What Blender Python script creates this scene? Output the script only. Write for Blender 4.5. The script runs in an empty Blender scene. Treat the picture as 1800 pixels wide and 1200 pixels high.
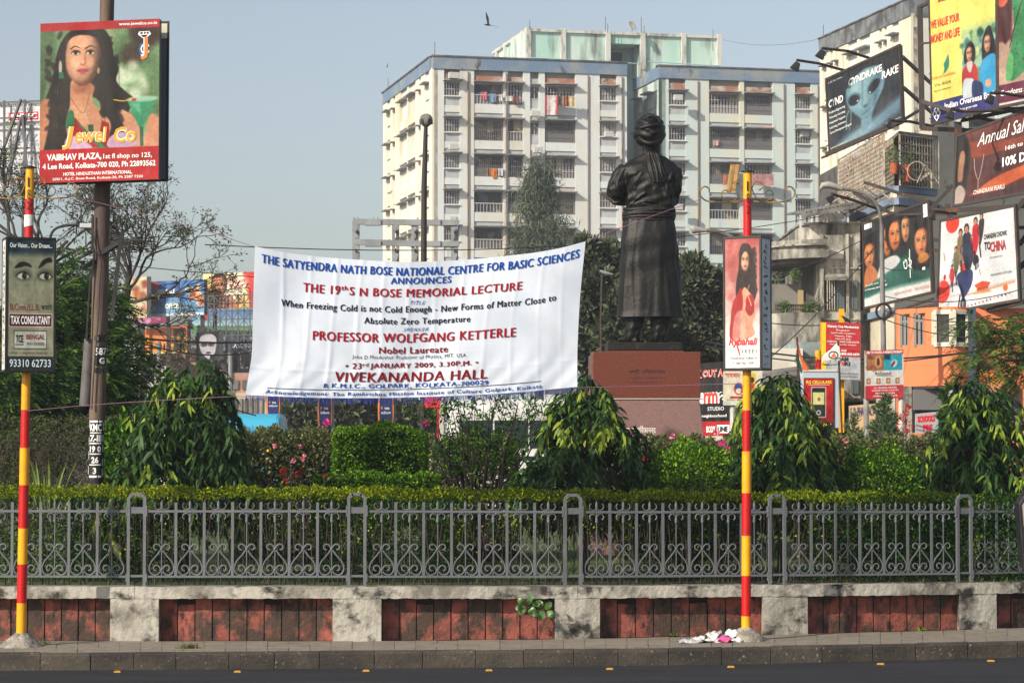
import bpy, bmesh, math, random
import numpy as np
from mathutils import Vector, Matrix
S = bpy.context.scene
COL = S.collection
# ---------------- camera, sky, sun, exposure ----------------
F = 4400.0; ZC = 2.62; PITCH = math.atan(180 / F)
cam = bpy.data.cameras.new('camera'); camo = bpy.data.objects.new('camera', cam); COL.objects.link(camo)
cam.sensor_width = 36; cam.lens = 36 * F / 1800; cam.clip_end = 6000; cam.clip_start = 0.5
camo.location = (0, 0, ZC); camo.rotation_euler = (math.pi / 2 + PITCH, 0, 0)
S.camera = camo
S.render.resolution_x = 1024; S.render.resolution_y = 682
SUN_AZ = math.radians(46); SUN_EL = math.radians(29)
W = bpy.data.worlds.new("World"); S.world = W; W.use_nodes = True
wn = W.node_tree.nodes; wl = W.node_tree.links
sky = wn.new('ShaderNodeTexSky'); sky.sky_type = 'NISHITA'; sky.sun_disc = False
sky.sun_elevation = SUN_EL; sky.sun_rotation = math.pi + SUN_AZ
sky.air_density = 1.0; sky.dust_density = 2.0; sky.ozone_density = 1.0
bg = wn['Background']; hsv = wn.new('ShaderNodeHueSaturation'); hsv.inputs['Saturation'].default_value = .68; hsv.inputs['Value'].default_value = 1.04; wl.new(sky.outputs[0], hsv.inputs['Color']); wl.new(hsv.outputs[0], bg.inputs[0]); bg.inputs[1].default_value = 0.12
sl = bpy.data.lights.new('sun', 'SUN'); sl.energy = 5.0; sl.angle = math.radians(0.6); sl.color = (1.0, 0.90, 0.76)
so = bpy.data.objects.new('sun', sl); COL.objects.link(so)
sd = Vector((-math.sin(SUN_AZ) * math.cos(SUN_EL), -math.cos(SUN_AZ) * math.cos(SUN_EL), math.sin(SUN_EL)))
so.rotation_euler = (-sd).to_track_quat('-Z', 'Y').to_euler()
so.location = sd * 60
S.view_settings.view_transform = 'Standard'; S.view_settings.look = 'None'
S.view_settings.exposure = 0.16; S.view_settings.gamma = 1.0; S.view_settings.use_curve_mapping = False
S.cycles.max_bounces = 6; S.cycles.diffuse_bounces = 3; S.cycles.glossy_bounces = 3
S.cycles.transparent_max_bounces = 12; S.cycles.volume_bounces = 1
S.cycles.use_denoising = True

# ---------------- helpers ----------------
cp, sp_ = math.cos(PITCH), math.sin(PITCH)
def P(px, py, D):
    u = (px - 900) / F; v = (600 - py) / F; k = D / (cp - v * sp_)
    return Vector((u * k, D, ZC + (sp_ + v * cp) * k))
def DG(py, z):
    v = (600 - py) / F
    return (z - ZC) * (cp - v * sp_) / (sp_ + v * cp)
def ZP(py, D): return P(900, py, D).z
def XP(px, D, z=2.6):
    v = math.tan(math.atan((z - ZC) / D) - PITCH)
    return (px - 900) / F * D / (cp - v * sp_)

class MB:
    def __init__(s): s.v = []; s.f = []; s.m = []
    def add(s, vs, fs, mi=0):
        b = len(s.v); s.v.extend([tuple(p) for p in vs])
        for f in fs: s.f.append([i + b for i in f]); s.m.append(mi)
        return s
    def box(s, c, size, R=None, mi=0, taper=1.0):
        hx, hy, hz = size[0] / 2, size[1] / 2, size[2] / 2
        vs = []
        for z in (-1, 1):
            t = taper if z > 0 else 1
            for x, y in ((-1, -1), (1, -1), (1, 1), (-1, 1)):
                p = Vector((x * hx * t, y * hy * t, z * hz))
                if R is not None: p = R @ p
                vs.append(p + Vector(c))
        return s.add(vs, [(0, 3, 2, 1), (4, 5, 6, 7), (0, 1, 5, 4), (1, 2, 6, 5), (2, 3, 7, 6), (3, 0, 4, 7)], mi)
    def ab(s, a, b, mi=0):
        return s.box([(a[i] + b[i]) / 2 for i in range(3)], [abs(b[i] - a[i]) for i in range(3)], None, mi)
    def beam(s, p, q, w, h=None, up=(0, 0, 1), mi=0):
        p = Vector(p); q = Vector(q); h = h or w
        d = q - p; L = d.length
        if L < 1e-6: return s
        d /= L; upv = Vector(up)
        if abs(d.dot(upv)) > .98: upv = Vector((0, 1, 0))
        x = d.cross(upv).normalized(); z = x.cross(d)
        R = Matrix((x, d, z)).transposed()
        return s.box((p + q) / 2, (w, L, h), R, mi)
    def tube(s, pts, r, n=6, cap=True, mi=0, flat=1.0):
        pts = [Vector(p) for p in pts]; N = len(pts)
        rs = r if isinstance(r, (list, tuple)) else [r] * N
        prev = None; vs = []
        for i, p in enumerate(pts):
            t = (pts[min(i + 1, N - 1)] - pts[max(i - 1, 0)])
            t = t.normalized() if t.length > 1e-9 else Vector((0, 0, 1))
            if prev is None:
                a = Vector((0, 0, 1)) if abs(t.z) < .9 else Vector((0, 1, 0))
                x = t.cross(a).normalized()
            else:
                x = (prev - t * prev.dot(t))
                x = x.normalized() if x.length > 1e-6 else t.orthogonal().normalized()
            prev = x; y = t.cross(x)
            for k in range(n):
                a = 2 * math.pi * k / n
                vs.append(p + (x * math.cos(a) + y * math.sin(a) * flat) * rs[i])
        fs = []
        for i in range(N - 1):
            for k in range(n):
                fs.append((i * n + k, i * n + (k + 1) % n, (i + 1) * n + (k + 1) % n, (i + 1) * n + k))
        if cap: fs.append(tuple(range(n - 1, -1, -1))); fs.append(tuple((N - 1) * n + k for k in range(n)))
        return s.add(vs, fs, mi)
    def lathe(s, prof, c, n=24, mi=0):
        vs = []; c = Vector(c)
        for r, z in prof:
            for k in range(n):
                a = 2 * math.pi * k / n
                vs.append(c + Vector((r * math.cos(a), r * math.sin(a), z)))
        fs = []
        for i in range(len(prof) - 1):
            for k in range(n):
                fs.append((i * n + k, i * n + (k + 1) % n, (i + 1) * n + (k + 1) % n, (i + 1) * n + k))
        fs.append(tuple(range(n - 1, -1, -1))); fs.append(tuple((len(prof) - 1) * n + k for k in range(n)))
        return s.add(vs, fs, mi)
    def slab(s, poly, d, mi=0):
        """poly: list of Vectors (planar), extruded by vector d"""
        n = len(poly); vs = [Vector(p) for p in poly] + [Vector(p) + Vector(d) for p in poly]
        fs = [tuple(range(n)), tuple(range(2 * n - 1, n - 1, -1))]
        for i in range(n): fs.append((i, i + n, (i + 1) % n + n, (i + 1) % n))
        return s.add(vs, fs, mi)
    def mesh(s, name, smooth=None):
        me = bpy.data.meshes.new(name); me.from_pydata(s.v, [], s.f)
        if any(s.m): me.polygons.foreach_set('material_index', s.m)
        bm = bmesh.new(); bm.from_mesh(me); bmesh.ops.recalc_face_normals(bm, faces=bm.faces); bm.to_mesh(me); bm.free()
        if smooth is not None:
            me.polygons.foreach_set('use_smooth', [True] * len(me.polygons))
            me.set_sharp_from_angle(angle=math.radians(smooth))
        return me
    def obj(s, name, mat, parent=None, smooth=None, bevel=0, loc=None, R=None):
        me = s.mesh(name, smooth)
        return link(name, me, mat, parent, bevel, loc, R)
def link(name, me, mat, parent=None, bevel=0, loc=None, R=None):
    if mat is not None and len(me.materials) == 0:
        for m in (mat if isinstance(mat, (list, tuple)) else [mat]): me.materials.append(m)
    o = bpy.data.objects.new(name, me); COL.objects.link(o)
    if loc is not None:
        o.location = loc
        if R is not None: o.rotation_euler = (0, 0, R)
    if parent is not None: par(o, parent)
    if bevel:
        b = o.modifiers.new('bevel', 'BEVEL'); b.width = bevel; b.segments = 2; b.limit_method = 'ANGLE'
    return o
def par(o, p):
    o.parent = p
    o.matrix_parent_inverse = world(p).inverted()
def world(p):
    m = Matrix.LocRotScale(p.location, p.rotation_euler, p.scale)
    return world(p.parent) @ p.matrix_parent_inverse @ m if p.parent else m
def tag(o, label=None, cat=None, group=None, kind=None):
    if label: o['label'] = label
    if cat: o['category'] = cat
    if group: o['group'] = group
    if kind: o['kind'] = kind
    return o
def thing(name, label, cat, loc=(0, 0, 0), group=None, rz=0):
    o = bpy.data.objects.new(name, None); COL.objects.link(o); o.location = loc; o.rotation_euler = (0, 0, rz)
    o.empty_display_size = .2
    return tag(o, label, cat, group)
def inst(me, name, parent, loc, rz=0, scale=None, local=False):
    o = bpy.data.objects.new(name, me); COL.objects.link(o); o.location = loc; o.rotation_euler = (0, 0, rz)
    if scale: o.scale = scale
    if parent is not None:
        if local: o.parent = parent
        else: par(o, parent)
    return o
def npmesh(name, V, Fc, tint=None):
    """fast mesh from arrays, Fc (n,k)"""
    me = bpy.data.meshes.new(name); V = np.asarray(V, dtype=np.float32); Fc = np.asarray(Fc, dtype=np.int32)
    me.vertices.add(len(V)); me.vertices.foreach_set('co', V.ravel())
    k = Fc.shape[1]; n = len(Fc)
    me.loops.add(n * k); me.loops.foreach_set('vertex_index', Fc.ravel())
    me.polygons.add(n); me.polygons.foreach_set('loop_start', np.arange(0, n * k, k, dtype=np.int32))
    me.update(calc_edges=True)
    if tint is not None:
        a = me.attributes.new('tint', 'FLOAT', 'POINT'); a.data.foreach_set('value', np.asarray(tint, dtype=np.float32))
    return me

# ---------------- materials ----------------
def lin(c):
    if isinstance(c, str):
        c = [int(c[i:i + 2], 16) / 255 for i in (0, 2, 4)]
        c = [x / 12.92 if x <= .04045 else ((x + .055) / 1.055) ** 2.4 for x in c]
    return (c[0], c[1], c[2], 1)
MATS = {}
def M(name, col, rough=.75, metal=0, c2=None, sc=2.0, lo=.42, hi=.62, st=(1, 1, 1), c3=None, sc3=6.0, lo3=.55, hi3=.65, st3=(1, 1, 1),
      bump=0.0, bsc=30, vary=0, spec=.4, det=7, trans=0):
    if name in MATS: return MATS[name]
    m = bpy.data.materials.new(name); m.use_nodes = True; MATS[name] = m
    n = m.node_tree.nodes; l = m.node_tree.links; b = n['Principled BSDF']
    b.inputs['Roughness'].default_value = rough; b.inputs['Metallic'].default_value = metal
    b.inputs['Specular IOR Level'].default_value = spec
    geo = n.new('ShaderNodeNewGeometry')
    def noise(scale, stretch, detail=det):
        mp = n.new('ShaderNodeMapping'); mp.inputs['Scale'].default_value = stretch; l.new(geo.outputs['Position'], mp.inputs[0])
        t = n.new('ShaderNodeTexNoise'); t.inputs['Scale'].default_value = scale; t.inputs['Detail'].default_value = detail
        t.inputs['Roughness'].default_value = .62
        l.new(mp.outputs[0], t.inputs['Vector']); return t
    def layer(prev, c, scale, stretch, a, z):
        t = noise(scale, stretch); r = n.new('ShaderNodeMapRange'); r.inputs['From Min'].default_value = a; r.inputs['From Max'].default_value = z
        l.new(t.outputs['Fac'], r.inputs['Value']); mx = n.new('ShaderNodeMix'); mx.data_type = 'RGBA'
        l.new(r.outputs[0], mx.inputs['Factor'])
        if isinstance(prev, tuple): mx.inputs['A'].default_value = prev
        else: l.new(prev, mx.inputs['A'])
        mx.inputs['B'].default_value = lin(c); return mx.outputs['Result']
    cur = lin(col)
    if c2: cur = layer(cur, c2, sc, st, lo, hi)
    if c3: cur = layer(cur, c3, sc3, st3, lo3, hi3)
    if vary:
        oi = n.new('ShaderNodeObjectInfo'); hs = n.new('ShaderNodeHueSaturation')
        r = n.new('ShaderNodeMapRange'); r.inputs['To Min'].default_value = 1 - vary; r.inputs['To Max'].default_value = 1 + vary
        l.new(oi.outputs['Random'], r.inputs['Value']); l.new(r.outputs[0], hs.inputs['Value'])
        if isinstance(cur, tuple): hs.inputs['Color'].default_value = cur
        else: l.new(cur, hs.inputs['Color'])
        cur = hs.outputs[0]
    if isinstance(cur, tuple): b.inputs['Base Color'].default_value = cur
    else: l.new(cur, b.inputs['Base Color'])
    if bump:
        t = noise(bsc, (1, 1, 1), 5); bp = n.new('ShaderNodeBump'); bp.inputs['Strength'].default_value = bump; bp.inputs['Distance'].default_value = .02
        l.new(t.outputs['Fac'], bp.inputs['Height']); l.new(bp.outputs[0], b.inputs['Normal'])
    if trans:
        tr = n.new('ShaderNodeBsdfTranslucent'); mix = n.new('ShaderNodeMixShader'); mix.inputs[0].default_value = trans
        if isinstance(cur, tuple): tr.inputs[0].default_value = cur
        else: l.new(cur, tr.inputs[0])
        l.new(b.outputs[0], mix.inputs[1]); l.new(tr.outputs[0], mix.inputs[2]); l.new(mix.outputs[0], n['Material Output'].inputs[0])
    return m
def leafmat(name, dark, light, rough=.5, trans=.25, spec=.35, mid=None):
    if name in MATS: return MATS[name]
    m = bpy.data.materials.new(name); m.use_nodes = True; MATS[name] = m
    n = m.node_tree.nodes; l = m.node_tree.links; b = n['Principled BSDF']
    a = n.new('ShaderNodeAttribute'); a.attribute_name = 'tint'
    r = n.new('ShaderNodeValToRGB'); r.color_ramp.elements[0].color = lin(dark); r.color_ramp.elements[1].color = lin(light)
    if mid: e = r.color_ramp.elements.new(.6); e.color = lin(mid)
    l.new(a.outputs['Fac'], r.inputs[0]); l.new(r.outputs[0], b.inputs['Base Color'])
    b.inputs['Roughness'].default_value = rough; b.inputs['Specular IOR Level'].default_value = spec
    tr = n.new('ShaderNodeBsdfTranslucent'); l.new(r.outputs[0], tr.inputs[0])
    mix = n.new('ShaderNodeMixShader'); mix.inputs[0].default_value = trans
    l.new(b.outputs[0], mix.inputs[1]); l.new(tr.outputs[0], mix.inputs[2]); l.new(mix.outputs[0], n['Material Output'].inputs[0])
    return m
def glassmat(name, col, rough=.15):
    m = M(name, col, rough, spec=.6); return m
def paint(name, c, rough=.5): return M('paint ' + name, c, rough)

# ---------------- drawn posters ----------------
def srgb(c): return np.array([int(c[i:i + 2], 16) / 255 for i in (0, 2, 4)])
def catmull(p, closed=True, k=6):
    p = [np.array(q, float) for q in p]; n = len(p); out = []
    rng = range(n) if closed else range(n - 1)
    for i in rng:
        if closed: a, b, c, d = p[(i - 1) % n], p[i], p[(i + 1) % n], p[(i + 2) % n]
        else: a, b, c, d = p[max(i - 1, 0)], p[i], p[i + 1], p[min(i + 2, n - 1)]
        for j in range(k):
            t = j / k
            out.append(.5 * ((2 * b) + (-a + c) * t + (2 * a - 5 * b + 4 * c - d) * t * t + (-a + 3 * b - 3 * c + d) * t ** 3))
    if not closed: out.append(p[-1])
    return out
class Pic:
    def __init__(s, w, h, col):
        s.w, s.h = w, h; s.a = np.ones((h, w, 3)) * srgb(col)
        s.Y, s.X = np.mgrid[0:h, 0:w].astype(float); s.X += .5; s.Y += .5
        s.kx = w / 100; s.ky = h / 100; s.rs = np.random.RandomState(7)
    def _mix(s, sl, a, col):
        c = srgb(col) if isinstance(col, str) else np.array(col)
        s.a[sl] = s.a[sl] * (1 - a[..., None]) + c * a[..., None]
    def _sl(s, x0, x1, y0, y1):
        return (slice(max(int(y0), 0), min(int(y1) + 1, s.h)), slice(max(int(x0), 0), min(int(x1) + 1, s.w)))
    def poly(s, pts, col, soft=.8, smooth=False, al=1.0):
        if smooth: pts = catmull(pts)
        p = np.array([(q[0] * s.kx, q[1] * s.ky) for q in pts])
        m = soft * 2 + 1
        sl = s._sl(p[:, 0].min() - m, p[:, 0].max() + m, p[:, 1].min() - m, p[:, 1].max() + m)
        X = s.X[sl]; Y = s.Y[sl]
        if X.size == 0: return s
        d = np.full(X.shape, 1e9); ins = np.zeros(X.shape, bool)
        n = len(p)
        for i in range(n):
            a = p[i]; b = p[(i + 1) % n]; e = b - a; L = e @ e + 1e-9
            t = np.clip(((X - a[0]) * e[0] + (Y - a[1]) * e[1]) / L, 0, 1)
            d = np.minimum(d, np.hypot(X - a[0] - t * e[0], Y - a[1] - t * e[1]))
            if a[1] != b[1]:
                c = ((a[1] > Y) != (b[1] > Y)) & (X < (b[0] - a[0]) * (Y - a[1]) / (b[1] - a[1]) + a[0]); ins ^= c
        sd = np.where(ins, d, -d)
        s._mix(sl, np.clip(.5 + sd / (2 * soft), 0, 1) * al, col); return s
    def rect(s, x0, y0, x1, y1, col, soft=.6, al=1): return s.poly([(x0, y0), (x1, y0), (x1, y1), (x0, y1)], col, soft, al=al)
    def ell(s, cx, cy, rx, ry, col, soft=1.0, rot=0, al=1.0):
        cx *= s.kx; cy *= s.ky; rx *= s.kx; ry *= s.ky; R = max(rx, ry) + soft * 2 + 1
        sl = s._sl(cx - R, cx + R, cy - R, cy + R); X = s.X[sl] - cx; Y = s.Y[sl] - cy
        if X.size == 0: return s
        c, q = math.cos(math.radians(rot)), math.sin(math.radians(rot))
        u = (X * c + Y * q) / rx; v = (-X * q + Y * c) / ry; r = np.hypot(u, v)
        sd = (1 - r) * min(rx, ry)
        s._mix(sl, np.clip(.5 + sd / (2 * soft), 0, 1) * al, col); return s
    def line(s, pts, w, col, soft=.6, smooth=True, al=1.0, w2=None):
        if smooth and len(pts) > 2: pts = catmull(pts, False, 5)
        p = np.array([(q[0] * s.kx, q[1] * s.ky) for q in pts]); m = w + soft + 2; w2 = w if w2 is None else w2
        sl = s._sl(p[:, 0].min() - m, p[:, 0].max() + m, p[:, 1].min() - m, p[:, 1].max() + m)
        X = s.X[sl]; Y = s.Y[sl]
        if X.size == 0: return s
        best = np.full(X.shape, -1e9); n = len(p)
        for i in range(n - 1):
            a = p[i]; b = p[i + 1]; e = b - a; L = e @ e + 1e-9
            t = np.clip(((X - a[0]) * e[0] + (Y - a[1]) * e[1]) / L, 0, 1)
            d = np.hypot(X - a[0] - t * e[0], Y - a[1] - t * e[1]); ww = (w + (w2 - w) * (i + t) / (n - 1)) / 2
            best = np.maximum(best, ww - d)
        s._mix(sl, np.clip(.5 + best / (2 * soft), 0, 1) * al, col); return s
    def vgrad(s, y0, y1, c0, c1, x0=0, x1=100):
        sl = s._sl(x0 * s.kx, x1 * s.kx - 1, y0 * s.ky, y1 * s.ky - 1)
        t = np.clip((s.Y[sl] / s.ky - y0) / (y1 - y0), 0, 1)[..., None]
        s.a[sl] = srgb(c0) * (1 - t) + srgb(c1) * t; return s
    def noise(s, amp, cell=8):
        g = s.rs.rand(s.h // cell + 3, s.w // cell + 3)
        yi = (s.Y / cell); xi = (s.X / cell); y0 = yi.astype(int); x0 = xi.astype(int); fy = yi - y0; fx = xi - x0
        n = (g[y0, x0] * (1 - fx) + g[y0, x0 + 1] * fx) * (1 - fy) + (g[y0 + 1, x0] * (1 - fx) + g[y0 + 1, x0 + 1] * fx) * fy
        s.a += ((n - .5) * amp)[..., None]; return s
    def blotch(s, n, x0, y0, x1, y1, cols, r=6, soft=4, al=.8):
        for i in range(n):
            s.ell(s.rs.uniform(x0, x1), s.rs.uniform(y0, y1), s.rs.uniform(.4, 1) * r, s.rs.uniform(.4, 1) * r * s.w / s.h, cols[s.rs.randint(len(cols))], soft, s.rs.uniform(0, 180), al)
        return s
    def face(s, cx, cy, w, h, skin='d9a07c', dark='8a5238', lip='b8505c', hair='1c1210', brow='1c1210', tilt=0, turn=0, eyes=True):
        """head of width w, height h (per cent of the picture)"""
        def shp(k, ox=0): return [(cx + ox + x * w * k, cy + y * h * k) for x, y in ((0, -.5), (.28, -.46), (.46, -.26), (.49, 0), (.44, .2), (.33, .36), (.16, .485), (0, .51), (-.16, .485), (-.33, .36), (-.44, .2), (-.49, 0), (-.46, -.26), (-.28, -.46))]
        s.poly(shp(1), dark, 2.0, True); s.poly(shp(.9, -w * .05), skin, max(3.0, w * s.kx * .07), True)
        fx = (s.X / s.kx - cx) / (w * .5); fy = (s.Y / s.ky - cy) / (h * .5); mk = np.clip((1.04 - fx ** 2 - fy ** 2 * .92) * 4, 0, 1)
        s.a *= (1 - mk * np.clip(.5 * np.clip(fx + .1, 0, 1) ** 2 + .30 * np.clip(fy - .1, 0, 1) ** 2 + .22 * np.clip(-fx - .5, 0, 1), 0, .6) * (.8 + .4 * np.clip(fy + .6, 0, 1)))[..., None]
        hi = np.clip(srgb(skin) * 1.12, 0, 1)
        s.ell(cx - w * .12, cy - h * .27, w * .25, h * .13, hi, 4, tilt, .7)
        s.ell(cx - w * .2, cy + h * .08, w * .13, h * .1, hi, 4, 0, .7); s.ell(cx + w * .2 + turn * w * .1, cy + h * .1, w * .1, h * .09, hi, 3, 0, .5)
        ex = w * .2; ox = turn * w * .08
        if eyes:
            for q in (-1, 1):
                X = cx + q * ex + ox; Yy = cy - h * .08
                s.ell(X, Yy, w * .13, h * .055, dark, 1.5, 0, .6)
                s.ell(X, Yy + h * .005, w * .115, h * .033, 'e8dcd0', .7); s.ell(X, Yy - h * .03, w * .12, h * .022, dark, 1.4, 0, .7)
                s.ell(X, Yy, w * .05, h * .036, '24140e', .7)
                s.line([(X - w * .12, Yy + h * .005), (X, Yy - h * .035), (X + w * .12, Yy + h * .008)], max(1.0, h * s.ky * .016), '140c0a', .6)
                s.line([(X - w * .13, Yy - h * .07), (X + q * w * .02, Yy - h * .115), (X + w * .14, Yy - h * .075)], max(1.1, h * s.ky * .024), brow, .8, w2=1)
        s.line([(cx + ox * 1.2 + w * .05, cy - h * .05), (cx + ox * 1.4 + w * .07, cy + h * .1)], max(1.5, w * s.kx * .05), dark, 2.5, al=.55)
        s.ell(cx + ox * 1.4, cy + h * .125, w * .075, h * .03, dark, 1.2, 0, .7); s.ell(cx + ox * 1.4 - w * .01, cy + h * .1, w * .045, h * .03, hi, 1.5, 0, .7)
        s.ell(cx + ox, cy + h * .245, w * .165, h * .04, lip, 1.0); s.ell(cx + ox, cy + h * .265, w * .1, h * .028, lip, 1.0)
        s.line([(cx + ox - w * .15, cy + h * .245), (cx + ox, cy + h * .25), (cx + ox + w * .15, cy + h * .243)], .9, '5a1e24', .5)
        s.ell(cx + ox, cy + h * .31, w * .09, h * .02, dark, 1.5, 0, .5)
        return s
    def mat(s, name, rough=.45, spec=.35):
        for ax in (0, 1): s.a = (np.roll(s.a, 1, ax) + 2 * s.a + np.roll(s.a, -1, ax)) / 4
        s.noise(.13, max(8, s.w // 7)); s.noise(.07, 7); s.noise(.04, 2); a = np.clip(s.a, 0, 1) ** 1.12 * .87; im = bpy.data.images.new(name, s.w, s.h)
        px = np.ones((s.h, s.w, 4), np.float32); px[..., :3] = a[::-1]; im.pixels.foreach_set(px.ravel()); im.update(); im.pack()
        m = bpy.data.materials.new(name); m.use_nodes = True; n = m.node_tree.nodes; l = m.node_tree.links
        t = n.new('ShaderNodeTexImage'); t.image = im; t.extension = 'EXTEND'
        b = n['Principled BSDF']; b.inputs['Roughness'].default_value = rough; b.inputs['Specular IOR Level'].default_value = spec
        g = n.new('ShaderNodeNewGeometry'); nz = n.new('ShaderNodeTexNoise'); nz.inputs['Scale'].default_value = 3; nz.inputs['Detail'].default_value = 6
        mp = n.new('ShaderNodeMapping'); mp.inputs['Scale'].default_value = (1.5, 1.5, .3); l.new(g.outputs['Position'], mp.inputs[0]); l.new(mp.outputs[0], nz.inputs['Vector'])
        r = n.new('ShaderNodeMapRange'); r.inputs['From Min'].default_value = .35; r.inputs['From Max'].default_value = .7; r.inputs['To Min'].default_value = 0; r.inputs['To Max'].default_value = .10
        l.new(nz.outputs['Fac'], r.inputs['Value']); mx = n.new('ShaderNodeMix'); mx.data_type = 'RGBA'; l.new(r.outputs[0], mx.inputs['Factor'])
        l.new(t.outputs[0], mx.inputs['A']); mx.inputs['B'].default_value = (.25, .23, .19, 1); l.new(mx.outputs['Result'], b.inputs['Base Color'])
        return m

# ---------------- lettering ----------------
_G = {}
def glyphs(text, bold=.0, shear=0, spacing=1.0, res=2):
    k = (text, bold, shear, spacing)
    if k in _G: return _G[k]
    cu = bpy.data.curves.new('t', 'FONT'); cu.body = text; cu.size = 1; cu.offset = bold; cu.shear = shear; cu.space_character = spacing
    cu.resolution_u = res; cu.fill_mode = 'FRONT' if hasattr(cu, 'fill_mode') else cu.fill_mode
    o = bpy.data.objects.new('t', cu); COL.objects.link(o)
    dg = bpy.context.evaluated_depsgraph_get(); me = bpy.data.meshes.new_from_object(o.evaluated_get(dg))
    v = np.zeros(len(me.vertices) * 3); me.vertices.foreach_get('co', v); v = v.reshape(-1, 3)[:, :2]
    f = [list(p.vertices) for p in me.polygons]
    bpy.data.objects.remove(o); bpy.data.curves.remove(cu); bpy.data.meshes.remove(me)
    if len(v):
        a = v.min(0); b = v.max(0); asp = (b[0] - a[0]) / max(b[1] - a[1], 1e-6); v = (v - a) / np.maximum(b - a, 1e-6)
    else: asp = 1
    _G[k] = (v, f, asp); return _G[k]
class Panel:
    """flat quad TL TR BR BL; u,v in 0..100 across/down; n = outward"""
    def __init__(s, TL, TR, BR, BL, name='lettering'):
        s.c = [Vector(q) for q in (TL, TR, BR, BL)]
        s.n = (s.c[3] - s.c[0]).cross(s.c[1] - s.c[0]).normalized()
        if s.n.y > 0: s.n = -s.n
        s.b = {}; s.name = name; s.dn = .004
    def pt(s, u, v, off=0):
        u /= 100; v /= 100
        a = s.c[0].lerp(s.c[1], u); b = s.c[3].lerp(s.c[2], u)
        return a.lerp(b, v) + s.n * off
    def board(s, name, mat, parent, thick=.05, rim=None):
        """poster face with uv plus solid backing"""
        me = bpy.data.meshes.new(name); q = [s.pt(0, 0), s.pt(100, 0), s.pt(100, 100), s.pt(0, 100)]
        d = -s.n * thick; vs = q + [x + d for x in q]
        me.from_pydata([tuple(x) for x in vs], [], [(3, 2, 1, 0), (4, 5, 6, 7), (0, 1, 5, 4), (1, 2, 6, 5), (2, 3, 7, 6), (3, 0, 4, 7)])
        uv = me.uv_layers.new(name='UVMap'); co = {0: (0, 1), 1: (1, 1), 2: (1, 0), 3: (0, 0)}
        for lp in me.polygons[0].loop_indices: uv.data[lp].uv = co[me.loops[lp].vertex_index]
        me.polygons.foreach_set('material_index', [0, 1, 1, 1, 1, 1])
        bm = bmesh.new(); bm.from_mesh(me); bm.faces.ensure_lookup_table()
        bmesh.ops.subdivide_edges(bm, edges=list(bm.faces[0].edges), cuts=9, use_grid_fill=True); bm.to_mesh(me); bm.free()
        return link(name, me, [mat, rim or M('dark frame', (.03, .03, .03), .6)], parent)
    def text(s, t, u, v, w, h, mat, bold=.015, shear=0, fit='w', al='c', off=None):
        """centre u (al=c) or left (al=l); v centre; size w x h in per cent"""
        g, f, asp = glyphs(t, bold, shear)
        if len(g) == 0: return s
        if al == 'c': u = u - w / 2
        d = s.dn if off is None else off
        mb = s.b.setdefault(mat.name, (mat, MB()))[1]
        mb.add([s.pt(u + x * w, v + h / 2 - y * h, d) for x, y in g], f); return s
    def rect(s, u0, v0, u1, v1, mat, off=.002, name=None):
        mb = s.b.setdefault(mat.name + (name or ''), (mat, MB()))[1]
        mb.add([s.pt(u0, v0, off), s.pt(u1, v0, off), s.pt(u1, v1, off), s.pt(u0, v1, off)], [(0, 1, 2, 3)]); return s
    def poly(s, pts, mat, off=.002):
        mb = s.b.setdefault(mat.name, (mat, MB()))[1]
        mb.add([s.pt(x, y, off) for x, y in pts], [tuple(range(len(pts)))]); return s
    def done(s, parent):
        for k, (m, mb) in s.b.items():
            me = bpy.data.meshes.new(s.name); me.from_pydata(mb.v, [], mb.f); link(s.name, me, m, parent)
        s.b = {}
def pp(pxTL, D1, pxBR, D2, yTL, yTR, yBR, yBL):
    """panel from photo columns: left column pxTL at depth D1, right pxBR at D2"""
    return Panel(P(pxTL, yTL, D1), P(pxBR, yTR, D2), P(pxBR, yBR, D2), P(pxTL, yBL, D1))
def rails(pn, mat, parent, w=.06, out=.02, name='frame'):
    """frame around a panel"""
    mb = MB(); q = [pn.pt(0, 0, out), pn.pt(100, 0, out), pn.pt(100, 100, out), pn.pt(0, 100, out)]
    for i in range(4):
        a, b = q[i], q[(i + 1) % 4]; d = (b - a).normalized() * w / 2
        mb.beam(a - d if i % 2 == 0 else a + d, b + d if i % 2 == 0 else b - d, w, w, up=pn.n)
    return mb.obj(name, mat, parent)
def hermit(xs, ys):
    xs = list(xs); ys = list(ys)
    def f(x):
        if x <= xs[0]: return ys[0] + (x - xs[0]) * (ys[1] - ys[0]) / (xs[1] - xs[0])
        if x >= xs[-1]: return ys[-1] + (x - xs[-1]) * (ys[-1] - ys[-2]) / (xs[-1] - xs[-2])
        i = max(j for j in range(len(xs) - 1) if xs[j] <= x)
        def m(j):
            if j <= 0: return (ys[1] - ys[0]) / (xs[1] - xs[0])
            if j >= len(xs) - 1: return (ys[-1] - ys[-2]) / (xs[-1] - xs[-2])
            return (ys[j + 1] - ys[j - 1]) / (xs[j + 1] - xs[j - 1])
        h = xs[i + 1] - xs[i]; t = (x - xs[i]) / h
        return ((2 * t ** 3 - 3 * t * t + 1) * ys[i] + (t ** 3 - 2 * t * t + t) * h * m(i) + (-2 * t ** 3 + 3 * t * t) * ys[i + 1] + (t ** 3 - t * t) * h * m(i + 1))
    return f
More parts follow.
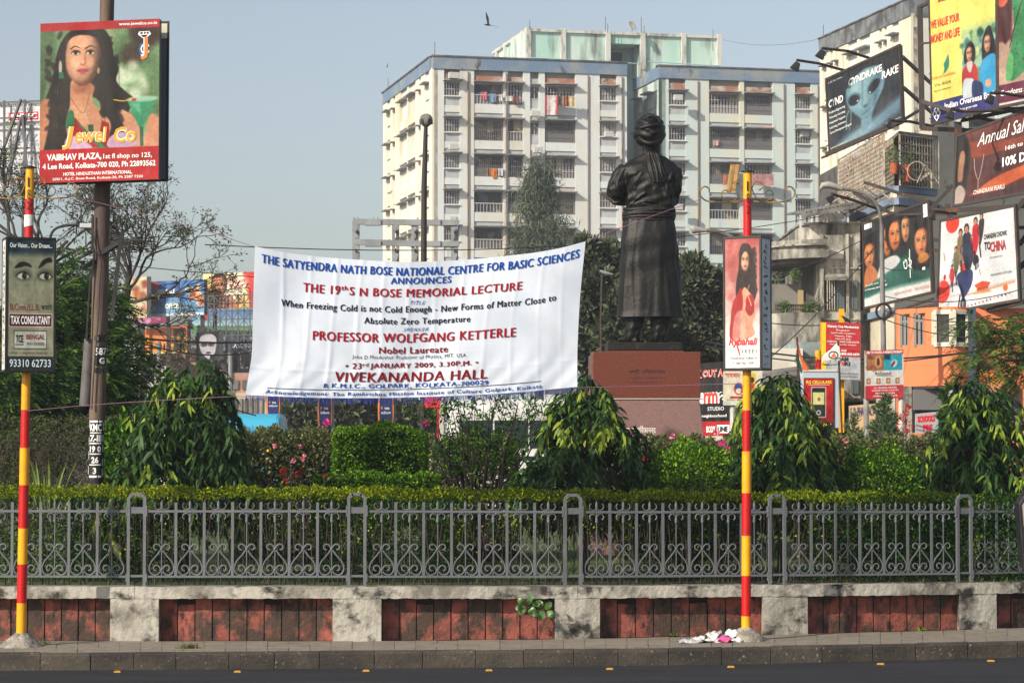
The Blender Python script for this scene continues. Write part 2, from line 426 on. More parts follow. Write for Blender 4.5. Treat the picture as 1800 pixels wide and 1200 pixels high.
def leaves(name, pts, dirs, L, Wd, rs, fold=.25, var=.35, tint=None, droop=0, seg=1):
    """leaf cloud: each leaf a folded rhombus (4 triangles merged as 2 quads)"""
    pts = np.asarray(pts, float); N = len(pts); d = np.asarray(dirs, float); d = d / (np.linalg.norm(d, axis=1, keepdims=True) + 1e-9)
    up = rs.normal(0, 1, (N, 3)); s = np.cross(d, up); s /= (np.linalg.norm(s, axis=1, keepdims=True) + 1e-9); n = np.cross(s, d)
    l = L * (1 + rs.uniform(-var, var, N))[:, None]; w = Wd * (1 + rs.uniform(-var, var, N))[:, None] * .5
    V = np.zeros((N, 4, 3)); V[:, 0] = pts; V[:, 1] = pts + d * l * .45 + s * w + n * w * fold; V[:, 3] = pts + d * l * .45 - s * w + n * w * fold; V[:, 2] = pts + d * l - n * l * .12
    V[:, 2, 2] -= droop * l[:, 0]
    t = rs.rand(N) if tint is None else tint
    return npmesh(name, V.reshape(-1, 3), np.arange(N * 4).reshape(-1, 4), np.repeat(t, 4))
# ---------------- ground, road, kerb, pavement ----------------
random.seed(3)
Wc = hermit([-500, -147, 240, 627, 1007, 1366, 1695, 2010, 2500], [31.4, 31.0, 30.9, 30.9, 31.25, 31.95, 32.8, 34.0, 36.6])
Wt = hermit([-500, 240, 627, 1007, 1366, 1695, 2400], [.865, .865, .865, .845, .826, .805, .78])
Kc = hermit([-900, -400, 0, 450, 900, 1350, 1800, 2400], [29.2, 29.0, 29.07, 29.26, 29.5, 30.0, 30.9, 32.7])
def wp(px, z, back=0):
    D = Wc(px) + back; return Vector(((px - 900) / F * Wc(px) + (back * (px - 900) / F * .2), D, z))
def kp(px, z, back=0):
    D = Kc(px) + back; return Vector(((px - 900) / F * D, D, z))
mGround = M('city ground', (.16, .14, .12), .95, c2=(.10, .09, .08), sc=.2)
mAsph = M('asphalt', (.007, .0085, .0125), .9, c2=(.020, .021, .025), sc=.8, st=(.6, 3, 1), lo=.40, hi=.68, c3=(.028, .028, .030), sc3=60, lo3=.62, hi3=.75, bump=.6, bsc=90)
mKerb = M('kerb stone', (.065, .054, .042), .9, c2=(.030, .026, .022), sc=1.7, lo=.36, hi=.6, st=(1, 1, 1.6), c3=(.30, .27, .21), sc3=26, lo3=.62, hi3=.72, bump=.7, bsc=25, vary=.12)
mPave = M('pavement slab', (.24, .205, .16), .9, c2=(.20, .175, .14), sc=2.4, lo=.35, hi=.65, c3=(.12, .10, .085), sc3=5, lo3=.52, hi3=.72, bump=.6, bsc=40, vary=.06)
mPlas = M('old lime plaster', (.40, .38, .33), .9, c2=(.17, .155, .13), sc=1.9, lo=.44, hi=.62, st=(1, 1, 1), c3=(.03, .028, .025), sc3=3.3, lo3=.51, hi3=.64, st3=(1, 1, 1.3), bump=1.0, bsc=16)
mRed = M('red painted slab', (.30, .085, .062), .9, c2=(.065, .042, .031), sc=3.2, lo=.42, hi=.55, st=(1, 1, .8), c3=(.03, .022, .018), sc3=7, lo3=.52, hi3=.66, st3=(1, 1, .5), bump=.9, bsc=28, vary=.14)
mSoil = M('soil', (.055, .04, .028), 1, c2=(.03, .024, .018), sc=5, bump=.8, bsc=20)
mLawn = M('lawn ground', (.03, .065, .012), .95, c2=(.07, .10, .02), sc=1.3, c3=(.09, .07, .04), sc3=3)
g = MB(); g.add([(-3000, -60, -.02), (3000, -60, -.02), (3000, 4500, -.02), (-3000, 4500, -.02)], [(0, 1, 2, 3)])
tag(g.obj('ground', mGround), kind='structure')
# the ring road: near carriageway in front of the island and the far side behind it
g = MB(); g.add([(-60, 2, .004), (60, 2, .004), (60, 37, .004), (-60, 37, .004)], [(0, 1, 2, 3)])
g.add([(-120, 58, .004), (120, 58, .004), (120, 74, .004), (-120, 74, .004)], [(0, 1, 2, 3)])
tag(g.obj('road', mAsph), kind='structure')
# kerb of separate stones
kerb = thing('kerb', None, None); tag(kerb, kind='structure')
ed = [-260]
while ed[-1] < 2150: ed.append(ed[-1] + random.uniform(74, 96))
g = MB()
for i in range(len(ed) - 1):
    a, b = ed[i] + .45, ed[i + 1] - .45; dz = random.uniform(-.004, .006); dy = random.uniform(-.006, .006)
    m = MB()
    sec = [(-.0 + dy, 0), (.012 + dy, .17), (.034 + dy, .2 + dz), (.16, .2 + dz), (.16, 0)]
    vs = [kp(a, z, y) for y, z in sec] + [kp(b, z, y) for y, z in sec]
    n = len(sec); fs = [tuple(range(n)), tuple(range(2 * n - 1, n - 1, -1))] + [(k, (k + 1) % n, (k + 1) % n + n, k + n) for k in range(n)]
    m.add(vs, fs); m.obj('kerb_stone', mKerb, kerb, bevel=.006)
# pavement: bedding plus slabs
pave = thing('pavement', None, None); tag(pave, kind='structure')
m = MB(); pxs = list(range(-300, 2301, 50))
for a, b in zip(pxs, pxs[1:]):
    m.add([kp(a, .188, .15), kp(b, .188, .15), wp(b, .188, .3), wp(a, .188, .3)], [(0, 1, 2, 3)])
m.obj('bedding', mSoil, pave)
def mixp(px, t, z):
    a = kp(px, z, .165); b = wp(px, z, .02); return a.lerp(b, t)
rows = [0, .36, .69, 1.0]; px = -120.0
while px < 1960:
    w = 37
    for r in range(3):
        o = (r % 2) * 0 + random.uniform(-.4, .4); dz = random.uniform(-.004, .004); t0, t1 = rows[r] + .003, rows[r + 1] - .003
        m = MB(); q = [mixp(px + o + .3, t0, .2 + dz), mixp(px + w + o - .3, t0, .2 + dz), mixp(px + w + o - .3, t1, .2 + dz), mixp(px + o + .3, t1, .2 + dz)]
        m.slab(q, (0, 0, -.03)); m.obj('paving_slab', mPave, pave)
    px += w
# reflective road studs
mStud = M('stud plastic', (.42, .22, .04), .6); mRef = M('stud reflector', (.55, .30, .05), .3, spec=.8)
b0 = MB().box((0, 0, .012), (.085, .08, .018), taper=.7).mesh('road_stud'); b0.materials.append(mStud)
b1 = MB().box((0, -.036, .015), (.07, .006, .013)).mesh('reflector'); b1.materials.append(mRef)
sp = [(-3, 1176.8), (210, 1177), (420, 1176.8), (645, 1175.2), (860, 1174.4), (1071, 1172), (1283, 1168.4), (1545, 1163.4), (1738, 1158)]
nm = ['at the left edge of the picture', 'below the left striped pole', 'below the left end of the white banner', 'below the pier with the long black crack',
      'below the recess with the leafy sapling', 'left of the crumpled newspapers', 'just left below the right striped pole', 'right of the right pole', 'nearest the right edge of the picture']
for (x, y), s_ in zip(sp, nm):
    D = DG(y + 2, .02)
    o = inst(b0, 'road_stud', None, ((x - 900) / F * D, D, .005)); tag(o, 'small orange road stud by the kerb ' + s_, 'road stud', 'road studs along the kerb')
    inst(b1, 'reflector', o, (0, 0, 0), local=True)

# ---------------- the low wall round the island ----------------
wall = thing('boundary_wall', 'low plastered wall with red slab recesses carrying the grey iron fence', 'wall', wp(800, .2))
T_COP = .142
def strip(m, a, b, z0f, z1f, y0, y1, jit=.004, step=8):
    """box following the wall curve between photo columns a, b"""
    n = max(2, int((b - a) / step)); vs = []
    for i in range(n + 1):
        px = a + (b - a) * i / n; z0 = z0f(px); z1 = z1f(px)
        j = lambda k=1: random.uniform(-jit, jit) * k
        vs += [wp(px, z0 + j(1.5), y0 + j()), wp(px, z1 + j(), y0 + j() + .004), wp(px, z1, y1), wp(px, z0, y1)]
    fs = [(0, 1, 2, 3), tuple(4 * n + k for k in (3, 2, 1, 0))]
    for i in range(n):
        for k in range(4): fs.append((4 * i + k, 4 * i + (k + 1) % 4, 4 * i + 4 + (k + 1) % 4, 4 * i + 4 + k))
    m.add(vs, fs)
piers = [(-260, -190), (196, 281), (586, 671), (975, 1054), (1339, 1418), (1684, 1749), (2040, 2110)]
for a, b in piers:
    m = MB(); strip(m, a, b, lambda p: .19, lambda p: Wt(p) - T_COP - .001, 0.0, .42, .0035); m.obj('pier', mPlas, wall)
for i in range(len(piers) - 1):
    c0 = (piers[i][0] + piers[i][1]) / 2; c1 = (piers[i + 1][0] + piers[i + 1][1]) / 2
    m = MB(); strip(m, c0 + .3, c1 - .3, lambda p: Wt(p) - T_COP, Wt, -.004, .44, .004); m.obj('coping', mPlas, wall)
    a, b = piers[i][1], piers[i + 1][0]
    m = MB(); strip(m, a, b, lambda p: .19, lambda p: Wt(p) - T_COP - .002, .24, .42, 0); m.obj('recess_back', M('dark joint', (.03, .02, .016), 1), wall)
    n = round((b - a) / 30.5); w = (b - a) / n
    for k in range(n):
        p0, p1 = a + k * w + .9, a + (k + 1) * w - .9
        if p1 < -40 or p0 > 1840: continue
        notch = (k in (1, n - 4)) and i % 2 == 1 or (i == 2 and k == 2)
        top = Wt(p0) - T_COP - (.085 if notch else .003); o = random.uniform(-.008, .008)
        m = MB(); q = [wp(p0, .19, .205 + o), wp(p1, .19, .205 + o + random.uniform(-.004, .004)), wp(p1, top, .205 + o), wp(p0, top, .205 + o)]
        m.slab(q, (0, .05, 0)); m.obj('wall_slab', mRed, wall, bevel=.004)
# planter soil and lawn inside the wall
m = MB(); st = list(range(-400, 2500, 60)); zz = .80
for a, b in zip(st, st[1:]):
    m.add([wp(a, Wt(a) - .03, .40), wp(b, Wt(b) - .03, .40), wp(b, zz, 1.7), wp(a, zz, 1.7)], [(0, 1, 2, 3)])
tag(m.obj('planting_bed', mSoil), kind='structure')
m = MB()
for a, b in zip(st, st[1:]):
    m.add([wp(a, zz, 1.7), wp(b, zz, 1.7), ((b - 900) / F * 40, 56, zz), ((a - 900) / F * 40, 56, zz)], [(0, 1, 2, 3)])
    m.add([((a - 900) / F * 40, 56, zz), ((b - 900) / F * 40, 56, zz), ((b - 900) / F * 40, 56, -.02), ((a - 900) / F * 40, 56, -.02)], [(0, 1, 2, 3)])
tag(m.obj('lawn', mLawn), kind='structure')
rs = np.random.RandomState(5); N = 16000
D = rs.uniform(32.8, 46, N) ; D = 32.8 + (D - 32.8) ** 1.0; X = (rs.uniform(-60, 1860, N) - 900) / F * D
h = rs.uniform(.04, .10, N); a = rs.uniform(0, 6.28, N); ln = rs.normal(0, .03, (N, 2))
V = np.zeros((N, 3, 3)); dx = np.cos(a) * .008; dy = np.sin(a) * .008
V[:, 0] = np.c_[X - dx, D - dy, np.full(N, zz)]; V[:, 1] = np.c_[X + dx, D + dy, np.full(N, zz)]; V[:, 2] = np.c_[X + ln[:, 0], D + ln[:, 1], zz + h]
mGrass = leafmat('grass', (.03, .07, .012), (.12, .17, .04), .6)
me = npmesh('grass', V.reshape(-1, 3), np.arange(N * 3).reshape(-1, 3), np.repeat(rs.rand(N), 3)); tag(link('grass', me, mGrass), kind='stuff', label='short green grass of the island lawn behind the clipped hedge')

# ---------------- iron fence ----------------
fence = thing('iron_fence', 'grey painted iron fence with scrolls and octagonal double posts on the low wall', 'fence', wp(800, .86))
mIron = M('grey iron paint', (.125, .135, .15), .55, c2=(.10, .105, .115), sc=4, lo=.4, hi=.7, c3=(.20, .10, .05), sc3=9, lo3=.68, hi3=.76, bump=.25, bsc=60)
U1 = .001053
def fz(Y): return (1134 - Y) * U1
pm = MB(); hw = .100; w = .038
for s_ in (-1, 1): pm.box((s_ * hw, 0, fz(102) / 2), (w, w, fz(102)))
pts = [(-hw, fz(102)), (-hw * .55, fz(55)), (hw * .55, fz(55)), (hw, fz(102))]
for (x0, z0), (x1, z1) in zip(pts, pts[1:]):
    dx, dz = x1 - x0, z1 - z0; L = math.hypot(dx, dz); ex, ez = dx / L * .008, dz / L * .008
    pm.beam((x0 - ex, 0, z0 - ez), (x1 + ex, 0, z1 + ez), w * .98, w * .98, up=(0, 1, 0))
pm.box((0, .004, fz(243)), (2 * hw - w, .02, .078)); pm.box((0, .004, fz(1012)), (2 * hw - w, .025, .028))
for s_ in (-1, 1):
    pm.box((s_ * (hw + .026), .003, fz(250)), (.014, .05, .135)); pm.box((s_ * (hw + .026), .003, fz(1030)), (.014, .045, .10))
postm = pm.mesh('post'); postm.materials.append(mIron)
def curve2(pts, k=5): return [(p[0] * U1, 0, fz(p[1])) for p in catmull(pts, False, k)]
sc_ = MB(); R1 = [(55, 705), (78, 700), (92, 680), (88, 655), (65, 640), (38, 645), (15, 668), (5, 692), (14, 712), (60, 775), (112, 835), (138, 890), (143, 930), (130, 970), (95, 998), (55, 995), (25, 975), (12, 945), (22, 910), (50, 888), (80, 893), (93, 918), (84, 942), (62, 950)]
for s_ in (-1, 1): sc_.tube([(s_ * x, y, z) for x, y, z in curve2(R1, 4)], .0062, 5, flat=1.5)
sc_.box((0, 0, (fz(385) + fz(1008)) / 2), (.011, .011, fz(385) - fz(1008)))
sc_.lathe([(.004, -.022), (.016, -.010), (.018, 0), (.016, .010), (.004, .022)], (0, 0, fz(695)), 8)
sc_.lathe([(.004, -.020), (.015, -.010), (.017, 0), (.015, .010), (.004, .020)], (0, 0, fz(942)), 8)
scm = sc_.mesh('scroll', 40); scm.materials.append(mIron)
fi = MB()
for s_ in (-1, 1):
    up_ = [(5, 238), (30, 222), (48, 236 - 4), (78, 215), (88, 188), (78, 165), (66, 158)]
    up_ = [(4, 205), (10, 222), (38, 234), (68, 226), (86, 200), (82, 172), (66, 158)]
    dn_ = [(4, 322), (10, 300), (36, 281), (66, 282), (85, 305), (82, 332), (66, 348)]
    for q in (up_, dn_): fi.tube([(s_ * x, y, z) for x, y, z in curve2(q, 4)], .0075, 5, flat=1.7)
fi.lathe([(.012, -.052), (.015, -.035), (.018, 0), (.014, .03), (.006, .036), (.004, .055)], (0, 0, fz(175)), 8)
fi.lathe([(.006, -.0), (.017, .004), (.018, .03), (.012, .085), (.005, .1)], (0, 0, fz(385)), 8)
fi.box((0, 0, fz(256)), (.012, .012, .1))
fim = fi.mesh('finial', 40); fim.materials.append(mIron)
bm_ = MB().box((0, 0, (fz(147) + fz(1008)) / 2), (.034, .014, fz(147) - fz(1008))).mesh('bar'); bm_.materials.append(mIron)
pcs = [-147, 240, 627, 1007, 1366, 1695, 2010]
pts = []
for p in pcs: q = wp(p, Wt(p), .10); pts.append(q)
for i, q in enumerate(pts):
    d = (pts[min(i + 1, len(pts) - 1)] - pts[max(i - 1, 0)]); inst(postm, 'post', fence, q, math.atan2(d.y, d.x))
for i in range(len(pts) - 1):
    a, b = pts[i], pts[i + 1]; d = b - a; rz = math.atan2(d.y, d.x); L = math.hypot(d.x, d.y); e = .135; sp_n = (L - 2 * e) / 7
    for Y, hh in ((256, .030), (1020, .028)):
        q0 = a + d * (e - .012) / L; q1 = a + d * (L - e + .012) / L; off = Vector((0, 0, fz(Y)))
        mbr = MB(); mbr.beam(q0 + off, q1 + off, .022, hh); mbr.obj('rail', mIron, fence, bevel=.003)
    for k in range(7):
        q = a + d * (e + (k + .5) * sp_n) / L
        inst(scm, 'scroll', fence, q, rz, scale=(sp_n / .345, 1, 1)); inst(fim, 'finial', fence, q, rz)
        if k: inst(bm_, 'bar', fence, a + d * (e + k * sp_n) / L + Vector((0, random.uniform(-.002, .002), random.uniform(-.006, .004))), rz)
# ---------------- far apartment buildings ----------------
AX = math.radians(13.2); UU = Vector((math.cos(AX), math.sin(AX), 0)); VV = Vector((-math.sin(AX), math.cos(AX), 0)); ZZ = Vector((0, 0, 1))
rb = random.Random(11)
mWallW = M('cream limewash', (.59, .62, .61), .9, c2=(.54, .51, .41), sc=.22, lo=.50, hi=.66, st=(1, 1, .35), c3=(.26, .23, .18), sc3=.55, lo3=.62, hi3=.76, st3=(1.5, 1.5, .2))
mWallL = M('sunlit cream limewash', (.70, .66, .54), .9, c2=(.56, .50, .36), sc=.22, lo=.52, hi=.68, st=(1, 1, .35), c3=(.30, .25, .18), sc3=.55, lo3=.64, hi3=.76, st3=(1.5, 1.5, .2))  # brighter, warmer copy for sun-facing sides; sunlight put into the colour
mWallB = M('pale blue limewash', (.50, .58, .56), .9, c2=(.60, .58, .46), sc=.16, lo=.50, hi=.64, st=(1, 1, .5), c3=(.30, .33, .32), sc3=.5, lo3=.62, hi3=.75, st3=(1.5, 1.5, .2))
mPar = M('faded blue parapet', (.13, .20, .30), .9, c2=(.24, .26, .27), sc=.5, lo=.45, hi=.62, c3=(.05, .055, .06), sc3=1.1, lo3=.60, hi3=.70, st3=(1, 1, .4))
mCap = M('parapet cap', (.06, .06, .065), .9, c2=(.16, .15, .14), sc=1)
mTurq = M('turquoise wash', (.33, .52, .46), .9, c2=(.50, .60, .54), sc=.3, lo=.4, hi=.6, st=(1, 1, .3), c3=(.14, .16, .15), sc3=.6, lo3=.50, hi3=.66, st3=(1.3, 1.3, .25))
mShade = M('concrete sunshade', (.27, .28, .28), .9, c2=(.15, .15, .15), sc=.9, c3=(.40, .20, .13), sc3=.35, lo3=.60, hi3=.64)
mSpan = M('grey spandrel', (.42, .44, .45), .9, c2=(.33, .34, .35), sc=.8)
mStain = M('rust brown wall', (.33, .14, .085), .9, c2=(.45, .42, .36), sc=.9, lo=.45, hi=.6, c3=(.10, .07, .06), sc3=1.2)
mPaneD = M('dark window', (.06, .065, .07), .25, c2=(.17, .165, .16), sc=.9, lo=.40, hi=.60, vary=.5)
mPaneC = M('curtained window', (.33, .315, .29), .5, c2=(.10, .10, .105), sc=1.6, lo=.47, hi=.55, st=(3, 3, .2), vary=.4)
mBars = M('window bars', (.46, .45, .44), .6)
mBarsD = M('dark grille', (.16, .15, .15), .6)
mRoom = M('balcony room', (.20, .17, .14), .9, c2=(.36, .30, .20), sc=.5, lo=.5, hi=.56, c3=(.05, .06, .08), sc3=.45, lo3=.5, hi3=.54)
_pc = {}
def unitmesh(key, build, mat):
    if key not in _pc:
        me = build().mesh(key[0]); me.materials.append(mat); _pc[key] = me
    return _pc[key]
def grille(w, h, nb, nh, r=.025, frame=.06):
    m = MB()
    for x in (-w / 2 + frame / 2, w / 2 - frame / 2): m.box((x, 0, h / 2), (frame, .06, h))
    for z in (frame / 2, h - frame / 2): m.box((0, 0, z), (w - 2 * frame, .06, frame))
    for k in range(nb):
        x = -w / 2 + (k + 1) * w / (nb + 1); m.box((x, 0, h / 2), (r, r, h - 2 * frame))
    for k in range(nh):
        z = (k + 1) * h / (nh + 1); m.box((0, -.003, z), (w - 2 * frame, r, r))
    return m
class Facade:
    dk = 1.0
    def __init__(s, parent, O, ax, zr, H, wallm, rows, base=0):
        """O ground corner, ax unit direction along face (left to right seen from outside), zr top of wall, H storey height"""
        s.p, s.O, s.ax, s.zr, s.H, s.wm = parent, Vector(O), ax, zr, H, wallm
        s.n = Vector((ax.y, -ax.x, 0)); s.rows = rows; s.rz = math.atan2(ax.y, ax.x)
    def pt(s, u, z, out=0): return s.O + s.ax * u + ZZ * z + s.n * (out * s.dk if out < 0 else out)
    def R(s): return Matrix((s.ax, -s.n, ZZ)).transposed()
    def bx(s, m, u0, u1, z0, z1, o0, o1, mi=0):
        c = s.pt((u0 + u1) / 2, (z0 + z1) / 2, (o0 + o1) / 2); m.box(c, (u1 - u0, abs(o1 - o0), z1 - z0), s.R(), mi)
    def put(s, me, name, u, z, out, parent=None, scale=None):
        return inst(me, name, parent or s.p, s.pt(u, z, out), s.rz, scale)
    def bays(s, L, bays, ztop):
        """bays: (u0,u1,kind); wall strips between"""
        m = MB(); cur = 0; zb = ztop - s.H * s.rows
        for u0, u1, k in bays:
            if u0 - cur > .02: s.bx(m, cur, u0, 0, ztop + .6, -.5, 0)
            cur = u1
        if L - cur > .02: s.bx(m, cur, L, 0, ztop + .6, -.5, 0)
        for r in range(s.rows):
            z1 = ztop - r * s.H; z0 = z1 - s.H
            for u0, u1, k in bays:
                if k == 'W': s.bx(m, u0, u1, z0, z0 + .55, -.45, -.04)
                elif k == 'T': s.bx(m, u0, u1, z0, z0 + .5, -.4, -.06)
                else: s.bx(m, u0, u1, z0, z0 + .72, -.9, -.04)
        for u0, u1, k in bays: s.bx(m, u0, u1, 0, zb, -.45, -.04)
        m.obj('wall', s.wm, s.p)
        for r in range(s.rows):
            z1 = ztop - r * s.H; z0 = z1 - s.H
            for u0, u1, k in bays:
                w = u1 - u0; uc = (u0 + u1) / 2; w2 = round(w, 2)
                if k == 'T':
                    zw = z0 + 1.3; hw = 1.1
                    s.put(unitmesh(('window', w2, 't'), lambda: grille(w, hw, 1, 0, .04), mBars), 'window', uc, zw, -.14)
                    s.put(unitmesh(('pane', w2, 't'), lambda: MB().box((0, .05, hw / 2), (w, .05, hw)), mPaneD), 'pane', uc, zw, -.2)
                    s.put(unitmesh(('spandrel', w2, 't'), lambda: MB().box((0, .1, .39), (w, .2, .78)), mSpan), 'spandrel', uc, z0 + .5, -.12)
                    if r % 1 == 0: s.put(unitmesh(('sunshade', w2, 't'), lambda: MB().box((0, -.25, .05), (w + .1, .6, .08)), mShade), 'sunshade', uc, z0 + 2.45, 0)
                    s.put(unitmesh(('lintel', w2, 't'), lambda: MB().box((0, .1, .32), (w, .2, .64)), mSpan), 'lintel', uc, z0 + 2.41, -.12)
                elif k == 'W':
                    zs = z0 + .55; zw = zs + .78; hw = 1.2
                    s.put(unitmesh(('spandrel', w2), lambda: MB().box((0, .1, .36), (w, .2, .74)), mSpan), 'spandrel', uc, zs + .01, -.10)
                    s.put(unitmesh(('sill', w2), lambda: MB().box((0, 0, .03), (w, .3, .07)), mWallW), 'sill', uc, zw - .04, -.02)
                    wn_ = s.put(unitmesh(('window', w2), lambda: grille(w, hw, 5, 1, .035, .07), mBars), 'window', uc, zw + .03, -.14)
                    s.put(unitmesh(('pane', w2, rb.random() < .6), lambda: MB().box((0, .05, hw / 2), (w, .05, hw)), mPaneC if rb.random() < .5 else mPaneD), 'pane', uc, zw + .03, -.22, wn_)
                    top = r == 0
                    s.put(unitmesh(('lintel', w2, top), lambda: MB().box((0, .1, .3), (w, .2, .62 if not top else .8)), mStain if top else mSpan), 'lintel', uc, zw + hw + .06, -.12)
                    s.put(unitmesh(('sunshade', w2), lambda: MB().box((0, -.32, .05), (w + .22, .75, .09)), mShade), 'sunshade', uc, zw + hw + .05, 0)
                else:
                    zs = z0 + .72; ho = 1.82
                    s.put(unitmesh(('balcony_room', w2), lambda: MB().box((0, .05, ho / 2), (w, .06, ho)), mRoom), 'balcony_room', uc, zs, -.85)
                    m2 = MB()
                    q = rb.random()
                    if q < .45: gm = unitmesh(('grille', w2, 1), lambda: grille(w, ho, int(w / .17), 3, .03, .07), mBarsD)
                    elif q < .7: gm = unitmesh(('grille', w2, 2), lambda: grille(w, ho, int(w / .28), 2, .035, .07), mBars)
                    else: gm = unitmesh(('grille', w2, 3), lambda: grille(w, .85, int(w / .30), 0, .035, .07), mBars)
                    g_ = s.put(gm, 'grille', uc, zs, -.10)
                    if rb.random() < .7:
                        hh = .8; s.put(unitmesh(('low_screen', w2), lambda: MB().box((0, 0, hh / 2), (w - .1, .03, hh)), M('screen grey', (.22, .21, .215), .8, vary=.3)), 'low_screen', uc, zs + .02, -.2)
                    if q > .3 and w > 1.3:
                        a_ = rb.uniform(.2, .5) * w
                        s.put(unitmesh(('door', w2), lambda: MB().box((0, 0, .8), (w * .35, .05, 1.6)), M('room door', (.05, .07, .10), .5, vary=.5)), 'door', u0 + a_ + .2, zs, -.78)
                    top = r == 0
                    s.put(unitmesh(('lintel', w2, top), lambda: MB().box((0, .1, .24), (w, .2, .5 if not top else .72)), mStain if top else mSpan), 'lintel', uc, zs + ho + .01, -.14)
                    s.put(unitmesh(('sunshade', w2, 'b'), lambda: MB().box((0, -.28, .05), (w + .12, .7, .09)), mShade), 'sunshade', uc, zs + ho + .02, 0)
def upx(px, O, ax):
    """distance along ax from O whose photo column is px"""
    q = (px - 900) / F; return (O.x - q * O.y) / (q * ax.y - ax.x)
flats = thing('apartment_block', 'tall cream and pale blue apartment block with blue parapets behind the statue', 'apartment building', (2, 212, 0))
O1 = P(763, 97, 209); O1 = Vector((O1.x, O1.y, 0)); ZR = ZP(97, 209); HS = 3.05
fr = lambda px: upx(px, O1, UU)
L1 = fr(1103)
ztop1 = ZP(183, 209.5) + .55 + 2.4 + .05   # so that the first sill falls where the photo has it
ztop1 = ZR - 1.15 - .55
def conv(f, lst): return [(f(a), f(b), k) for a, b, k in lst]
f1 = Facade(flats, O1, UU, ZR, HS, mWallW, 10)
f1.bays(L1, conv(fr, [(780, 808, 'W'), (833, 885, 'B'), (893, 920, 'B'), (932, 948, 'T'), (958, 1012, 'B'), (1055, 1085, 'W')]), ztop1)
LV = 23.0
Ob = O1 + VV * LV; ax2 = -VV
fl = lambda px: upx(px, Ob, ax2)
f2 = Facade(flats, Ob, ax2, ZR, HS, mWallL, 10)
f2.dk = .3
f2.bays(LV, conv(fl, [(682, 688.5, 'W'), (693, 697, 'T'), (706, 718, 'B'), (720, 733, 'B'), (739, 742.5, 'T'), (750, 757, 'W')]), ztop1)
m = MB(); f1.bx(m, -.0, L1, 0, ZR - .3, -LV, -.9)     # core
m.obj('wall', mWallW, flats)
m = MB(); f1.bx(m, -.12, L1, ZR - 1.15, ZR - .12, -.6, .12); f2.bx(m, 0, LV - .6, ZR - 1.15, ZR - .12, -.5, .12); m.obj('parapet', mPar, flats)
m = MB(); f1.bx(m, -.22, L1 + .05, ZR - .12, ZR, -.7, .22); f2.bx(m, -.1, LV - .7, ZR - .12, ZR, -.6, .22); m.obj('parapet_cap', mCap, flats)
# right block
O3 = P(1160, 114, 214.4); O3 = Vector((O3.x, O3.y, 0)); f3 = Facade(flats, O3, UU, ZR, HS, mWallB, 10)
fr3 = lambda px: upx(px, O3, UU); L3 = fr3(1450)
f3.bays(L3, conv(fr3, [(1177, 1207, 'W'), (1248, 1302, 'B'), (1310, 1360, 'B'), (1400, 1428, 'W')]), ztop1 - .05)
m = MB(); f3.bx(m, 0, L3, 0, ZR - .3, -20, -.9); m.obj('wall', mWallB, flats)
m = MB(); f3.bx(m, -.1, L3, ZR - 1.15, ZR - .12, -.6, .12); m.obj('parapet', mPar, flats)
m = MB(); f3.bx(m, -.2, L3 + .05, ZR - .12, ZR, -.7, .22); m.obj('parapet_cap', mCap, flats)
O4 = O3 + VV * 9; f4 = Facade(flats, O4, -VV, ZR, HS, mTurq, 10)
f4.bays(9, [(2.2, 3.6, 'W'), (5.2, 7.2, 'W')], ztop1)
m = MB(); f4.bx(m, 0, 8.4, ZR - 1.15, ZR - .12, -.5, .12); m.obj('parapet', mPar, flats)
m = MB(); f1.bx(m, L1 - .5, fr(1175), 0, ZR - .2, -9.5, -9.0); m.obj('back_wall', mTurq, flats)
for r in range(9):
    m = MB(); f1.bx(m, L1 + .1, L1 + 1.6, ztop1 - (r + 1) * HS + 1.2, ztop1 - (r + 1) * HS + 2.6, -9, -8.95); m.obj('window', mPaneD, flats)
# stair house on the roof with turquoise bays
hO = P(925, 50, 217); zt = hO.z; hO = Vector((hO.x, hO.y, 0)); fh = lambda px: upx(px, hO, UU); Lh = fh(1270)
fh_ = Facade(flats, hO, UU, zt, 3, mTurq, 1)
m = MB()
for a, b in ((925, 1066), (1130, 1270)): fh_.bx(m, fh(a), fh(b), ZR - .3, zt - .25, -6, -.25)
fh_.bx(m, fh(1066), fh(1130), ZR - .3, zt - .25, -6, -3.4); fh_.bx(m, fh(1066), fh(1130), zt - 1.0, zt - .25, -3.4, -.25)
fh5 = Facade(flats, hO + VV * 13.5, -VV, zt, 3, mTurq, 1); fh5.bx(m, 0, 7.4, ZR - .3, zt - .25, -3, -.25)
m.obj('roof_house_wall', mTurq, flats)
mCol = M('weathered white concrete', (.50, .50, .46), .9, c2=(.22, .21, .19), sc=1.2, lo=.5, hi=.65, st=(1, 1, .4))
for px in (925, 987, 1066, 1128, 1200, 1263):
    u = fh(px); m = MB(); fh_.bx(m, u, u + .42, ZR - .3, zt + .12, -.45, .06); m.obj('roof_column', mCol, flats)
for k in range(4):
    m = MB(); fh5.bx(m, 1.4 + k * 3.4, 1.75 + k * 3.4, ZR - .3, zt + .05, -.45, .06); m.obj('roof_column', mCol, flats)
m = MB(); fh_.bx(m, .43, Lh, zt - .24, zt, -.4, 0); fh5.bx(m, 0, 13.2, zt - .24, zt, -.4, 0); m.obj('roof_beam', mCol, flats)
m = MB(); u0, u1 = fh(1070), fh(1126)
fh_.bx(m, u0 + .3, u0 + 2.2, ZR, zt - 1.3, -3.4, -3.35); m.obj('roof_door', M('blue dark door', (.03, .05, .09), .6), flats)
m = MB(); fh_.bx(m, u0 + .1, u0 + .8, ZR + .2, ZR + 1.7, -3.2, -3.15); m.obj('roof_panel', mSpan, flats)
mPipe = M('pale pipe', (.25, .42, .48), .6); m = MB()
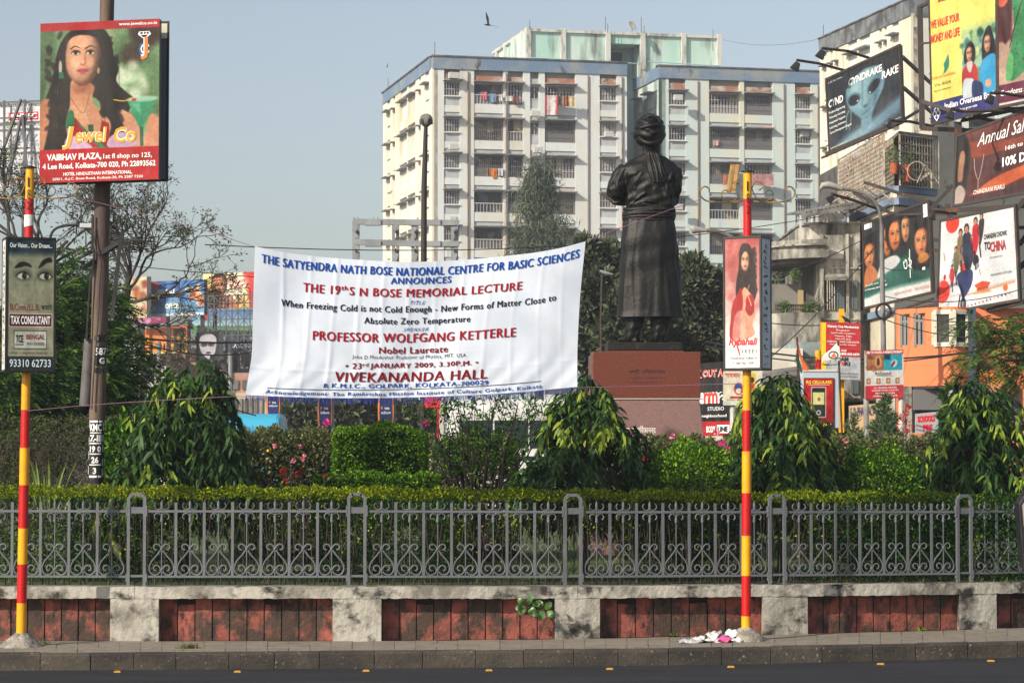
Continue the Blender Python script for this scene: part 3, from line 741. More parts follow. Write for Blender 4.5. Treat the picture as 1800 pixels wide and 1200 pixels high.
m.tube([fh_.pt(.3, ZR + .95, .5), fh_.pt(fh(1125), ZR + .75, .5)], .05, 5); m.tube([fh_.pt(fh(1136), ZR + .9, .9), fh_.pt(fh(1262), ZR + .75, .9)], .05, 5)
m.obj('roof_pipe', mPipe, flats)
# lightning rods / aerials
mRod = M('thin rod', (.12, .13, .14), .6)
for px, y0, y1, D in ((764, 74, 97, 209), (682, 138, 158, 231), (931, 36, 50, 217), (1064, 30, 56, 218), (1068, 42, 58, 218), (1127, 30, 58, 219), (1132, 45, 60, 219), (1253, 52, 90, 219), (1447, 44, 76, 186)):
    m = MB(); m.tube([P(px, y1, D), P(px + .3, y0, D)], .03, 4); m.obj('roof_rod', mRod, flats)
m = MB(); c = P(1111, 47, 218); m.lathe([(.02, -.1), (.3, 0), (.5, .12), (.48, .14), (.05, .03)], (0, 0, 0), 14)
me = m.mesh('dish', 40); o = link('satellite_dish', me, mCol); o.location = c; o.rotation_euler = (math.radians(60), 0, .6); par(o, flats)
m = MB(); m.tube([c, P(1111, 56, 218)], .04, 5); m.obj('dish_mast', mRod, flats)
m = MB(); f3.bx(m, -.12, -.02, 20, ZR - 1.2, .02, .12); m.obj('rain_pipe', M('black pipe', (.05, .05, .05), .7), flats)
# air conditioner at the top left window
m = MB(); c = P(797, 133, 208.7); m.box(c, (.8, .6, .5), f1.R()); m.obj('air_conditioner', M('aged white metal', (.45, .45, .43), .6), flats)
for px, y, D in ((1070, 236, 211.4), (945, 264, 210.9), (797, 386, 209), (1070, 424, 211.4), (1192, 172, 214), (1192, 364, 214), (1414, 236, 218), (1414, 428, 218), (940, 200, 210.9), (797, 258, 209)):
    m = MB(); c = P(px, y, D - .5); m.box(c, (.75, .5, .48), f1.R()); m.obj('air_conditioner', M('aged white metal', 0), flats, bevel=.03)
mDP = M('iron drain pipe', (.22, .20, .18), .8, c2=(.3, .14, .08), sc=2)
for F_, u in ((f1, fr(822)), (f1, fr(889.5)), (f1, fr(1034)), (f1, fr(1094)), (f3, fr3(1228)), (f3, fr3(1380)), (f3, fr3(1440))):
    m = MB(); m.tube([F_.pt(u, 2, .09), F_.pt(u, ZR - 1.3, .09)], .06, 6); m.obj('drain_pipe', mDP, flats)
rr_ = random.Random(8)
for F_, ff, lst in ((f1, fr, ((833, 885), (893, 920), (958, 1012))), (f3, fr3, ((1248, 1302), (1310, 1360)))):
    for r in range(1, 9):
        for a, b in lst:
            if rr_.random() < .45:
                u = ff(a) + rr_.uniform(.1, .5) * (ff(b) - ff(a)); zz_ = ztop1 - (r + 1) * HS + .8; m = MB(); F_.bx(m, u, u + rr_.uniform(.5, .9), zz_ + .7, zz_ + 1.75, -.5, -.45); m.obj('curtain', M('curtain %d' % rr_.randint(0, 4), [(.35, .30, .2), (.12, .2, .3), (.4, .38, .34), (.35, .13, .08), (.1, .22, .16)][rr_.randint(0, 4)], .9), flats)
# laundry hung on the flats: every cloth its own thing
def cloth(px0, y0, px1, y1, D, col, label, slant=0):
    n = 6; m = MB(); vs = []
    for j in range(5):
        for i in range(n):
            t = i / (n - 1); v = j / 4
            p = P(px0 + (px1 - px0) * t + (slant * v), y0 + (y1 - y0) * v * (1 + rb.uniform(-.04, .04)), D); p.y += .05 * math.sin(t * 9 + px0) * (0.3 + v); vs.append(p)
    m.add(vs, [(j * n + i, j * n + i + 1, (j + 1) * n + i + 1, (j + 1) * n + i) for j in range(4) for i in range(n - 1)])
    o = m.obj('hanging_cloth', M('cloth ' + col, lin(col)[:3], .9, c2=tuple(x * .6 for x in lin(col)[:3]), sc=3, trans=.2), None)
    s_ = o.modifiers.new('t', 'SOLIDIFY'); s_.thickness = .012
    tag(o, label, 'laundry', 'washing hung on the apartment block')
for a in [(834, 163, 844, 178, 210.1, '5b6fb0', 'blue and white shirt drying at the left end of the top floor balcony'),
          (845, 162, 856, 176, 210.1, 'c9616b', 'pink shirt drying beside the blue one on the top floor balcony'),
          (860, 165, 872, 180, 210.1, '7f95b8', 'pale jeans hung on the top floor balcony right of the pink shirt'),
          (877, 166, 884, 178, 210.1, 'cfcfc9', 'small white cloth at the right end of the widest top floor balcony'),
          (889, 169, 901, 178, 210.3, 'd8d8d4', 'low white cloth hung in the narrow top floor balcony'),
          (901, 169, 911, 182, 210.3, '7d4a42', 'brown red cloth hung in the narrow top floor balcony'),
          (959, 168, 980, 202, 210.6, 'd8cfcf', 'long white towel with red borders hanging from the top floor'),
          (982, 169, 989, 185, 210.7, '5d564a', 'dark olive cloth right of the long white and red towel'),
          (990, 169, 997, 187, 210.7, 'a0502e', 'rust coloured cloth on the top floor rail between olive and cream cloths'),
          (999, 169, 1011, 187, 210.8, 'cdb98a', 'cream yellow cloth at the far right of the top floor rail'),
          (844, 296, 857, 312, 210.2, '9a9a76', 'olive green cloth on the third balcony down'),
          (860, 296, 874, 314, 210.2, 'cf7a3a', 'orange cloth on the third balcony down'),
          (876, 296, 884, 309, 210.2, 'cfd4d2', 'white cloth right of the orange one on the third balcony down'),
          (1254, 246, 1264, 256, 215.6, 'c2a59c', 'small pinkish cloth behind the right block balcony bars'),
          (1284, 289, 1300, 338, 215.2, 'b98f4e', 'long ochre cloth hanging slanting from the right block balcony'),
          (1271, 307, 1286, 325, 215.4, 'b06a55', 'red brown cloth left of the long ochre cloth'),
          (1322, 306, 1360, 326, 215.5, 'b0827e', 'wide dusty pink sheet hung over the right block balcony')]:
    sl_ = -8 if a[0] == 1284 else 0
    cloth(*a, slant=sl_)
    if a[0] == 959:
        m = MB()
        for x0, x1 in ((958.2, 961), (978, 981)):
            m.slab([P(x0, 168, 210.52), P(x1, 168, 210.52), P(x1, 201.5, 210.52), P(x0, 201.5, 210.52)], (0, .03, 0))
        m.obj('border', M('red border', lin('a33038')[:3], .9), [x for x in COL.objects if x.name.startswith('hanging_cloth')][-1])

# second tower at the right
tower = thing('apartment_tower', 'cream apartment tower with stained grey blue parapet behind the black alien billboard', 'apartment building', (28, 175, 0))
T0 = P(1605, 0, 169); ZT = ZP(-5, 169); T0 = Vector((T0.x, T0.y, 0)); LT = 17.8
TB = T0 + VV * LT; ft = lambda px: upx(px, TB, -VV)
t1 = Facade(tower, TB, -VV, ZT, 3.05, mWallL, 7)
t1.dk = .3
t1.bays(LT, conv(ft, [(1453, 1460, 'T'), (1466, 1471, 'T'), (1476, 1481, 'T'), (1497, 1514, 'B'), (1518, 1537, 'B'), (1553, 1558, 'T'), (1562, 1567, 'T'), (1576, 1588, 'W')]), ZT - 1.7)
t2 = Facade(tower, T0, UU, ZT, 3.05, mWallW, 7); t2.bays(12, [(1.2, 2.6, 'W'), (4, 6, 'B'), (7.5, 9, 'W')], ZT - 1.7)
m = MB(); t2.bx(m, 0, 12, 0, ZT - .3, -LT, -.9); m.obj('wall', mWallW, tower)
mParG = M('stained parapet', (.17, .19, .20), .9, c2=(.06, .06, .06), sc=.9, lo=.42, hi=.6, st=(1, 1, .6), c3=(.30, .28, .24), sc3=1.5, lo3=.58, hi3=.7)
m = MB(); t1.bx(m, 0, LT, ZT - 1.3, ZT - .1, -.5, .12); t2.bx(m, .12, 12, ZT - 1.3, ZT - .1, -.5, .12); m.obj('parapet', mParG, tower)
m = MB(); t1.bx(m, 0, LT, ZT - .1, ZT, -.6, .2); t2.bx(m, .2, 12, ZT - .1, ZT, -.6, .2); m.obj('parapet_cap', mCap, tower)
# ---------------- statue and pedestal ----------------
mBronze = M('dark bronze', (.006, .0056, .005), .52, metal=.2, c2=(.014, .013, .011), sc=1.8, lo=.45, hi=.68, c3=(.05, .037, .02), sc3=4.5, lo3=.62, hi3=.76, bump=.5, bsc=14, spec=.4)
mGran = M('red granite', (.115, .028, .016), .32, c2=(.165, .05, .03), sc=38, lo=.45, hi=.6, c3=(.035, .02, .018), sc3=60, lo3=.60, hi3=.64, bump=.05)
mGranL = M('pale pink granite', (.225, .13, .115), .35, c2=(.16, .09, .08), sc=45, lo=.45, hi=.6, c3=(.10, .07, .065), sc3=60, lo3=.60, hi3=.66)
DS = 42.0; SX = XP(1131, DS, 4.2)
zt = ZP(618, DS - 1.0); zm = ZP(701, DS - 1.0)
kx = (DS - 1.0) / F
ped = thing('pedestal', 'red and pink granite pedestal with carved Bengali and Hindi lettering under the bronze statue', 'pedestal', (SX, DS, .8))
hw = 95 * kx; m = MB(); m.ab((SX - hw, DS - 1.0, zm + .012), (SX + hw, DS + 1.3, zt)); m.obj('upper_block', mGran, ped, bevel=.012)
m = MB(); m.ab((SX - hw - .01, DS - 1.01, zm - .004), (SX + hw + .04, DS + 1.31, zm + .012)); m.obj('joint_moulding', M('pale joint', (.5, .42, .36), .6), ped)
b0, b1 = zm - .004, .8; wt, wb = hw * .955, hw * 1.24
cx = SX + .02; m = MB()
m.add([(cx - wb, DS - 1.25, b1), (cx + wb, DS - 1.25, b1), (cx + wb, DS + 1.5, b1), (cx - wb, DS + 1.5, b1), (cx - wt, DS - .985, b0), (cx + wt, DS - .985, b0), (cx + wt, DS + 1.25, b0), (cx - wt, DS + 1.25, b0)],
      [(0, 3, 2, 1), (4, 5, 6, 7), (0, 1, 5, 4), (1, 2, 6, 5), (2, 3, 7, 6), (3, 0, 4, 7)]); m.obj('lower_block', mGranL, ped, bevel=.01)
pn = Panel(Vector((SX - hw, DS - 1.0, zt)), Vector((SX + hw, DS - 1.0, zt)), Vector((SX + hw, DS - 1.0, zm)), Vector((SX - hw, DS - 1.0, zm)), 'carved_lettering')
mCut = M('carved dark letters', (.03, .02, .02), .7); mCutW = M('white letters', (.75, .70, .62), .6)
def bn(*a): return ''.join(chr(x) for x in a)
BN1 = 'স্বামী'; BN2 = 'বিবেকানন্দ'
pn.text(BN1, 38.5, 43, 9.5, 12, mCut, .006); pn.text(BN2, 56.5, 42.5, 21, 13, mCut, .006)
pn.text('আবির্ভাব ১২ জানুয়ারি ১৮৬৩', 50.5, 55.5, 32, 4.6, mCut, .0); pn.text('তিরোভাব ৪ জুলাই ১৯০২', 49, 65, 30, 4.6, mCut, .0)
pn.done(ped)
pl = Panel(Vector((cx - wt, DS - .985, b0)), Vector((cx + wt, DS - .985, b0)), Vector((cx + wb, DS - 1.25, b1)), Vector((cx - wb, DS - 1.25, b1)), 'lettering')
hpx = (b0 - b1) / (62 * kx)  # photo shows about 62 px of it
pl.text('स्वामी', 34.5, 20 , 9.5, 5.6, mCutW, .006); pl.text('विवेकानन्द', 48.5, 20, 17, 5.8, mCutW, .006)
pl.text('आविर्भाव १२ जनवरी १८६३', 43, 27.5, 24, 2.2, mCutW, 0); pl.text('तिरोभाव ४ जुलाई १९०२', 43, 31, 22, 2.4, mCutW, 0)
pl.done(ped)
# statue: unit = 1/2.608 photo px at depth DS; feet at Y=1105, axis at X=370
US = DS / F / 2.608; CX = XP(1000 + 370 / 2.608, DS, 6); ZF = zt + (ZP(605, DS) - ZP(618, DS)) + 0.0
zb_ = ZP(180 + 1105 / 2.608, DS)
def sx(X): return (X - 370) * US
def sz(Y): return (1105 - Y) * US
stat = thing('statue', 'tall bronze statue of a robed turbaned man seen from behind with folded arms', 'statue', (CX, DS, zt))
m = MB(); m.ab((CX + sx(168), DS - .62, zt + .03), (CX + sx(508), DS + .62, zb_)); m.obj('plinth', mBronze, stat, bevel=.015)
m = MB(); m.ab((CX + sx(166), DS - .63, zt), (CX + sx(510), DS + .63, zt + .03)); m.obj('plinth_edge', mGran, stat)
def loft(secs, n=96, fold=None, cap=True):
    """secs: (Y, xl, xr, yback, yfront) in drawing units; y positive = away from the camera"""
    secs = sorted(secs, key=lambda q: -q[0]); Ys = [q[0] for q in secs][::-1]
    fs = [hermit(Ys, [q[k] for q in secs][::-1]) for k in (1, 2, 3, 4)]
    nz = int((Ys[-1] - Ys[0]) / 6) + 2; V = []
    for j in range(nz):
        Y = Ys[-1] + (Ys[0] - Ys[-1]) * j / (nz - 1)
        xl, xr, yb, yf = [f(Y) for f in fs]; c = (xl + xr) / 2; a = (xr - xl) / 2; cy = (yb + yf) / 2; b = (yf - yb) / 2
        for k in range(n):
            t = 2 * math.pi * k / n; co, si = math.cos(t), math.sin(t)
            e = .86; x = c + a * math.copysign(abs(co) ** e, co); y = cy + b * math.copysign(abs(si) ** e, si)
            if fold:
                d = fold(t, Y); x += co * d; y += si * d * (b / a if a else 1)
            V.append((sx(x), y * US, sz(Y)))
    Fq = [(j * n + k, j * n + (k + 1) % n, (j + 1) * n + (k + 1) % n, (j + 1) * n + k) for j in range(nz - 1) for k in range(n)]
    m = MB(); m.add(V, Fq)
    if cap: m.f.append(list(range(n - 1, -1, -1))); m.m.append(0); m.f.append([(nz - 1) * n + k for k in range(n)]); m.m.append(0)
    return m
def gs(x, w): return math.exp(-(x / w) ** 2)
def ang(t, c): return (t - c + math.pi) % (2 * math.pi) - math.pi
rf = random.Random(4)
ridges = [(-1.9, 9, .13, 640, 960), (-1.35, 15, .12, 640, 975), (-1.05, 12, .09, 700, 975), (-.62, 9, .15, 600, 975), (-2.45, 10, .16, 650, 975), (-2.15, 7, .07, 560, 900), (-.25, 8, .15, 560, 975), (.5, 10, .2, 560, 975), (1.2, 10, .2, 560, 975), (2.2, 10, .2, 560, 975), (2.9, 9, .2, 560, 975), (-1.62, 7, .05, 780, 975), (-2.85, 6, .1, 700, 970)]
def skirt_fold(t, Y):
    d = 0
    for c, a, w, y0, y1 in ridges:
        g = max(0, min(1, (Y - y0) / 140)); cc = c + .05 * math.sin(Y * .012 + c * 5)
        a *= .62 * (1 - .45 * max(0, (Y - 860) / 120)); d += a * g * gs(ang(t, cc), w) - a * .45 * g * gs(ang(t, cc + w * 2.0), w)
    # pinch under the sash and soft sag lines over the seat
    d += 2.2 * math.sin(t * 17 + Y * .01) * max(0, 1 - (Y - 530) / 90) * (Y > 525)
    d += 3.0 * math.sin(Y * .055 + 2.2 * math.sin(t * 1.3)) * gs(Y - 700, 110)
    d += 1.2 * math.sin(t * 9 + Y * .02)
    if Y > 962: d += 4 * (Y - 962) / 12
    return d
robe = loft([(985, 222, 527, -88, 84), (965, 223, 525, -88, 84), (900, 227, 518, -84, 80), (800, 232, 508, -80, 78), (700, 238, 500, -82, 76), (620, 243, 496, -84, 72), (560, 249, 486, -74, 68), (520, 258, 478, -62, 62)], 240, skirt_fold)
robe.obj('robe_skirt', mBronze, stat, smooth=60, loc=(CX, DS, zb_))
def torso_fold(t, Y):
    d = 2.5 * math.sin(t * 8 + Y * .045) * gs(Y - 440, 45)
    d += 3.5 * math.sin((Y + 60 * math.cos(t)) * .10) * gs(Y - 430, 60)
    d += 3 * math.sin(Y * .05 + t * 3) * gs(Y - 350, 70)
    return d
body = MB()
def merge(dst, src): dst.add(src.v, src.f)
merge(body, loft([(545, 258, 482, -56, 56), (500, 256, 480, -60, 60), (470, 262, 484, -66, 62), (430, 262, 488, -74, 66), (380, 252, 500, -80, 70), (340, 238, 508, -80, 70), (310, 232, 508, -74, 66), (288, 246, 498, -64, 58), (270, 268, 480, -50, 48), (252, 300, 452, -40, 40), (238, 326, 428, -34, 38)], 72, torso_fold))
merge(body, loft([(262, 322, 430, -34, 40), (225, 337, 420, -32, 38), (190, 335, 424, -38, 44)], 40))
def limb(path, rad, n=20):
    mm = MB(); mm.tube([Vector((sx(x), y * US, sz(Y))) for x, y, Y in catmull(path, False, 5)], list(np.interp(np.linspace(0, 1, 5 * (len(path) - 1) + 1), np.linspace(0, 1, len(rad)), [r * US for r in rad])), n)
    merge(body, mm)
limb([(262, -5, 300), (238, -12, 335), (222, -10, 385), (214, 8, 425)], [34, 42, 46, 42])
limb([(214, 0, 424), (240, 40, 430), (300, 85, 425), (370, 100, 412), (430, 96, 400)], [40, 40, 34, 28, 18])
limb([(486, -5, 300), (484, -10, 335), (476, -6, 385), (470, 12, 430)], [30, 40, 42, 36])
limb([(470, 5, 430), (470, 50, 436), (420, 95, 432), (350, 105, 418), (310, 100, 405)], [38, 38, 32, 26, 17])
# legs and shoes
merge(body, loft([(975, 256, 480, -44, 44), (800, 262, 478, -50, 50), (540, 280, 460, -44, 44)], 40))
merge(body, loft([(1000, 258, 350, -46, 46), (975, 262, 346, -44, 44), (940, 265, 345, -40, 40)], 40))
merge(body, loft([(1096, 256, 320, -32, 48), (1085, 254, 322, -34, 50), (1070, 252, 326, -38, 50), (1040, 256, 334, -42, 46), (1000, 256, 344, -44, 44), (960, 262, 346, -40, 40)], 48, lambda t, Y: 2.5 * math.sin(t * 6 + Y * .03)))
merge(body, loft([(1096, 380, 438, -32, 48), (1085, 378, 440, -34, 50), (1070, 376, 446, -38, 50), (1040, 374, 458, -42, 46), (1000, 370, 468, -44, 44), (960, 372, 470, -40, 40)], 48, lambda t, Y: 2.5 * math.sin(t * 6 + Y * .03)))
def shoe(hx, hy, tx, ty):
    mm = MB(); n = 9; pts = []; rr = []
    for i in range(n):
        t = i / (n - 1); pts.append(Vector((sx(hx + (tx - hx) * t), (hy + (ty - hy) * t) * US, sz(1092 - 6 * math.sin(t * 2.6))))); rr.append((20 + 7 * math.sin(t * 3) - 8 * t ** 3) * US)
    mm.tube(pts, rr, 16, flat=.75)
    merge(body, mm)
shoe(318, -22, 228, 34); shoe(425, -22, 378, 60)
me = body.mesh('body'); ob = bpy.data.objects.new('tmp', me); COL.objects.link(ob)
rm = ob.modifiers.new('r', 'REMESH'); rm.mode = 'VOXEL'; rm.voxel_size = .017
sm = ob.modifiers.new('s', 'SMOOTH'); sm.factor = .5; sm.iterations = 3
dg = bpy.context.evaluated_depsgraph_get(); me2 = bpy.data.meshes.new_from_object(ob.evaluated_get(dg)); bpy.data.objects.remove(ob)
# carve cloth folds of sleeves and back
N = len(me2.vertices); co = np.zeros(N * 3); no = np.zeros(N * 3); me2.vertices.foreach_get('co', co); me2.vertices.foreach_get('normal', no); co = co.reshape(-1, 3); no = no.reshape(-1, 3)
X = co[:, 0] / US + 370; Y = 1105 - co[:, 2] / US; y = co[:, 1] / US
def seg(x0, y0, x1, y1, w, a, sidew=1):
    ex, ey = x1 - x0, y1 - y0; L = ex * ex + ey * ey; t = ((X - x0) * ex + (Y - y0) * ey) / L; tc = np.clip(t, 0, 1)
    bow = np.sin(tc * math.pi) * 6
    nx, ny = -ey / math.sqrt(L), ex / math.sqrt(L)
    d = (X - x0 - tc * ex - nx * bow) ** 2 + (Y - y0 - tc * ey - ny * bow) ** 2
    return a * np.exp(-d / w ** 2) * (y < 15)
D_ = np.zeros(N)
for q in [(262, 330, 285, 470, 6, 7), (285, 345, 262, 440, 5, -7), (300, 360, 275, 470, 6, 6), (330, 330, 300, 400, 5, 4), (345, 420, 280, 480, 5, 6), (380, 455, 300, 470, 5, 5), (470, 330, 440, 440, 6, 6), (455, 350, 470, 460, 5, -6),
          (430, 400, 470, 475, 6, 6), (410, 430, 450, 478, 5, 5), (350, 300, 300, 330, 7, 4), (390, 400, 420, 470, 5, 4), (255, 300, 215, 400, 7, 5), (240, 310, 195, 390, 5, -5), (225, 400, 262, 440, 5, 6), (205, 380, 250, 452, 4, -5), (190, 400, 235, 455, 4, 5), (495, 300, 512, 400, 6, 4), (480, 340, 500, 440, 5, -5),
          (340, 470, 400, 478, 5, 5), (320, 440, 400, 462, 4, 4)]:
    D_ += seg(*q)
D_ += 1.6 * np.sin(X * .11 + 2 * np.sin(Y * .05)) * np.exp(-((Y - 400) / 70) ** 2) + 1.0 * np.sin(Y * .17 + X * .05)
co += no * (D_ * US)[:, None]; me2.vertices.foreach_set('co', co.ravel()); me2.polygons.foreach_set('use_smooth', [True] * len(me2.polygons)); me2.update()
link('body', me2, mBronze, stat, loc=(CX, DS, zb_))
# sash of wound cloth
m = MB()
for k, (Y0, dx) in enumerate([(487, 0), (499, 3), (512, 5), (525, 4), (537, 1)]):
    pts = []
    for i in range(49):
        t = 2 * math.pi * i / 48; pts.append(Vector((sx(368 + math.cos(t) * (112 + dx)), math.sin(t) * (64 + dx) * US, sz(Y0 + 4 * math.sin(t * 2 + k) - 6 * math.cos(t) * (1 if k % 2 else .3)))))
    m.tube(pts, 8.6 * US, 8, flat=1.1)
m.obj('sash', mBronze, stat, smooth=60, loc=(CX, DS, zb_))
# turban, wound bands over a ball, with knot
tb = MB(); nu, nv = 120, 80; V = []
for j in range(nv + 1):
    ph = math.pi * j / nv
    for i in range(nu):
        t = 2 * math.pi * i / nu; x = math.sin(ph) * math.cos(t); y_ = math.sin(ph) * math.sin(t); z = math.cos(ph)
        rx, ry, rz_ = 70, 84, 78
        w1 = z * 1.0 + .45 * x + .15 * y_; w2 = z - .55 * x
        mk = 1 / (1 + math.exp(-6 * (x + .15 * math.sin(z * 4))))
        f = (abs(math.sin(w1 * 7.5)) * (1 - mk) + abs(math.sin(w2 * 7.5 + .7)) * mk)
        r = 1 + .085 * (f - .5) + .02 * math.sin(t * 3 + z * 3)
        r *= 1 + .08 * math.exp(-((z + .35) / .35) ** 2)
        if z > .45: r *= 1 + .035 * math.sin(t * 2 + 1)
        V.append((x * rx * r * US, y_ * ry * r * US, (z * rz_ * r) * US))
tb.add(V, [(j * nu + i, (j + 1) * nu + i, (j + 1) * nu + (i + 1) % nu, j * nu + (i + 1) % nu) for j in range(nv) for i in range(nu)])
o = tb.obj('turban', mBronze, stat, smooth=70, loc=(CX + sx(372), DS + .03, zb_ + sz(128)))
m = MB(); q = [Vector((sx(X_), -84 * US * k_, sz(Y_))) for X_, Y_, k_ in [(322, 165, .55), (345, 186, .88), (372, 193, 1.0), (400, 186, .9), (425, 165, .55)]]
m.tube(catmull(q, False, 5), 11 * US, 8); q = [Vector((sx(X_), -84 * US * k_, sz(Y_))) for X_, Y_, k_ in [(350, 75, .5), (372, 62, .5), (400, 70, .55), (418, 92, .6), (400, 108, .9), (368, 112, 1.0), (330, 120, .8)]]
m.tube([Vector(p_) for p_ in catmull(q, False, 5)], 9 * US, 8)
m.obj('turban_roll', mBronze, stat, smooth=60, loc=(CX, DS, zb_))
# turban tail: strands of cloth hanging down the back
m = MB()
for k, (x0, x1, y1, rr) in enumerate([(346, 372, 352, 7), (353, 383, 372, 8), (360, 394, 374, 7.5), (367, 404, 371, 8), (374, 415, 366, 7), (380, 425, 352, 7.5), (385, 434, 340, 6), (362, 378, 360, 6)]):
    pts = []; rad = []
    for i in range(14):
        t = i / 13; Y_ = 196 + (y1 - 196) * t; X_ = x0 + (x1 - x0) * t ** .8 + 2.5 * math.sin(t * 7 + k)
        back = np.interp(Y_, [190, 215, 240, 262, 290, 330, 375], [60, 48, 44, 60, 78, 88, 90]) + (4 if k % 2 else 0)
        c = math.cos((X_ - 372) / 130); pts.append(Vector((sx(X_), -back * c * US, sz(Y_)))); rad.append(rr * US * (.65 + .7 * t - .5 * t ** 6))
    m.tube(pts, rad, 7, flat=.8)
m.obj('turban_tail', mBronze, stat, smooth=60, loc=(CX, DS, zb_))

# ---------------- striped poles with light boxes ----------------
mYel = M('yellow enamel', (.80, .36, .005), .38, c2=(.62, .27, .01), sc=6, lo=.5, hi=.75, c3=(.25, .14, .04), sc3=25, lo3=.70, hi3=.76, bump=.12, bsc=70)
mRedP = M('red enamel', (.50, .006, .006), .38, c2=(.36, .008, .008), sc=6, lo=.5, hi=.75, c3=(.12, .02, .015), sc3=25, lo3=.70, hi3=.76, bump=.12, bsc=70)
mBlk = M('black painted metal', (.012, .013, .014), .45, c2=(.04, .04, .04), sc=5, lo=.5, hi=.8)
mMound = M('rough cement', (.36, .33, .28), .95, c2=(.20, .18, .15), sc=9, lo=.4, hi=.6, c3=(.72, .68, .60), sc3=22, lo3=.63, hi3=.69, bump=1.5, bsc=30)
mGilt = M('gold painted wrought iron', (.28, .18, .04), .5, c2=(.06, .05, .03), sc=9, lo=.42, hi=.55)
mAlu = M('perforated aluminium', (.62, .66, .70), .5, c2=(.45, .48, .50), sc=3, st=(1, 1, .3))
mInk = M('black lettering', (.012, .012, .014), .6); mWht = M('white lettering', (.82, .82, .80), .6)
mInkR = M('red lettering', (.62, .02, .03), .6)
def scrollarm(m, cx, cy, z, s_, k):
    """four scroll arms of the lamp post, side s_; k metres per px"""
    def q(pts, r=.0075): m.tube([Vector((cx + s_ * x * k, cy, z - y_ * k)) for x, y_ in catmull(pts, False, 5)], r, 6, flat=1.4)
    q([(8, 0), (30, 3), (55, 2), (72, 0), (82, -8), (83, -18), (76, -25), (68, -22), (67, -15)])
    q([(8, -22), (14, -8), (24, 0), (34, 0), (44, -5), (45, -14), (38, -19), (32, -14)])
    q([(8, -22), (12, -30), (19, -34), (26, -30), (27, -23), (21, -19)])
def pole(px, yb_, ytop, Dp, bands, lbl, brk, pxtop):
    k = Dp / F; x0 = XP(px, Dp, .3); zb0 = .2; r = .0585
    t = thing('lamp_post', lbl, 'post', (x0, Dp, zb0), 'striped red and yellow posts on the pavement')
    x1 = XP(pxtop, Dp, 5)
    zc = lambda y: ZP(y, Dp)
    for (ya, yb2, c) in bands:
        za, zb2 = zc(ya), zc(yb2)
        xa = x0 + (x1 - x0) * (za - .3) / 5; xb = x0 + (x1 - x0) * (zb2 - .3) / 5
        m = MB(); rr = r if za < 2.9 else r * .9
        m.tube([Vector((xb, Dp, zb2)), Vector((xa, Dp, za))], rr, 24); m.obj('pole_band', mYel if c == 'y' else mRedP, t, smooth=40)
    xt = x1; m = MB(); zt_ = zc(ytop)
    m.lathe([(.02, -.0), (.085, .004), (.085, .014), (.03, .03)], (xt, Dp, zt_), 16); m.obj('cap', mBlk, t, smooth=40)
    m = MB(); n = 26; V = []; rm_ = random.Random(px)
    prof = [(.26, -.005), (.235, .03), (.18, .075), (.12, .12), (.075, .155), (.05, .165)]
    for r_, z_ in prof:
        for i in range(n):
            a = 2 * math.pi * i / n; q = r_ * (1 + rm_.uniform(-.09, .09)); V.append((x0 + q * math.cos(a), Dp + q * math.sin(a), zb0 + z_ + rm_.uniform(-.01, .01)))
    m.add(V, [(j * n + i, j * n + (i + 1) % n, (j + 1) * n + (i + 1) % n, (j + 1) * n + i) for j in range(len(prof) - 1) for i in range(n)] + [tuple((len(prof) - 1) * n + i for i in range(n))])
    m.obj('cement_footing', mMound, t, smooth=50)
    for s_ in (-1, 1):
        m = MB(); scrollarm(m, xt, Dp, zc(ytop + 50), s_, k); m.obj('scroll_arm', mGilt, t, smooth=50)
    pn = Panel(Vector((xt - r, Dp - r * .86, zt_)), Vector((xt + r, Dp - r * .86, zt_)), Vector((xt + r, Dp - r * .86, zc(ytop + 100))), Vector((xt - r, Dp - r * .86, zc(ytop + 100))), 'numeral')
    pn.dn = .012; pn.text('1', 48, 25, 16, 17, mInk, .01); pn.text('8', 52, 46, 36, 17, mInk, .0); pn.text('2', 50, 66, 34, 14, mInk, .0)
    pn.done(t); return t, x0, x1, zc
DL, DR = 30.1, 31.0
tl, xl0, xl1, zcl = pole(37, 1113, 296, DL, [(296, 350, 'y'), (350, 655, 'r'), (655, 720, 'y'), (720, 787, 'r'), (787, 852, 'y'), (852, 928, 'r'), (928, 991, 'y'), (991, 1059, 'r'), (1059, 1124, 'y')],
                         'red and yellow striped post carrying the tax consultant light box at left', 0, 51)
tr, xr0, xr1, zcr = pole(1311.5, 1104, 303, DR, [(303, 350, 'y'), (350, 650, 'r'), (650, 721, 'y'), (721, 793, 'r'), (793, 866, 'y'), (866, 941, 'r'), (941, 1011, 'y'), (1011, 1082, 'r'), (1082, 1112, 'y')],
                         'red and yellow striped post carrying the sari light box right of the statue', 0, 1314)
# torn paper notice stuck on the left pole
m = MB(); n = 10; V = []
for j, z in enumerate((ZP(400, DL), ZP(378, DL))):
    for i in range(n): a = math.pi * (1.0 + .95 * i / (n - 1)); V.append((xl1 - .003 + .057 * math.cos(a), DL + .057 * math.sin(a), z + (.03 * i / n if j == 0 else .0)))
m.add(V, [(i, i + 1, n + i + 1, n + i) for i in range(n - 1)]); tag(m.obj('paper_notice', M('paper', (.75, .75, .72), .8, c2=(.4, .4, .4), sc=60, lo=.55, hi=.6)), 'torn white paper notice pasted round the left striped post', 'paper')

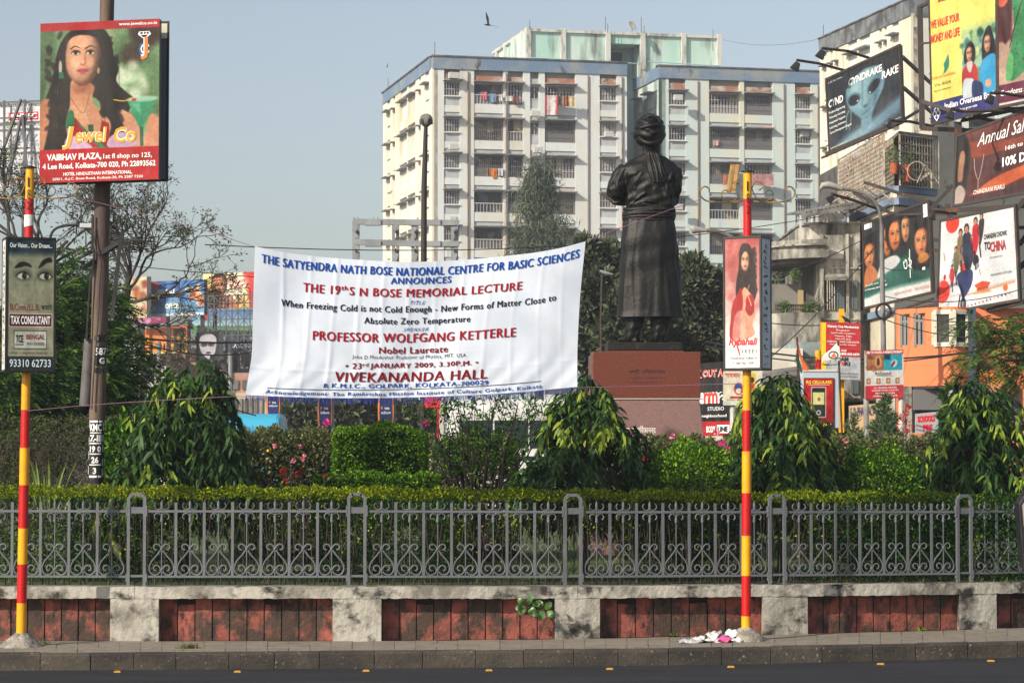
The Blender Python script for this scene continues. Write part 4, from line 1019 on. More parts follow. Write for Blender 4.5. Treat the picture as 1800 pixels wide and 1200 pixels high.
def lightbox(cx_, cy_, rz, w, d, z0, z1, pic, name, lbl, side, sidetxt, texts):
    """rz rotation of the box; front faces -Y locally"""
    t = thing('light_box', lbl, 'sign', (cx_, cy_, z0), 'light boxes on the striped posts')
    R = Matrix.Rotation(rz, 3, 'Z'); C = Vector((cx_, cy_, 0)); f = .028
    L = lambda x, y, z: C + R @ Vector((x, y, z))
    m = MB()
    for x in (-w / 2 + f / 2, w / 2 - f / 2):
        for y in (-d / 2 + f / 2, d / 2 - f / 2): m.box(L(x, y, (z0 + z1) / 2), (f, f, z1 - z0 - 2 * f), R)
    for z in (z0 + f / 2, z1 - f / 2): m.box(L(0, 0, z), (w, d, f), R)
    m.obj('frame', mBlk, t, bevel=.003)
    # curved lower lip
    q = .008
    def pnl(a, b, nm='lettering'):
        return Panel(L(*a, z1 - f), L(*b, z1 - f), L(*b, z0 + f), L(*a, z0 + f), nm)
    fp = pnl((-w / 2 + f, -d / 2 + q), (w / 2 - f, -d / 2 + q)); fp.n = R @ Vector((0, -1, 0)); fp.board('poster', pic.mat(name, .35), t, .01)
    texts(fp); fp.done(t)
    for s_ in (-1, 1):
        a, b = ((-w / 2 + q, d / 2 - f), (-w / 2 + q, -d / 2 + f)) if s_ < 0 else ((w / 2 - q, -d / 2 + f), (w / 2 - q, d / 2 - f))
        p_ = pnl(a, b, 'punched_lettering'); p_.n = R @ Vector((s_, 0, 0)); p_.board('side_panel', mAlu if side != 'w' else M('pale lit side panel', (.72, .70, .62), .5, c2=(.5, .48, .42), sc=3), t, .01)
        if s_ == (-1 if side == 'w' else 1):
            rr = random.Random(5)
            for i, ch in enumerate(sidetxt):
                v = 5 + 90 * i / (len(sidetxt) - 1)
                # stencilled strokes of the sideways slogan
                for k in range(3):
                    u = rr.uniform(18, 50); dv = rr.uniform(-1.4, 1.4); a_ = rr.uniform(-1.5, 1.5); l = rr.uniform(12, 24)
                    c_, s2 = math.cos(a_) * l, math.sin(a_) * l * .12
                    p_.poly([(u, v + dv), (u + c_, v + dv + s2), (u + c_ + 9, v + dv + s2 + 1.1), (u + 9, v + dv + 1.1)], mInk, .004)
            p_.done(t)
    p_ = pnl((w / 2 - f, d / 2 - q), (-w / 2 + f, d / 2 - q)); p_.n = R @ Vector((0, 1, 0)); p_.board('rear_panel', mAlu, t, .01)
    return t
# right: woman in a red sari, plain studio picture
k = DR / F; zt1, zb1 = ZP(417, DR), ZP(651, DR)
pc = Pic(150, 460, 'f3ece8')
pc.vgrad(0, 70, 'b8504c', 'efe0da'); pc.blotch(26, 0, 0, 100, 55, ['c98a80', 'a94a46', 'd9aaa0', 'b86a62'], 16, 12, .5); pc.vgrad(72, 78, 'efe2de', 'f4f2f0'); pc.rect(0, 77, 100, 100, 'f5f3f2')
pc.poly([(52, 4), (74, 6), (84, 18), (90, 32), (92, 42), (80, 50), (70, 44), (50, 44), (34, 48), (32, 36), (40, 22), (42, 10)], '230a0a', 2, True)
for i in range(60): x = 50 + 38 * pc.rs.rand(); y = 8 + 38 * pc.rs.rand(); pc.ell(x, y, 5, 2.4, ['230a0a', '3a1010', '1a0606'][i % 3], 2, pc.rs.uniform(0, 180), .8)
pc.poly([(54, 38), (66, 40), (80, 46), (88, 58), (80, 66), (86, 74), (60, 78), (40, 78), (36, 62), (40, 48)], 'd9a083', 2, True)
pc.poly([(34, 44), (46, 38), (52, 50), (44, 62), (42, 76), (14, 77), (16, 62), (22, 50)], 'b0101c', 1.5, True)
pc.poly([(60, 46), (80, 44), (84, 56), (70, 60), (58, 54)], 'a80f1a', 1.2, True)
pc.poly([(28, 60), (50, 56), (60, 66), (50, 78), (22, 78)], 'e0b8a6', 3, True, .8)
pc.face(59, 17.5, 27, 15.5, 'e6b598', '9a5a44', 'b03038'); pc.poly([(44, 12), (52, 8.5), (62, 8.5), (54, 11), (48, 15), (46, 24), (42, 26)], '2c0d0b', 1.5, True); pc.poly([(62, 8.5), (72, 10), (78, 20), (74, 28), (72, 16)], '2c0d0b', 1.5, True)
pc.line([(76, 52), (66, 44), (60, 42)], 5, 'dba085', 1); pc.line([(36, 66), (52, 60), (58, 50)], 7, 'dba085', 1.5); pc.line([(70, 36), (62, 44), (58, 52)], 3, 'd8c090', 1.2)
for i in range(9): pc.line([(20 + i * 3, 52), (16 + i * 3.4, 66), (18 + i * 3, 76)], 1, 'd8404a', .6, al=.7)
pc.noise(.06, 10)
def t1_(p):
    p.text('Rybahali', 52, 80.5, 84, 7.5, M('sari sign red', (.75, .01, .02), .5), .03, .25); p.poly([(30, 80), (35, 80), (44, 91), (40, 90)], M('sari sign red', (.75, .01, .02), .5))
    for i, c in enumerate('SAREES'): p.text(c, 40 + i * 10.2, 87.2, 4.2, 2.8, mInk, 0)
    p.text('1 Wood Street, Kolkata 16', 52, 92.5, 78, 1.9, mInk, 0); p.text('T. 2287 7901 / 9199', 52, 96.4, 60, 2, mInk, 0)
cxr = XP(1314, DR, 4.0); lightbox(cxr, DR, math.radians(-28), .515, .34, zb1, zt1, pc, 'sari poster', 'light box with a woman in a red sari on the right striped post', 'g', 'DS0248GAMAZNAZAB', t1_)
# left: painted eyes, tax consultant
zt0, zb0_ = ZP(419, DL), ZP(654, DL)
pc = Pic(170, 400, '8b9078'); pc.vgrad(0, 9, '16303a', '1b3440'); pc.vgrad(9, 90, '8d937c', 'a3a48a'); pc.rect(0, 90, 100, 100, '10242c')
pc.vgrad(9, 14, '1b3440', '8d937c')
for ex, q in ((34, 1), (82, 1)):
    pc.ell(ex, 27.5, 19, 4.6, '5c5f4e', 5, 0, .8); pc.ell(ex, 28.5, 13, 2.4, 'cfd0be', 1.2); pc.ell(ex + 2, 28.2, 5.2, 2.5, '0d0f0c', 1)
    pc.ell(ex + 4, 27.6, .9, .35, 'e8e8e0', .5)
    pc.line([(ex - 17, 28.5), (ex - 8, 25.8), (ex + 4, 25.4), (ex + 15, 28.8)], 3.2, '0e100d', .9); pc.line([(ex - 14, 29.8), (ex, 31.2), (ex + 14, 29.2)], 1.4, '2c2f26', .9)
pc.poly([(14, 22), (28, 17.5), (46, 18.5), (52, 21.5), (38, 20.6), (24, 22)], '12140f', 1.2, True); pc.poly([(66, 22), (76, 15.8), (92, 13.6), (96, 17), (84, 18), (74, 21)], '12140f', 1.2, True)
pc.line([(60, 30), (58, 38), (64, 42)], 3, '75785f', 3)
pc.rect(3, 57, 97, 67.5, 'e8e6dc'); pc.rect(4.2, 57.6, 95.8, 66.9, '5a1016'); pc.rect(14, 70, 86, 84.5, '20242a'); pc.rect(15.2, 70.6, 84.8, 83.9, 'c8ccc0'); pc.noise(.05, 6)
mTaxR = M('dark red letters', (.22, .01, .02), .6); mPaleL = M('pale letters', (.72, .78, .80), .5)
def t2_(p):
    p.text('Our Vision... Our Dream...', 50, 4.6, 92, 3.6, mPaleL, .01, .0); p.text('B.Com./LL.B.', 37, 52, 64, 5.2, mTaxR, .0); p.text('করাই', 84, 51.8, 24, 5.2, mInk, 0)
    p.text('TAX CONSULTANT', 50, 62.2, 86, 6.4, M('white lettering', 0), .02); p.text('TCE', 26, 76.5, 16, 6, mInk, .03); p.rect(17, 80.6, 35, 81.3, mInk)
    p.text('BENGAL', 61, 75, 40, 3.8, mTaxR, .015); p.text('TAX COUNSEL', 61, 80.2, 40, 2.2, mInk, .01); p.text('CAMPUS : 11, ANANDA PALIT ROAD, KOL - 14', 50, 87.5, 92, 1.8, mInk, 0)
    p.text('93310 62733', 50, 95.2, 90, 6, M('phone letters', (.55, .66, .72), .5), .01)
cxl = XP(50, DL, 4.0); lightbox(cxl, DL, math.radians(18), .60, .40, zb0_, zt0, pc, 'eyes poster', 'light box with painted eyes and TAX CONSULTANT on the left striped post', 'w', 'DSNAZAGAHSNAZAABDZ', t2_)
# third box, only its corner at the right edge
DQ = 31.4; t = thing('sign_box', 'corner of a dark sign box at the right edge in front of the fence', 'sign', P(1822, 960, DQ)); m = MB()
m.slab([P(1791, 885, DQ), P(1806, 862, DQ), P(1840, 858, DQ), P(1840, 1000, DQ), P(1801, 1000, DQ), P(1796, 960, DQ)], (0, .3, 0)); m.obj('casing', mBlk, t, bevel=.01)
m = MB(); m.slab([P(1797, 888, DQ - .01), P(1807, 872, DQ - .01), P(1838, 870, DQ - .01), P(1838, 925, DQ - .01), P(1800, 925, DQ - .01)], (0, .01, 0)); m.obj('face', M('pinkish grey board', (.35, .28, .27), .5), t)

# ---------------- concrete utility pole with the jewellery sign ----------------
DK = 33.2; kp_ = thing('utility_pole', 'tall stained concrete utility pole with black stencilled number panels', 'pole', (XP(169, DK, .8), DK, .8))
mConc = M('stained concrete pole', (.15, .105, .075), .8, c2=(.075, .05, .042), sc=2.2, lo=.42, hi=.62, st=(1.6, 1.6, .25), c3=(.34, .27, .21), sc3=3, lo3=.60, hi3=.74, st3=(3, 3, .2), bump=.4, bsc=30)
def kx_(y): return XP(168.5 + (860 - y) * .0176, DK, 3)
def kr(y): return (13 + (860 - y) * -.0012 + (1.8 if y < 700 else 0)) * DK / F
m = MB(); ys = [870, 738, 737, 520, 330, 100, -60]
m.tube([Vector((kx_(y), DK, ZP(y, DK))) for y in ys], [kr(862), kr(862), kr(600) * .98, kr(520), kr(330) * .98, kr(100) * .92, kr(-60) * .9], 28); m.obj('shaft', mConc, kp_, smooth=35)
m = MB(); m.tube([Vector((kx_(848), DK, ZP(849, DK))), Vector((kx_(736), DK, ZP(736, DK)))], kr(862) + .004, 28); m.obj('black_panel', mInk, kp_, smooth=35)
m = MB(); m.tube([Vector((XP(150, DK), DK - .02, ZP(714, DK))), Vector((XP(158, DK), DK - .02, ZP(596, DK)))], .082, 16); m.obj('side_duct', M('grey pipe', (.11, .10, .10), .6, c2=(.06, .05, .05), sc=3), kp_, smooth=35)
m = MB(); m.tube([Vector((XP(x, DK), DK - .13, ZP(y, DK))) for x, y in catmull([(163, 380), (163, 430), (166, 450), (160, 500), (156, 560), (154, 600)], False, 5)], .016, 6); m.tube([Vector((XP(x, DK), DK - .15, ZP(y, DK))) for x, y in catmull([(163, 400), (170, 440), (178, 460), (176, 500), (174, 560), (168, 640), (164, 720)], False, 5)], .010, 5); m.obj('cable', mBlk, kp_)
def cyl_text(txt, yc, h, w, mat, y_r=800, rr=None, px0=None, bold=.03):
    g, f, asp = glyphs(txt, bold); r = (rr or kr(862)) + .008; x0_ = kx_(yc); kk = DK / F; V = []
    for gx, gy in g:
        s_ = (gx - .5) * w * kk + ((px0 or 0) * kk); th = s_ / r; V.append((x0_ + r * math.sin(th), DK - r * math.cos(th), ZP(yc, DK) + (gy - .5) * h * kk))
    stb.add(V, f)
stb = MB()
for t_, y, h, w in (('KMC', 751, 13, 22), ('Z-III', 770, 12, 22), ('19 0', 789, 11, 21), ('26', 808, 11, 13), ('3', 827, 11, 6)): cyl_text(t_, y, h, w, mWht)
def cyl_bar(y, h, u0, u1):
    r = kr(862) + .008; kk = DK / F; V = []; n = 5
    for i in range(n + 1):
        s_ = (u0 + (u1 - u0) * i / n) * kk; th = s_ / r
        for z in (ZP(y, DK) + h * kk / 2, ZP(y, DK) - h * kk / 2): V.append((kx_(y) + r * math.sin(th), DK - r * math.cos(th), z))
    stb.add(V, [(2 * i, 2 * i + 2, 2 * i + 3, 2 * i + 1) for i in range(n)])
for y in (760.5, 779, 797.5, 816.5): cyl_bar(y, 1.8, -11, 11)
for y in (740.5, 837): cyl_bar(y, 3.6, -11, 4); cyl_bar(y, 3.6, 6, 13)
for y in (750, 770, 788, 812, 830): cyl_bar(y, 13, 14.2, 16)
for y in (745, 775, 800, 826): cyl_bar(y, 14, -14.2, -13)
stb.obj('stencilled_lettering', mWht, kp_)
stb = MB(); cyl_text('587', 618, 13, 22, mWht, rr=kr(600) + .004, px0=7); cyl_text('G', 634, 11, 10, mWht, rr=kr(600) + .004, px0=9); stb.obj('stencilled_lettering', mWht, kp_)
stb = MB(); cyl_text('CMC', 595, 14, 24, mInk, rr=kr(600), px0=6); cyl_text('EDC', 651, 9, 22, mInk, rr=kr(600), px0=7); stb.obj('stencilled_lettering', mInk, kp_)
m = MB(); V = []; n = 8; rr_ = kr(600) + .004; kk = DK / F
for z in (ZP(609, DK), ZP(643, DK)):
    for i in range(n): th = (-4 + 22 * i / (n - 1)) * kk / rr_; V.append((kx_(620) + rr_ * math.sin(th), DK - rr_ * math.cos(th), z))
m.add(V, [(i, i + 1, n + i + 1, n + i) for i in range(n - 1)]); m.obj('black_patch', mInk, kp_)
# braces and small lamp on the pole
m = MB(); m.beam(P(213, 412, DK - .3), P(197, 560, DK - .3), .045); m.beam(P(212, 425, DK - .3), P(180, 445, DK - .1), .06); m.beam(P(146, 472, DK - .2), P(166, 457, DK - .1), .05); m.obj('iron_brace', mBlk, kp_)
lm = thing('street_lamp_small', 'small tube lamp on a thin curved arm left of the utility pole', 'street lamp', P(100, 420, 38)); m = MB()
m.tube([P(x, y, 38) for x, y in catmull([(86, 430), (92, 408), (108, 398), (143, 395)], False, 5)], .02, 6); m.obj('arm', mBlk, lm); m = MB(); m.box(P(154, 397, 38), (.22, .14, .07)); m.obj('lamp_housing', M('pale grey metal', (.45, .46, .47), .5), lm, bevel=.01)

# jewellery sign
DJ = 32.75; js = thing('pole_sign', 'big double sided jewellery sign with a dark haired woman on the utility pole', 'sign', P(185, 320, DJ))
back = Panel(P(88, 48, DJ + .42), P(296, 40, DJ + .30), P(294, 317, DJ + .30), P(88, 324, DJ + .42)); back.board('rear_panel', M('grey rear face', (.16, .18, .21), .5), js, .05, mBlk); rails(back, mBlk, js, .03, .01, 'rear_frame')
m = MB(); m.box((P(286, 55, DJ + .28)), (.12, .01, .2)); m.obj('rear_sticker', M('cream sticker', (.6, .56, .45), .6), js)
jp = Panel(P(71, 42, DJ), P(280.5, 33, DJ - .05), P(278.5, 315, DJ - .05), P(69.5, 322.5, DJ)); jp.name = 'lettering'
W_, H_ = 420, 560
pc = Pic(W_, H_, '8fae7c')
pc.vgrad(0, 79, '6f9466', '9fbc88'); pc.blotch(18, 55, 5, 100, 60, ['7fa070', '4f6f4a', 'b9cfa4', '5a7a50'], 12, 18, .7); pc.blotch(7, 72, 5, 98, 26, ['3c2420', '4a2c26'], 12, 14, .8); pc.blotch(8, 62, 28, 90, 46, ['dbe6cc', 'c6dcb4'], 9, 10, .8)
pc.poly([(0, 8), (12, 6), (10, 30), (0, 50)], '54704c', 10, True)
hair = '150e0d'
pc.poly([(28, 5), (48, 3), (58, 10), (62, 22), (66, 30), (64, 38), (74, 46), (86, 53), (76, 55), (72, 66), (70, 78), (52, 74), (50, 50), (30, 48), (24, 62), (22, 80), (2, 80), (6, 60), (4, 50), (10, 36), (14, 20), (20, 10)], hair, 3, True)
pc.poly([(0, 52), (8, 48), (8, 62), (3, 80), (0, 80)], 'c88a66', 3, True)
# neck, chest, shoulder, arm
pc.poly([(27, 36), (45, 40), (44, 50), (54, 58), (60, 66), (52, 79), (30, 79), (22, 66), (25, 52)], 'd99f7c', 3, True); pc.ell(37, 41, 9, 4, 'a2674a', 10, 0, .6)
pc.ell(32, 60, 8, 8, 'e6b08c', 10, 0, .8)
pc.poly([(66, 56), (78, 60), (88, 72), (100, 70), (100, 80), (60, 80), (72, 72)], 'dca482', 3, True); pc.poly([(92, 60), (100, 62), (100, 76), (90, 74)], 'd99a78', 4, True)
pc.face(36, 22, 31, 35, 'dfa887', '9a6044', 'b85262'); pc.poly([(18, 12), (30, 4), (52, 4), (60, 22), (56, 34), (52, 38), (52, 24), (48, 12), (40, 8.5), (28, 9), (22, 15), (21, 30), (22, 40), (16, 40), (14, 24)], hair, 3, True); pc.poly([(50, 24), (56, 22), (62, 34), (60, 46), (52, 50), (49, 40)], hair, 4, True)
for i in range(26):
    x = pc.rs.uniform(8, 22) if i % 2 else pc.rs.uniform(50, 68); y0 = pc.rs.uniform(14, 40); pc.line([(x, y0), (x + pc.rs.uniform(-3, 3), y0 + 14), (x + pc.rs.uniform(-4, 5), y0 + 30)], 1.2, ['3a2a26', '2a1a18', '4a3834'][i % 3], .8, al=.7)
for i in range(9): x = 60 + i * 1.2; pc.line([(x, 36 + i), (x + 6, 46 + i * .6), (x + 16 - i, 52 + i * .2)], 1.6, hair, .8)
for i in range(46): x = pc.rs.uniform(6, 26); y0 = pc.rs.uniform(8, 70); pc.line([(x, y0), (x + .1, y0 + pc.rs.uniform(1.5, 6))], 1.1, 'c8c4bc', .6, al=.5)
for i in range(70):
    a = pc.rs.rand() < .5; y = pc.rs.uniform(8, 72); x = pc.rs.uniform(6, 20) if a else pc.rs.uniform(52, 60 + min(y, 50) * .2); pc.ell(x, y, 3.5, 1.4, ['0c0808', '2e1d18', '221512'][i % 3], 2.5, pc.rs.uniform(30, 150), .75)
for i in range(12): pc.line([(54 + i, 30 + i), (58 + i * 1.3, 40 + i), (64 + i * 1.5, 46 + i * .5), (70 + i * 1.6, 52 - i * .3)], 1.5, ['150e0d', '3a2620'][i % 2], 1, al=.8)
# dress
pc.poly([(24, 58), (30, 60), (50, 79), (22, 79), (26, 68)], 'b02522', 1.5); pc.poly([(52, 62), (58, 64), (60, 79), (49, 79)], 'a8201f', 1.5); pc.poly([(24, 56), (28, 56), (29, 64), (22, 66)], '2f7a50', 1.5, True)
pc.poly([(30, 62), (34, 64), (56, 79), (50, 79)], '3f8a62', 1.2); pc.poly([(24, 71), (34, 73), (44, 79), (22, 79)], 'd8b8d4', 2, True); pc.poly([(60, 72), (72, 70), (82, 78), (58, 79)], 'd4b2d0', 2, True)
pc.line([(25, 46), (30, 52), (37, 57), (42, 44)], 1.2, '6a4a34', .6); pc.line([(38, 57), (39, 60), (41, 64)], 2.4, 'd8d0c0', 1); pc.poly([(40.5, 64.5), (45, 64.5), (45.3, 68.8), (41, 69)], '1d5a3c', .8)
pc.ell(17, 28, 1.5, 4.5, 'c8bfae', 1); pc.poly([(15.5, 31), (19.5, 31), (20, 35), (16, 35)], '2f7f62', .8); pc.ell(49, 31, 1.2, 2, 'b89a80', 1)
# glass
pc.poly([(73, 50), (99, 50), (86, 68), (84, 68)], '3f9f76', 1.5); pc.ell(86, 50, 13, 1.7, '7fc4a0', 1.2); pc.ell(86, 49.3, 13, 1.6, 'dbeadb', 1, 0, .45); pc.poly([(84, 67), (87, 67), (87.2, 79), (84.5, 79)], '2c6a50', 1.2)
pc.poly([(76, 52), (84, 52), (85, 60)], '7fd0a8', 3, al=.6); pc.line([(62, 49.5), (70, 50.5), (77, 49.5)], 4, 'e8b840', 1); pc.ell(79, 50, 2, 1, 'd03028', .8)
pc.rect(0, 0, 100, 5.2, 'b81c22'); pc.rect(0, 79.3, 100, 100, 'c4161e'); pc.noise(.05, 9); pc.noise(.03, 3)
for i in range(14): x = pc.rs.uniform(4, 96); pc.line([(x, pc.rs.uniform(80, 92)), (x, pc.rs.uniform(92, 99))], .9, 'e8a8a0', .6, al=.5)
jp.board('poster', pc.mat('jewellery poster', .4), js, .16, mBlk)
mOr = M('orange letters', (.80, .33, .03), .5); mCream = M('cream letters', (.9, .75, .45), .5); mOr2 = M('rust letters', (.62, .19, .03), .5); mBl = M('blue letters', (.02, .09, .28), .5)
jp.text('www.jewelco.co.in', 82, 2.7, 32, 2.6, mWht, .02)
for off, mt, b in ((0.003, mCream, .055), (.006, mOr, .012)):
    jp.text('J', 24, 72.5, 10, 14.5, mt, b, .15, off=off); jp.text('ewel', 43, 71, 27, 9.5, mt, b, .1, off=off); jp.text('Co', 71.5, 71.5, 19, 10, mt, b, .1, off=off)
jp.text('VAIBHAV PLAZA,', 29, 84.5, 46, 4.8, mWht, .035); jp.text('1st fl shop no 125,', 74, 85, 41, 4.0, mWht, .02); jp.text('4 Lee Road, Kolkata-700 020, Ph 22893562', 50, 90, 95, 4.2, mWht, .03)
jp.text('HOTEL HINDUSTHAN INTERNATIONAL,', 49, 95, 58, 2.5, mWht, .03); jp.text('235/1, A.J.C. Bose Road, Kolkata-20, Ph 2287 7220', 49, 98, 76, 2.0, mWht, .02)
jp.text('C', 87, 18.5, 9, 9, mWht, .06, off=.002); jp.text('C', 87, 18.5, 9, 9, mBl, .0, off=.005); jp.text('J', 87.5, 18.2, 6, 14, mWht, .08, off=.006); jp.text('J', 87.5, 18.2, 6, 14, mOr2, .02, off=.008)
jp.poly([(83, 7.6), (91.5, 7.6), (93, 9.4), (87.3, 12.6), (82, 9.4)], mWht, .003); 
for a in ((84, 8, 86, 9.2), (87, 8, 88.5, 9.2), (89.3, 8, 91, 9.2)): jp.rect(*a, mInk, .005)
jp.poly([(84, 9.8), (90.5, 9.8), (87.3, 12)], mInk, .005)
jp.done(js)

# ---------------- the lecture banner strung between the posts ----------------
DB = 30.4; ban = thing('lecture_banner', 'white cloth lecture banner with hand painted blue and red lettering strung between the posts', 'banner', P(720, 695, DB))
btop = hermit([446, 500, 598, 740, 918, 980, 1030], [433, 443.5, 454, 460, 447, 437.5, 424.5]); bbot = hermit([431, 520, 633, 760, 882, 1014], [694, 698, 699.5, 697, 691.5, 680])
bl = hermit([0, .45, .72, .86, 1.0], [447.5, 444, 442, 437, 431]); br = hermit([0, .35, .7, 1.0], [1029.5, 1020.5, 1015.5, 1014.5])
rn = random.Random(9); ph = [rn.uniform(0, 6) for _ in range(12)]
creases = [.085, .165, .245, .325, .40, .475, .55, .63, .715, .80, .88, .945]
def BP(u, v, off=0.0):
    u01 = min(max(u, 0), 1)
    xl_, xr_ = bl(v), br(v); px = xl_ + (xr_ - xl_) * u
    xt = bl(0) + (br(0) - bl(0)) * u; xb = bl(1) + (br(1) - bl(1)) * u
    py = btop(xt) * (1 - v) + bbot(xb) * v
    y = 0
    for i, c in enumerate(creases):
        cc = c + .006 * math.sin(v * 3 + i); y += .010 * gs(u - cc, .007) * (.5 + .5 * math.sin(v * 5 + ph[i]) ** 2) * (1 - .7 * u) * (1 if v < .8 else 1)
    y += .008 * gs(v - .81, .010) * (1 if u < .5 else .35) * (.6 + .4 * math.sin(u * 60))
    y += .030 * math.sin(u * 5 + ph[0]) + .020 * math.sin(u * 13 + v * 3 + ph[1]) + .010 * math.sin(u * 26 + v * 4 + ph[2]) * (.3 + v)
    # tension folds running from the upper right and lower left corners
    d = (1 - u) * .9 + v * .55; y += .013 * math.sin(d * 26 + u * 5) * math.exp(-((1 - u) ** 2 + .3 * v * v) * 2.4)
    d = u * 1.2 + (1 - v) * .8; y += .016 * math.sin(d * 19) * math.exp(-(u ** 2 + (1 - v) ** 2) * 7)
    y += .004 * math.sin(u * 90 + 6 * math.sin(v * 7)) * (v ** 2)
    p = P(px, py, DB - y - off)
    p.x = (px - 900) / F * DB; p.z = ZP(py, DB)
    return p
nu, nv = 340, 90; V = [BP(i / nu, j / nv) for j in range(nv + 1) for i in range(nu + 1)]
m = MB(); m.add(V, [(j * (nu + 1) + i, j * (nu + 1) + i + 1, (j + 1) * (nu + 1) + i + 1, (j + 1) * (nu + 1) + i) for j in range(nv) for i in range(nu)])
mSatin = M('white satin cloth', (.60, .66, .75), .42, c2=(.52, .58, .68), sc=1.5, spec=.45, trans=.10)
o = m.obj('cloth', mSatin, ban, smooth=80)
mB1 = M('banner blue paint', (.004, .055, .30), .9, spec=.1); mB2 = M('banner red paint', (.28, .006, .012), .9, spec=.1); mB3 = M('banner black paint', (.006, .010, .022), .9, spec=.1); mB4 = M('banner dark red paint', (.19, .006, .008), .9, spec=.1)
acc = {}
def bt(txt, u0, u1, vc, h, mat, bold=.012, shear=0, wob=1):
    g, f, asp = glyphs(txt, 0, shear, 1.12, 3)
    mb = acc.setdefault(mat.name, (mat, MB()))[1]
    for q, dx in enumerate((0, -1, 1) if bold > .005 else (0,)):
        mb.add([BP(u0 + x * (u1 - u0) + dx * h * .0125 * (1.5 if bold > .013 else .8), vc + h / 2 - y_ * h + wob * .002 * math.sin(x * 37 + vc * 50), .009 + q * .0008) for x, y_ in g], f)
bt('THE SATYENDRA NATH BOSE NATIONAL CENTRE FOR BASIC SCIENCES', .022, .984, .072, .060, mB1, .014)
bt('ANNOUNCES', .415, .598, .140, .048, mB1, .014)
bt('THE 19', .150, .262, .226, .062, mB2, .014); bt('th', .266, .285, .210, .032, mB2, .02); bt('S N BOSE MEMORIAL LECTURE', .292, .817, .230, .060, mB2, .014)
bt('TITLE', .478, .525, .303, .028, mB1, .0, .3); bt('When Freezing Cold is not Cold Enough - New Forms of Matter Close to', .085, .925, .357, .062, mB3, .012)
bt('Absolute Zero Temperature', .341, .665, .444, .060, mB3, .012); bt('SPEAKER', .462, .538, .499, .024, mB1, .0, .3)
bt('PROFESSOR WOLFGANG KETTERLE', .186, .807, .560, .066, mB2, .014); bt('Nobel Laureate', .390, .600, .651, .048, mB4, .02)
bt('John D MacArthur Professor of Physics, MIT, USA', .308, .657, .706, .034, mB3, .0); bt('\u2022 23', .290, .338, .768, .042, mB4, .02); bt('rd', .342, .359, .757, .026, mB4, .01); bt('JANUARY 2009, 3.30P.M. \u2022', .366, .695, .768, .046, mB4, .02)
bt('VIVEKANANDA HALL', .262, .725, .848, .070, mB4, .016); bt('R.K.M.I.C., GOLPARK, KOLKATA-700029', .232, .730, .914, .036, mB1, .018)
bt('Acknowledgement: The Ramkrishna Mission Institute of Culture Golpark, Kolkata', .060, .893, .974, .034, mB1, .01)
mb = acc.setdefault(mB3.name, (mB3, MB()))[1]
for i in range(80):
    a, b = .062 + (.89 - .062) * i / 80, .062 + (.89 - .062) * (i + 1) / 80; c = lambda u: .942 - .012 * (u - .06)
    mb.add([BP(a, c(a), .008), BP(b, c(b), .008), BP(b, c(b) + .004, .008), BP(a, c(a) + .004, .008)], [(0, 1, 2, 3)])
for k_, (mt, mb) in acc.items():
    me = bpy.data.meshes.new('lettering'); me.from_pydata(mb.v, [], mb.f); link('lettering', me, mt, ban)
# blue fringe
m = MB()
for i in range(520):
    u = (i + .5 + rn.uniform(-.3, .3)) / 520; a = BP(u, 1.0); L = rn.uniform(.045, .085); w = .0022
    m.add([a + Vector((-w, 0, .004)), a + Vector((w, 0, .004)), a + Vector((w + rn.uniform(-.008, .008), rn.uniform(-.01, .01), -L)), a + Vector((-w * .3, 0, -L * rn.uniform(.8, 1)))], [(0, 1, 2, 3)])
m.obj('fringe', M('blue fringe', (.012, .03, .20), .8), ban)
mStr = M('pink purple cord', (.26, .13, .22), .8)
m = MB()
def cord(pts, r=.004, D=None):
    m.tube([P(x, y, d) for x, y, d in catmull(pts, False, 6)], r, 5)
cord([(1029.5, 424, DB), (1130, 386, 30.6), (1180, 368, 30.8), (1232, 350, 31.0)]); cord([(446, 433, DB), (420, 425, DB), (360, 405, 30.35), (180, 358, 30.25), (99, 339, 30.1)])
cord([(431, 697, DB), (380, 698, 30.3), (180, 710, 30.2), (45, 722, 30.04)]); cord([(1014, 681, DB), (1150, 678, 30.7), (1305, 674, 30.94)])
cord([(1232, 350, 31.0), (1232, 375, 31.0), (1230, 392, 31.0)]); cord([(99, 339, 30.1), (103, 352, 30.1), (101, 372, 30.1)])
m.obj('tie_cord', mStr, ban)
# ---------------- right hand street front ----------------
mGreyC = M('mouldy concrete', (.42, .40, .345), .95, c2=(.13, .125, .11), sc=.9, lo=.42, hi=.58, st=(1, 1, .45), c3=(.035, .035, .032), sc3=1.9, lo3=.50, hi3=.68, st3=(1.3, 1.3, .4), bump=.8, bsc=6)
mCreamB = M('cream painted wall', (.62, .56, .43), .9, c2=(.50, .45, .35), sc=.5, lo=.45, hi=.65, c3=(.20, .17, .13), sc3=1.6, lo3=.62, hi3=.70)
mBlueB = M('slate blue band', (.20, .27, .37), .85, c2=(.14, .18, .25), sc=1.1)
mOrange = M('orange render', (.74, .21, .085), .85, c2=(.62, .19, .08), sc=.8, lo=.4, hi=.65, c3=(.42, .17, .09), sc3=1.5, lo3=.60, hi3=.74, st3=(1, 1, .3))
mDarkW = M('dark opening', (.018, .02, .022), .4)
mShut = M('grey green shutter', (.08, .10, .105), .7)
mSteel = M('rusty dark steel', (.045, .035, .03), .7, c2=(.13, .05, .03), sc=2, lo=.55, hi=.65)
mBack = M('billboard back', (.12, .12, .12), .8)
def wallpoly(px_list, D0, D1, thick=.3):
    """list of (px,py,t) with depth lerp t"""
    return [P(x, y, D0 + (D1 - D0) * t) for x, y, t in px_list]
